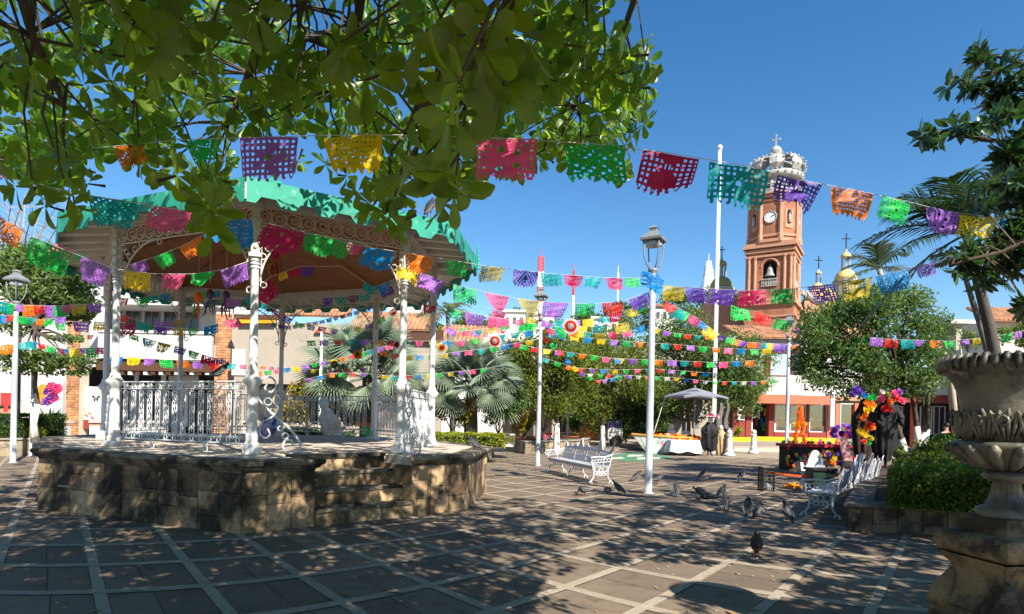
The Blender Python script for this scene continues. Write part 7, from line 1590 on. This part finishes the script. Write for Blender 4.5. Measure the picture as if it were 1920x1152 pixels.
mb = MB(); b = at(1512, 900, 15.2); wb = thing('leaning_board', 'narrow white board leaning left of the white headstone', 'board', (b.x, 15.2, 0)); mb.slab((b.x - 0.06, 15.2, 0), (b.x + 0.2, 15.3, 0), (b.x + 0.02, 15.4, 0.75), (b.x - 0.06, 15.4, 0.75), Vector((0.0, 0.03, 0))); mb.build('panel', m_hsw, wb)
# ---- bollards
def bollard(label, px, py, Y):
    b = Vector((at(px, py, Y).x, Y, 0)); t = thing('bollard', label, 'bollard', b, 'white baluster bollards'); mb = MB()
    mb.lathe([(0.30, 0), (0.30, 0.1), (0.22, 0.14), (0.2, 0.26), (0.24, 0.3), (0.15, 0.36), (0.165, 0.5), (0.15, 0.85), (0.11, 0.98), (0.16, 1.03), (0.14, 1.08)], 18, b); mb.build('shaft', m_trimw, t, True); mb = MB(); mb.blob(b + Vector((0, 0, 1.2)), 0.14, 12, 8); mb.build('ball', m_trimw, t, True)
bollard('white stone bollard standing in front of the shop kerb', 1413, 838, 34.5); bollard('white stone bollard beside the black dressed skeleton figure', 1367, 846, 31.5)
# ---- figures made by the skin technique
def skin_body(name, joints, edges, radii, m, parent, sub=2):
    me = bpy.data.meshes.new(name); org = ORG[parent.name]; me.from_pydata([Vector(j) - org for j in joints], edges, []); me.materials.append(m)
    o = bpy.data.objects.new(name, me); COL.objects.link(o); o.parent = parent
    md = o.modifiers.new('skin', 'SKIN'); md.use_smooth_shade = True
    for v, r in zip(me.skin_vertices[0].data, radii): v.radius = (r, r) if isinstance(r, (int, float)) else r
    me.skin_vertices[0].data[0].use_root = True
    s = o.modifiers.new('sub', 'SUBSURF'); s.levels = s.render_levels = sub; ORG[o.name] = org; return o
def seated_person(label, base, rz, shirt, trousers, hair, seat=0.45, lean=0.08):
    t = thing('person', label, 'person', base); R = Matrix.Translation(base) @ Matrix.Rotation(rz, 4, 'Z')
    J = [(0, 0, seat + 0.1), (0, 0.02, seat + 0.32), (0, lean, seat + 0.55), (0, lean, seat + 0.66), (0, lean - 0.01, seat + 0.78), (0, lean - 0.02, seat + 0.90),
         (-0.2, lean, seat + 0.55), (-0.24, -0.05, seat + 0.3), (-0.16, -0.28, seat + 0.2), (0.2, lean, seat + 0.55), (0.24, -0.05, seat + 0.3), (0.16, -0.28, seat + 0.2),
         (-0.1, -0.05, seat + 0.08), (-0.13, -0.45, seat + 0.09), (-0.13, -0.47, 0.08), (-0.13, -0.6, 0.04), (0.1, -0.05, seat + 0.08), (0.13, -0.45, seat + 0.09), (0.13, -0.47, 0.08), (0.13, -0.6, 0.04)]
    E = [(0, 1), (1, 2), (2, 3), (3, 4), (4, 5), (2, 6), (6, 7), (7, 8), (2, 9), (9, 10), (10, 11), (0, 12), (12, 13), (13, 14), (14, 15), (0, 16), (16, 17), (17, 18), (18, 19)]
    r = [0.15, 0.15, 0.15, 0.06, 0.09, 0.08, 0.075, 0.05, 0.04, 0.075, 0.05, 0.04, 0.1, 0.075, 0.05, 0.045, 0.1, 0.075, 0.05, 0.045]
    skin_body('body', [R @ Vector(q) for q in J], E, r, mat('skin_tone', (0.33, 0.18, 0.11), 0.6, 0.05), t)
    mb = MB(); mb.M = R; c = (0, lean - 0.01, seat + 0.86); mb.blob((c[0], c[1] + 0.015, c[2] + 0.03), (0.098, 0.105, 0.105), 12, 8); mb.build('hair', hair, t, True)
    skin_body('shirt', [R @ Vector(J[k]) for k in (0, 1, 2, 6, 7, 9, 10)], [(0, 1), (1, 2), (2, 3), (3, 4), (2, 5), (5, 6)], [0.168, 0.168, 0.165, 0.095, 0.068, 0.095, 0.068], shirt, t)
    skin_body('trousers', [R @ Vector(J[k]) for k in (0, 12, 13, 14, 16, 17, 18)], [(0, 1), (1, 2), (2, 3), (0, 4), (4, 5), (5, 6)], [0.17, 0.115, 0.09, 0.065, 0.115, 0.09, 0.065], trousers, t)
    return t
m_hair = mat('dark_hair', (0.015, 0.012, 0.01), 0.6); m_blue = mat('dark_trousers', (0.02, 0.025, 0.05), 0.8)
b = Vector((at(1770, 830, 24).x, 24, 0.0)); seated_person('person in a white patterned shirt seated beyond the hedge by the urn', b + Vector((0, 0, 0.45)), rad(200), mat('patterned_shirt', (0.6, 0.6, 0.66), 0.8, 0.1, 3, stain=(0.08, 0.09, 0.16), stain_s=14, stain_t=0.52), m_blue, m_hair)
b = Vector((at(5, 810, 31).x, 31, 0)); seated_person('person in dark clothes seated before the red poster, nearer the picture edge', b + Vector((0, 0, 0.35)), rad(170), mat('dark_shirt', (0.03, 0.03, 0.04), 0.8), m_blue, m_hair)
b = Vector((at(20, 810, 31).x, 31, 0)); seated_person('person in a blue shirt seated before the red poster by the lamp post', b + Vector((0, 0, 0.35)), rad(190), mat('navy_shirt', (0.03, 0.05, 0.2), 0.8), m_blue, m_hair)
# robed figures
def robed(name, label, px, py, Y, H, w, m, cat='figure', lean=0.0, folds=9, legs=True, rng=rg, z0=0.0, shoulders=0.86, bottom=0.16):
    b = Vector((at(px, py, Y).x, Y, z0)); t = thing(name, label, cat, b); n = 48; vs = []; ph = rng.uniform(0, 6)
    prof = [(bottom, 0.55), (bottom + 0.1, 0.72), (0.38, 0.86), (0.55, 0.90), (0.70, 1.0), (0.80, 0.98), (shoulders, 0.72), (0.93, 0.48), (0.97, 0.42), (1.0, 0.12)]
    for f, q in prof:
        amp = 0.20 * (1 - f) + 0.05
        for k in range(n):
            a = 2 * pi * k / n; r = w * q * (1 + amp * math.sin(folds * a + ph + 2 * f)) ; vs.append((b.x + r * math.cos(a) + lean * f * H, b.y + 0.7 * r * math.sin(a), b.z + H * f - (0.05 * H * math.sin(3 * a + ph) if f == bottom else 0)))
    mb = MB(); mb.add(vs, [(j * n + k, j * n + (k + 1) % n, (j + 1) * n + (k + 1) % n, (j + 1) * n + k) for j in range(len(prof) - 1) for k in range(n)] + [tuple((len(prof) - 1) * n + k for k in range(n))]); mb.build('robe', m, t, True)
    if legs:
        for s in (-1, 1): mb = MB(); mb.tube([(b.x + s * 0.09, b.y, b.z + H * 0.25), (b.x + s * 0.07, b.y, b.z + 0.12), (b.x + s * 0.12, b.y - 0.1, b.z)], [0.05, 0.035, 0.03], 6); mb.build('leg', m_robe, t)
    return t, b
t, b = robed('robed_figure', 'tall black cloaked figure draped with a garland of paper flowers by the planter', 1655, 885, 17.3, 2.12, 0.36, m_robe, folds=11, z0=0.47)
G_ = [(1655, 735, 'W'), (1664, 741, 'L'), (1652, 748, 'P'), (1668, 753, 'O'), (1678, 738, 'P'), (1682, 748, 'R'), (1690, 752, 'P'), (1686, 735, 'U'), (1640, 744, 'G'), (1632, 748, 'G'), (1638, 760, 'O'), (1628, 757, 'O'), (1632, 766, 'Y'), (1624, 770, 'Y'), (1622, 778, 'O'), (1618, 785, 'O'), (1630, 798, 'R'), (1624, 803, 'O'), (1634, 800, 'O'), (1614, 810, 'Y'), (1620, 815, 'Y'), (1632, 822, 'L'), (1628, 830, 'G'), (1620, 828, 'R'), (1612, 736, 'I'), (1606, 730, 'I'), (1620, 742, 'B'), (1600, 738, 'I'), (1660, 766, 'R'), (1668, 768, 'R')]
for px, py, c in G_: flower(t, at(px, py, 16.8), rg.uniform(0.10, 0.165), c)
mb = MB(); mb.blob((b.x, b.y - 0.1, 2.52), (0.14, 0.16, 0.18), 12, 8); mb.build('head', m_robe, t, True)
for s in (-1, 1): mb = MB(); mb.tube([(b.x + s * 0.24, b.y, 2.25), (b.x + s * 0.4, b.y - 0.12, 1.95), (b.x + s * 0.3, b.y - 0.33, 1.75)], [0.13, 0.10, 0.06], 8); mb.build('sleeve', m_robe, t, True)
t2, b2 = robed('robed_figure', 'brown cloaked figure standing just behind the black cloaked one', 1617, 875, 18.4, 2.0, 0.32, m_robe2, folds=9, z0=0.40)
mb = MB(); mb.blob((b2.x, b2.y - 0.05, 2.35), (0.14, 0.15, 0.17), 12, 8); mb.build('head', m_robe2, t2, True)
t3, b3 = robed('skeleton_figure', 'skeleton figure in a black dress with a flowered hat right of the parasol pole', 1330, 850, 31.0, 1.75, 0.42, m_robe, folds=8)
mb = MB(); mb.blob((b3.x, b3.y - 0.1, 1.80), (0.13, 0.14, 0.17), 12, 8); mb.build('skull', m_bone, t3, True); mb = MB(); mb.lathe([(0.42, 0), (0.44, 0.03), (0.16, 0.06), (0.14, 0.2), (0.02, 0.22)], 18, (b3.x, b3.y - 0.05, 1.93)); mb.build('hat', m_robe, t3)
for k in range(9): flower(t3, Vector((b3.x - 0.25 + 0.07 * k, b3.y - 0.35, 1.98 + 0.06 * math.sin(k * 2))), 0.1, 'WPW'[k % 3])
for s in (-1, 1): mb = MB(); mb.tube([(b3.x + s * 0.22, b3.y, 1.5), (b3.x + s * 0.38, b3.y - 0.2, 1.2), (b3.x + s * 0.15, b3.y - 0.45, 1.1)], [0.07, 0.05, 0.035], 7); mb.build('arm', m_robe, t3, True)
t4, b4 = robed('skeleton_figure', 'skeleton figure in a tan robe between the black dress and the white bollard', 1351, 846, 31.8, 1.35, 0.3, mat('tan_robe', (0.36, 0.25, 0.14), 0.85, 0.15, 4), legs=False, bottom=0.02, folds=7); mb = MB(); mb.blob((b4.x, b4.y, 1.42), (0.11, 0.12, 0.14), 10, 7); mb.build('skull', m_bone, t4, True)
st = thing('white_statuette', 'small white bust standing at the back of the boat altar', 'statuette', (at(1259, 815, 33).x, 33, 0)); bb = (at(1259, 815, 33).x, 33, 0); mb = MB(); mb.lathe([(0.22, 0), (0.22, 0.7), (0.17, 0.9), (0.2, 1.0), (0.24, 1.12), (0.2, 1.22), (0.09, 1.28)], 14, bb); mb.build('bust', m_trimw, st, True); mb = MB(); mb.blob((bb[0], 33, 1.42), (0.14, 0.15, 0.17), 12, 8); mb.build('head', m_trimw, st, True)
# ---- marigold arch
Ya = 24.0; ar = thing('marigold_arch', 'narrow arch bound with orange marigolds rising beside the pale green headstone', 'flower arch', (at(1499, 855, Ya).x, Ya, 0)); apx = at(1499, 762, Ya)
for px in (1484, 1512):
    ft = Vector((at(px, 855, Ya).x, Ya, 0)); mb = MB(); mb.tube([ft, apx], 0.03, 6); mb.build('arch_pole', m_woodb, ar)
    for k in range(22): p = apx + (ft - apx) * (k + 0.3) / 22; flower(ar, p + Vector((rg.uniform(-0.05, 0.05), -0.06, 0)), 0.115, 'O' if k < 12 else ('YLOU'[k % 4] if px > 1500 else 'IUCO'[k % 4]), name='marigold')
mb = MB(); mb.tube([at(1489, 796, Ya), at(1511, 798, Ya)], 0.03, 6); mb.build('arch_bar', m_woodb, ar)
for k in range(7): flower(ar, at(1490 + 3.3 * k, 796 + 3 * math.sin(k), Ya - 0.05), 0.1, 'YL'[k % 2], name='marigold')
# ---- long altar with a red edge
Yl = 22.5; al = thing('altar_table', 'long altar table with a red edge covered with flowers behind the right bench', 'altar', (at(1545, 860, Yl).x, Yl, 0)); x0, x1 = at(1474, 850, Yl).x, at(1608, 850, Yl).x; zt = at(1540, 834, Yl).z
mb = MB(); mb.box(((x0 + x1) / 2, Yl + 0.4, zt - 0.05), (x1 - x0, 1.0, 0.10)); mb.build('table_top', mat('red_cloth', (0.33, 0.02, 0.03), 0.8, 0.15), al)
mb = MB(); mb.box(((x0 + x1) / 2, Yl + 0.4, (zt - 0.1) / 2), (x1 - x0 - 0.2, 0.85, zt - 0.11)); mb.build('skirt', mat('dark_skirt', (0.03, 0.025, 0.02), 0.9, 0.3, 5), al)
for k in range(46): flower(al, Vector((x0 + (x1 - x0) * rg.random(), Yl - 0.06, zt * rg.uniform(0.15, 0.9))), 0.08, 'OYGLUCR'[k % 7])
for k in range(26): flower(al, Vector((x0 + (x1 - x0) * k / 26, Yl + rg.uniform(0, 0.7), zt + 0.06)), 0.09, 'GLYOP'[k % 5])
for k in range(8): mb = MB(); x = x0 + 0.3 + 0.3 * k; mb.lathe([(0.05, 0), (0.06, 0.12), (0.04, 0.16), (0.045, 0.2)], 9, (x, Yl + 0.5, zt)); mb.build('candle', m_paper['WORYP'[k % 5]], al)
fp = thing('flower_bouquet', 'purple and pink paper bouquet at the middle of the long altar', 'bouquet', at(1580, 815, Yl - 0.3))
for k in range(22): flower(fp, at(1560 + rg.uniform(0, 42), 806 + rg.uniform(-8, 14), Yl - 0.3 + rg.uniform(-0.2, 0.2)), 0.15, 'U' if k % 3 else ('I' if k % 2 else 'P'))
sc_ = thing('pink_sash', 'pink sash hanging from the purple bouquet', 'sash', at(1580, 822, Yl - 0.4)); mb = MB(); vs = []
for j in range(9):
    for k in range(5): c = at(1573 + 4 * k + 1.2 * j, 820 + 6 * j, Yl - 0.45); vs.append((c.x, c.y + 0.05 * math.sin(k * 2.2 + j * 0.4), c.z))
mb.add(vs, [(5 * j + k, 5 * j + k + 1, 5 * j + k + 6, 5 * j + k + 5) for j in range(8) for k in range(4)]); mb.build('cloth', mat('pink_cloth', (0.62, 0.33, 0.36), 0.7, 0.2, 8, trans=0.2), sc_, True)
lf = thing('low_flower_cluster', 'loose marigold and purple flower cluster hanging before the altar skirt', 'flowers', at(1562, 870, 18))
for k in range(26): flower(lf, at(1562 + rg.uniform(-10, 14), 848 + rg.uniform(0, 40), 18 + rg.uniform(-0.2, 0.2)), 0.1, 'OYUIL'[k % 5])
# ---- bin, wire basket, tape, petals
bn = thing('rubbish_bin', 'dark green bin in front of the white headstone board', 'bin', (at(1537, 918, 15.0).x, 15.0, 0)); xb = at(1537, 918, 15.0).x; mb = MB(); vs = []
for z, w in ((0, 0.22), (0.58, 0.27)):
    for sx, sy in ((-1, -1), (1, -1), (1, 1), (-1, 1)): vs.append((xb + sx * w, 15.0 + sy * w * 0.8, z))
mb.add(vs, [(3, 2, 1, 0), (0, 1, 5, 4), (1, 2, 6, 5), (2, 3, 7, 6), (3, 0, 4, 7), (4, 5, 6, 7)]); mb.build('body', mat('dark_green_plastic', (0.012, 0.035, 0.025), 0.5, 0.1), bn); mb = MB(); mb.box((xb, 15.0, 0.62), (0.6, 0.5, 0.06)); mb.build('lid', mat('black_plastic', (0.012, 0.012, 0.012), 0.45), bn)
wr = thing('wire_basket', 'black wire litter basket with a white bag on the open paving', 'litter basket', ground(1436, 921)); gb_ = ground(1436, 921); m_wire = mat('black_wire', (0.012, 0.012, 0.013), 0.5)
hb = (921 - 877) * gb_.y / FPX; wb_ = 10.5 * gb_.y / FPX
for sx, sy in ((-1, -1), (1, -1), (1, 1), (-1, 1)): mb = MB(); mb.tube([gb_ + Vector((sx * wb_, sy * wb_, 0)), gb_ + Vector((sx * wb_, sy * wb_, hb))], 0.018, 5); mb.build('post', m_wire, wr)
for k in range(8):
    z = hb * (0.04 + 0.96 * k / 7); mb = MB(); P = [gb_ + Vector((sx * wb_, sy * wb_, z)) for sx, sy in ((-1, -1), (1, -1), (1, 1), (-1, 1))]; mb.tube(P, 0.010 if k < 7 else 0.022, 4, True); mb.build('hoop', m_wire, wr)
mb = MB()
for k in range(7):
    f = -1 + 2 * (k + 0.5) / 7
    for v in (Vector((f * wb_, -wb_, 0)), Vector((f * wb_, wb_, 0)), Vector((-wb_, f * wb_, 0)), Vector((wb_, f * wb_, 0))): mb.tube([gb_ + v, gb_ + v + Vector((0, 0, hb))], 0.006, 3)
tag(mb.build('wires', m_wire, wr), kind='stuff')
mb = MB(); mb.blob(gb_ + Vector((0.05, 0, 0.1)), (0.1, 0.1, 0.1), 9, 6, 0.2); mb.build('bag', mat('white_bag', (0.6, 0.6, 0.58), 0.6), wr)
tp = thing('orange_tape', 'orange barrier tape stretched from the wire basket to the dark bin', 'tape', gb_ + Vector((0, 0, hb))); mb = MB(); P = [at(1436, 883, gb_.y), at(1470, 888, 15.2), at(1510, 892, 15.0), at(1556, 895, 14.8), at(1640, 893, 16)]; vs = []
for p in P: vs += [p, p - Vector((0, 0, 0.05))]
mb.add(vs, [(2 * k, 2 * k + 1, 2 * k + 3, 2 * k + 2) for k in range(len(P) - 1)]); mb.build('strip', mat('orange_plastic', (0.75, 0.13, 0.02), 0.5, trans=0.2), tp)
gp_ = ground(1488, 915); mp = thing('petal_heap', 'heap of orange marigold petals on the paving beside the white headstone', 'petals', gp_); heap('petals', mp, m_mar, gp_, (0.22, 0.35, 0.10), 120, 0.035)
# ---- white sheet over the back of the right bench
ga, gb2 = ground(1494, 975), ground(1606, 921); dB = (gb2 - ga).normalized(); bkv = Vector((dB.y, -dB.x, 0)); sh2 = thing('white_sheet', 'white quilted sheet hung over the far half of the right bench back', 'sheet', ga + dB * 2.0 + Vector((0, 0, 0.9))); mb = MB(); vs = []
for i in range(13):
    for j in range(6):
        z = 1.16 - 0.10 * j - 0.16 * abs(i / 12 - 0.62) ** 1.3 + 0.015 * math.sin(i * 1.7); p = ga + dB * (1.25 + 1.25 * i / 12) + bkv * (0.50 + 0.22 * (z - 0.45) + 0.06 + 0.02 * math.sin(i * 1.3 + j)); vs.append((p.x, p.y, z))
mb.add(vs, [(6 * i + j, 6 * i + j + 1, 6 * i + j + 7, 6 * i + j + 6) for i in range(12) for j in range(5)]); o = mb.build('cloth', mat('lilac_white_cloth', (0.62, 0.61, 0.70), 0.8, 0.06, 3), sh2, True)
# ---- things by the far planters
ct = thing('vendor_cart', 'white vendor cart with a dark wheel and purple cover under the trees', 'cart', (at(1152, 818, 40).x, 40, 0)); x = at(1152, 818, 40).x
mb = MB(); mb.box((x, 40, 0.85), (0.95, 0.7, 0.7)); mb.build('body', m_trimw, ct); mb = MB(); mb.box((x - 0.05, 40, 1.45), (0.9, 0.7, 0.45)); mb.build('cover', mat('purple_cover', (0.08, 0.06, 0.18), 0.8, 0.3, 3), ct)
for s in (-0.3, 0.3): mb = MB(); mb.ring((x + 0.1, 40 + s * 1.3, 0.36), 0.3, 0.07, (1, 0, 0), (0, 0, 1), 18, 7); mb.tube([(x + 0.1, 40 + s * 1.3 - 0.03, 0.36), (x + 0.1, 40 + s * 1.3 + 0.03, 0.36)], 0.2, 10); mb.build('wheel', mat('tyre', (0.015, 0.015, 0.015), 0.8), ct)
pb = thing('painted_block', 'white block seat painted with blue and yellow patches beside the potted palm', 'block seat', (at(948, 836, 25.5).x, 25.5, 0)); fbox('block', pb, m_wht, 932, 966, 814, 838, 25.5, 0.6); fbox('blue_patch', pb, m_paper['I'], 934, 946, 817, 829, 25.48, 0.015); fbox('yellow_patch', pb, mat('olive_paint', (0.45, 0.38, 0.03), 0.7), 954, 963, 817, 831, 25.48, 0.015)
for k, (px, Yk) in enumerate(((1098, 40.5), (1112, 41))):
    t = thing('orange_urn', ('orange clay urn under the trees left of the vendor cart', 'second orange clay urn nearer the vendor cart')[k], 'urn', (at(px, 810, Yk).x, Yk, 0.4)); mb = MB(); mb.lathe([(0.2, 0.4), (0.34, 0.8), (0.36, 1.1), (0.2, 1.5), (0.16, 1.6), (0.24, 1.7)], 16, (at(px, 810, Yk).x, Yk, 0)); mb.build('body', mat('orange_clay', (0.55, 0.17, 0.04), 0.7, 0.15, 3), t, True)
# ---- figures and flowers behind the bandstand
t5, b5 = robed('robed_figure', 'leaning skeleton figure in orange and white cloth behind the rear railing', 640, 830, 21.6, 1.95, 0.34, mat('orange_white_cloth', (0.66, 0.40, 0.16), 0.8, 0.2, 3, stain=(0.72, 0.7, 0.68), stain_s=2.6, stain_t=0.5, stain2=(0.6, 0.12, 0.02), stain2_s=5, stain2_t=0.62), lean=-0.3, legs=False, bottom=0.02, folds=8)
mb = MB(); mb.blob((b5.x - 0.62, b5.y - 0.05, 2.05), (0.17, 0.18, 0.22), 12, 8); mb.build('skull', m_bone, t5, True)
t6, b6 = robed('robed_figure', 'purple and pink flowered figure behind the rear railing left of the croton', 506, 830, 21.6, 1.5, 0.4, mat('purple_flowered_cloth', (0.35, 0.15, 0.45), 0.8, 0.3, 5, stain=(0.7, 0.55, 0.7), stain_s=5, stain_t=0.52), legs=False, bottom=0.02)
for k in range(16): flower(t6, b6 + Vector((rg.uniform(-0.4, 0.4), -0.35, rg.uniform(0.8, 1.6))), 0.1, 'UPTWU'[k % 5])
bk_ = thing('marigold_basket', 'green basket ringed with marigolds behind the rear railing', 'basket', (at(691, 830, 21.4).x, 21.4, 0)); xk = at(691, 830, 21.4).x; mb = MB(); mb.lathe([(0.2, 0.75), (0.28, 1.3), (0.30, 1.32)], 16, (xk, 21.4, 0)); mb.build('basket', m_paper['G'], bk_); mb = MB(); mb.lathe([(0.16, 0), (0.16, 0.75)], 10, (xk, 21.4, 0)); mb.build('stand', m_woodb, bk_)
for k in range(20): a = k * 0.63; flower(bk_, Vector((xk + 0.32 * math.cos(a), 21.4 - 0.05 + 0.3 * math.sin(a), 0.8 if k < 10 else 1.36)), 0.1, 'O', name='marigold')
pf = thing('paper_flower_hanging', 'large purple and magenta paper flower hung before the white wall at the far left', 'paper flower', at(98, 732, 33))
for k in range(9): flower(pf, at(98 + rg.uniform(-10, 10), 725 + 3.5 * k, 33), 0.36, 'UPU'[k % 3] if k > 2 else 'P')
ag = thing('agave_plant', 'spiky agave in front of the white wall at the far left', 'agave', (at(92, 800, 31.8).x, 31.8, 0.5)); o = Vector((at(92, 795, 31.8).x, 31.8, at(92, 793, 31.8).z)); 
for k in range(20):
    a = 2.4 * k; e = 0.25 + 0.9 * (k / 20); d = Vector((math.cos(a) * math.cos(e), math.sin(a) * math.cos(e), math.sin(e))); mb = MB(); mb.tube([o, o + d * 0.45, o + d * 0.95], [0.05, 0.06, 0.004], 4); mb.build('blade', m_frond, ag)
for k, (px, py, Yk, cc) in enumerate(((1035, 818, 29.6, 'R'), (1015, 820, 29.4, 'P'))):
    t = thing('flower_cluster', ('red flower cluster in the planter of the limewashed tree', 'pink flower cluster beside the white lamp post')[k], 'flowers', at(px, py, Yk))
    for q in range(12): flower(t, at(px + rg.uniform(-12, 12), py + rg.uniform(-4, 4), Yk + rg.uniform(-0.2, 0.2)), 0.1, cc if q % 3 else 'W')
# papier-mache puppets hanging in the bandstand
for k, (px, py, Yk, c1, c2) in enumerate(((372, 558, 14.5, 'O', 'G'), (394, 552, 14.2, 'D', 'T'), (424, 556, 14.0, 'D', 'I'), (516, 478, 12.6, 'C', 'L'))):
    o = at(px, py, Yk); t = thing('hanging_puppet', ('round orange paper puppet hanging in the left of the bandstand', 'dark paper puppet with teal streamers hanging beside the orange one', 'dark paper puppet with indigo streamers nearest the front column', 'crimson paper bell hanging right of the front column')[k], 'puppet', o)
    mb = MB(); mb.blob(o, (0.085, 0.08, 0.12), 10, 7, 0.18); mb.build('body', m_paper[c1], t, True); mb = MB(); mb.tube([o + Vector((0, 0, 0.25)), o + Vector((0, 0, 1.3))], 0.006, 4); mb.build('cord', m_string, t)
    for q in range(5): mb = MB(); e = o + Vector((rg.uniform(-0.16, 0.16), rg.uniform(-0.06, 0.06), -0.35 - rg.uniform(0, 0.2))); mb.tube([o + Vector((0, 0, -0.15)), (o + e) / 2 + rand_dir(rg) * 0.06, e], [0.025, 0.02, 0.012], 5); mb.build('streamer', m_paper[c2 if q % 2 else c1], t)

# pigeon droppings
rg = random.Random(8); mb = MB()
for k in range(170):
    p = ground(rg.uniform(1050, 1560), rg.uniform(885, 1090), 0.0125) if k % 3 else ground(rg.uniform(100, 1700), rg.uniform(930, 1150), 0.0125); r_ = rg.uniform(0.005, 0.017)
    mb.add([p + Vector((r_ * rg.uniform(0.7, 1.3) * math.cos(a * 1.047), r_ * rg.uniform(0.7, 1.3) * math.sin(a * 1.047), 0)) for a in range(6)], [(0, 1, 2, 3, 4, 5)])
tag(mb.build('bird_droppings', mat('dropping_white', (0.45, 0.44, 0.41), 0.8)), 'small pale pigeon droppings dotted over the paving', 'droppings', kind='stuff')
# fallen leaves and crumbs scattered over the paving
rg = random.Random(12); fl_ = []; 
for k in range(150):
    px, py = rg.uniform(0, 1800), rg.uniform(900, 1150); p = ground(px, py, 0.012)
    if -9 < p.x < -0.5 and 8.3 < p.y: continue
    s_ = rg.uniform(0.02, 0.07) if rg.random() < 0.85 else 0.13; R_ = Matrix.Rotation(rg.uniform(0, 6.28), 4, 'Z') @ Matrix.Rotation(rg.uniform(-0.25, 0.25), 4, 'X')
    fl_.append((Matrix.Translation(p) @ R_ @ Matrix.Diagonal((s_, s_, s_ * 0.5, 1)), rg.randrange(4), s_))
o = join_leaves(fl_, LV_EL, 'fallen_leaves', mat('dry_leaf', (0.28, 0.17, 0.07), 0.8, 0.4, 3), None); tag(o, 'dry brown leaves and crumbs scattered over the paving', 'fallen leaves')
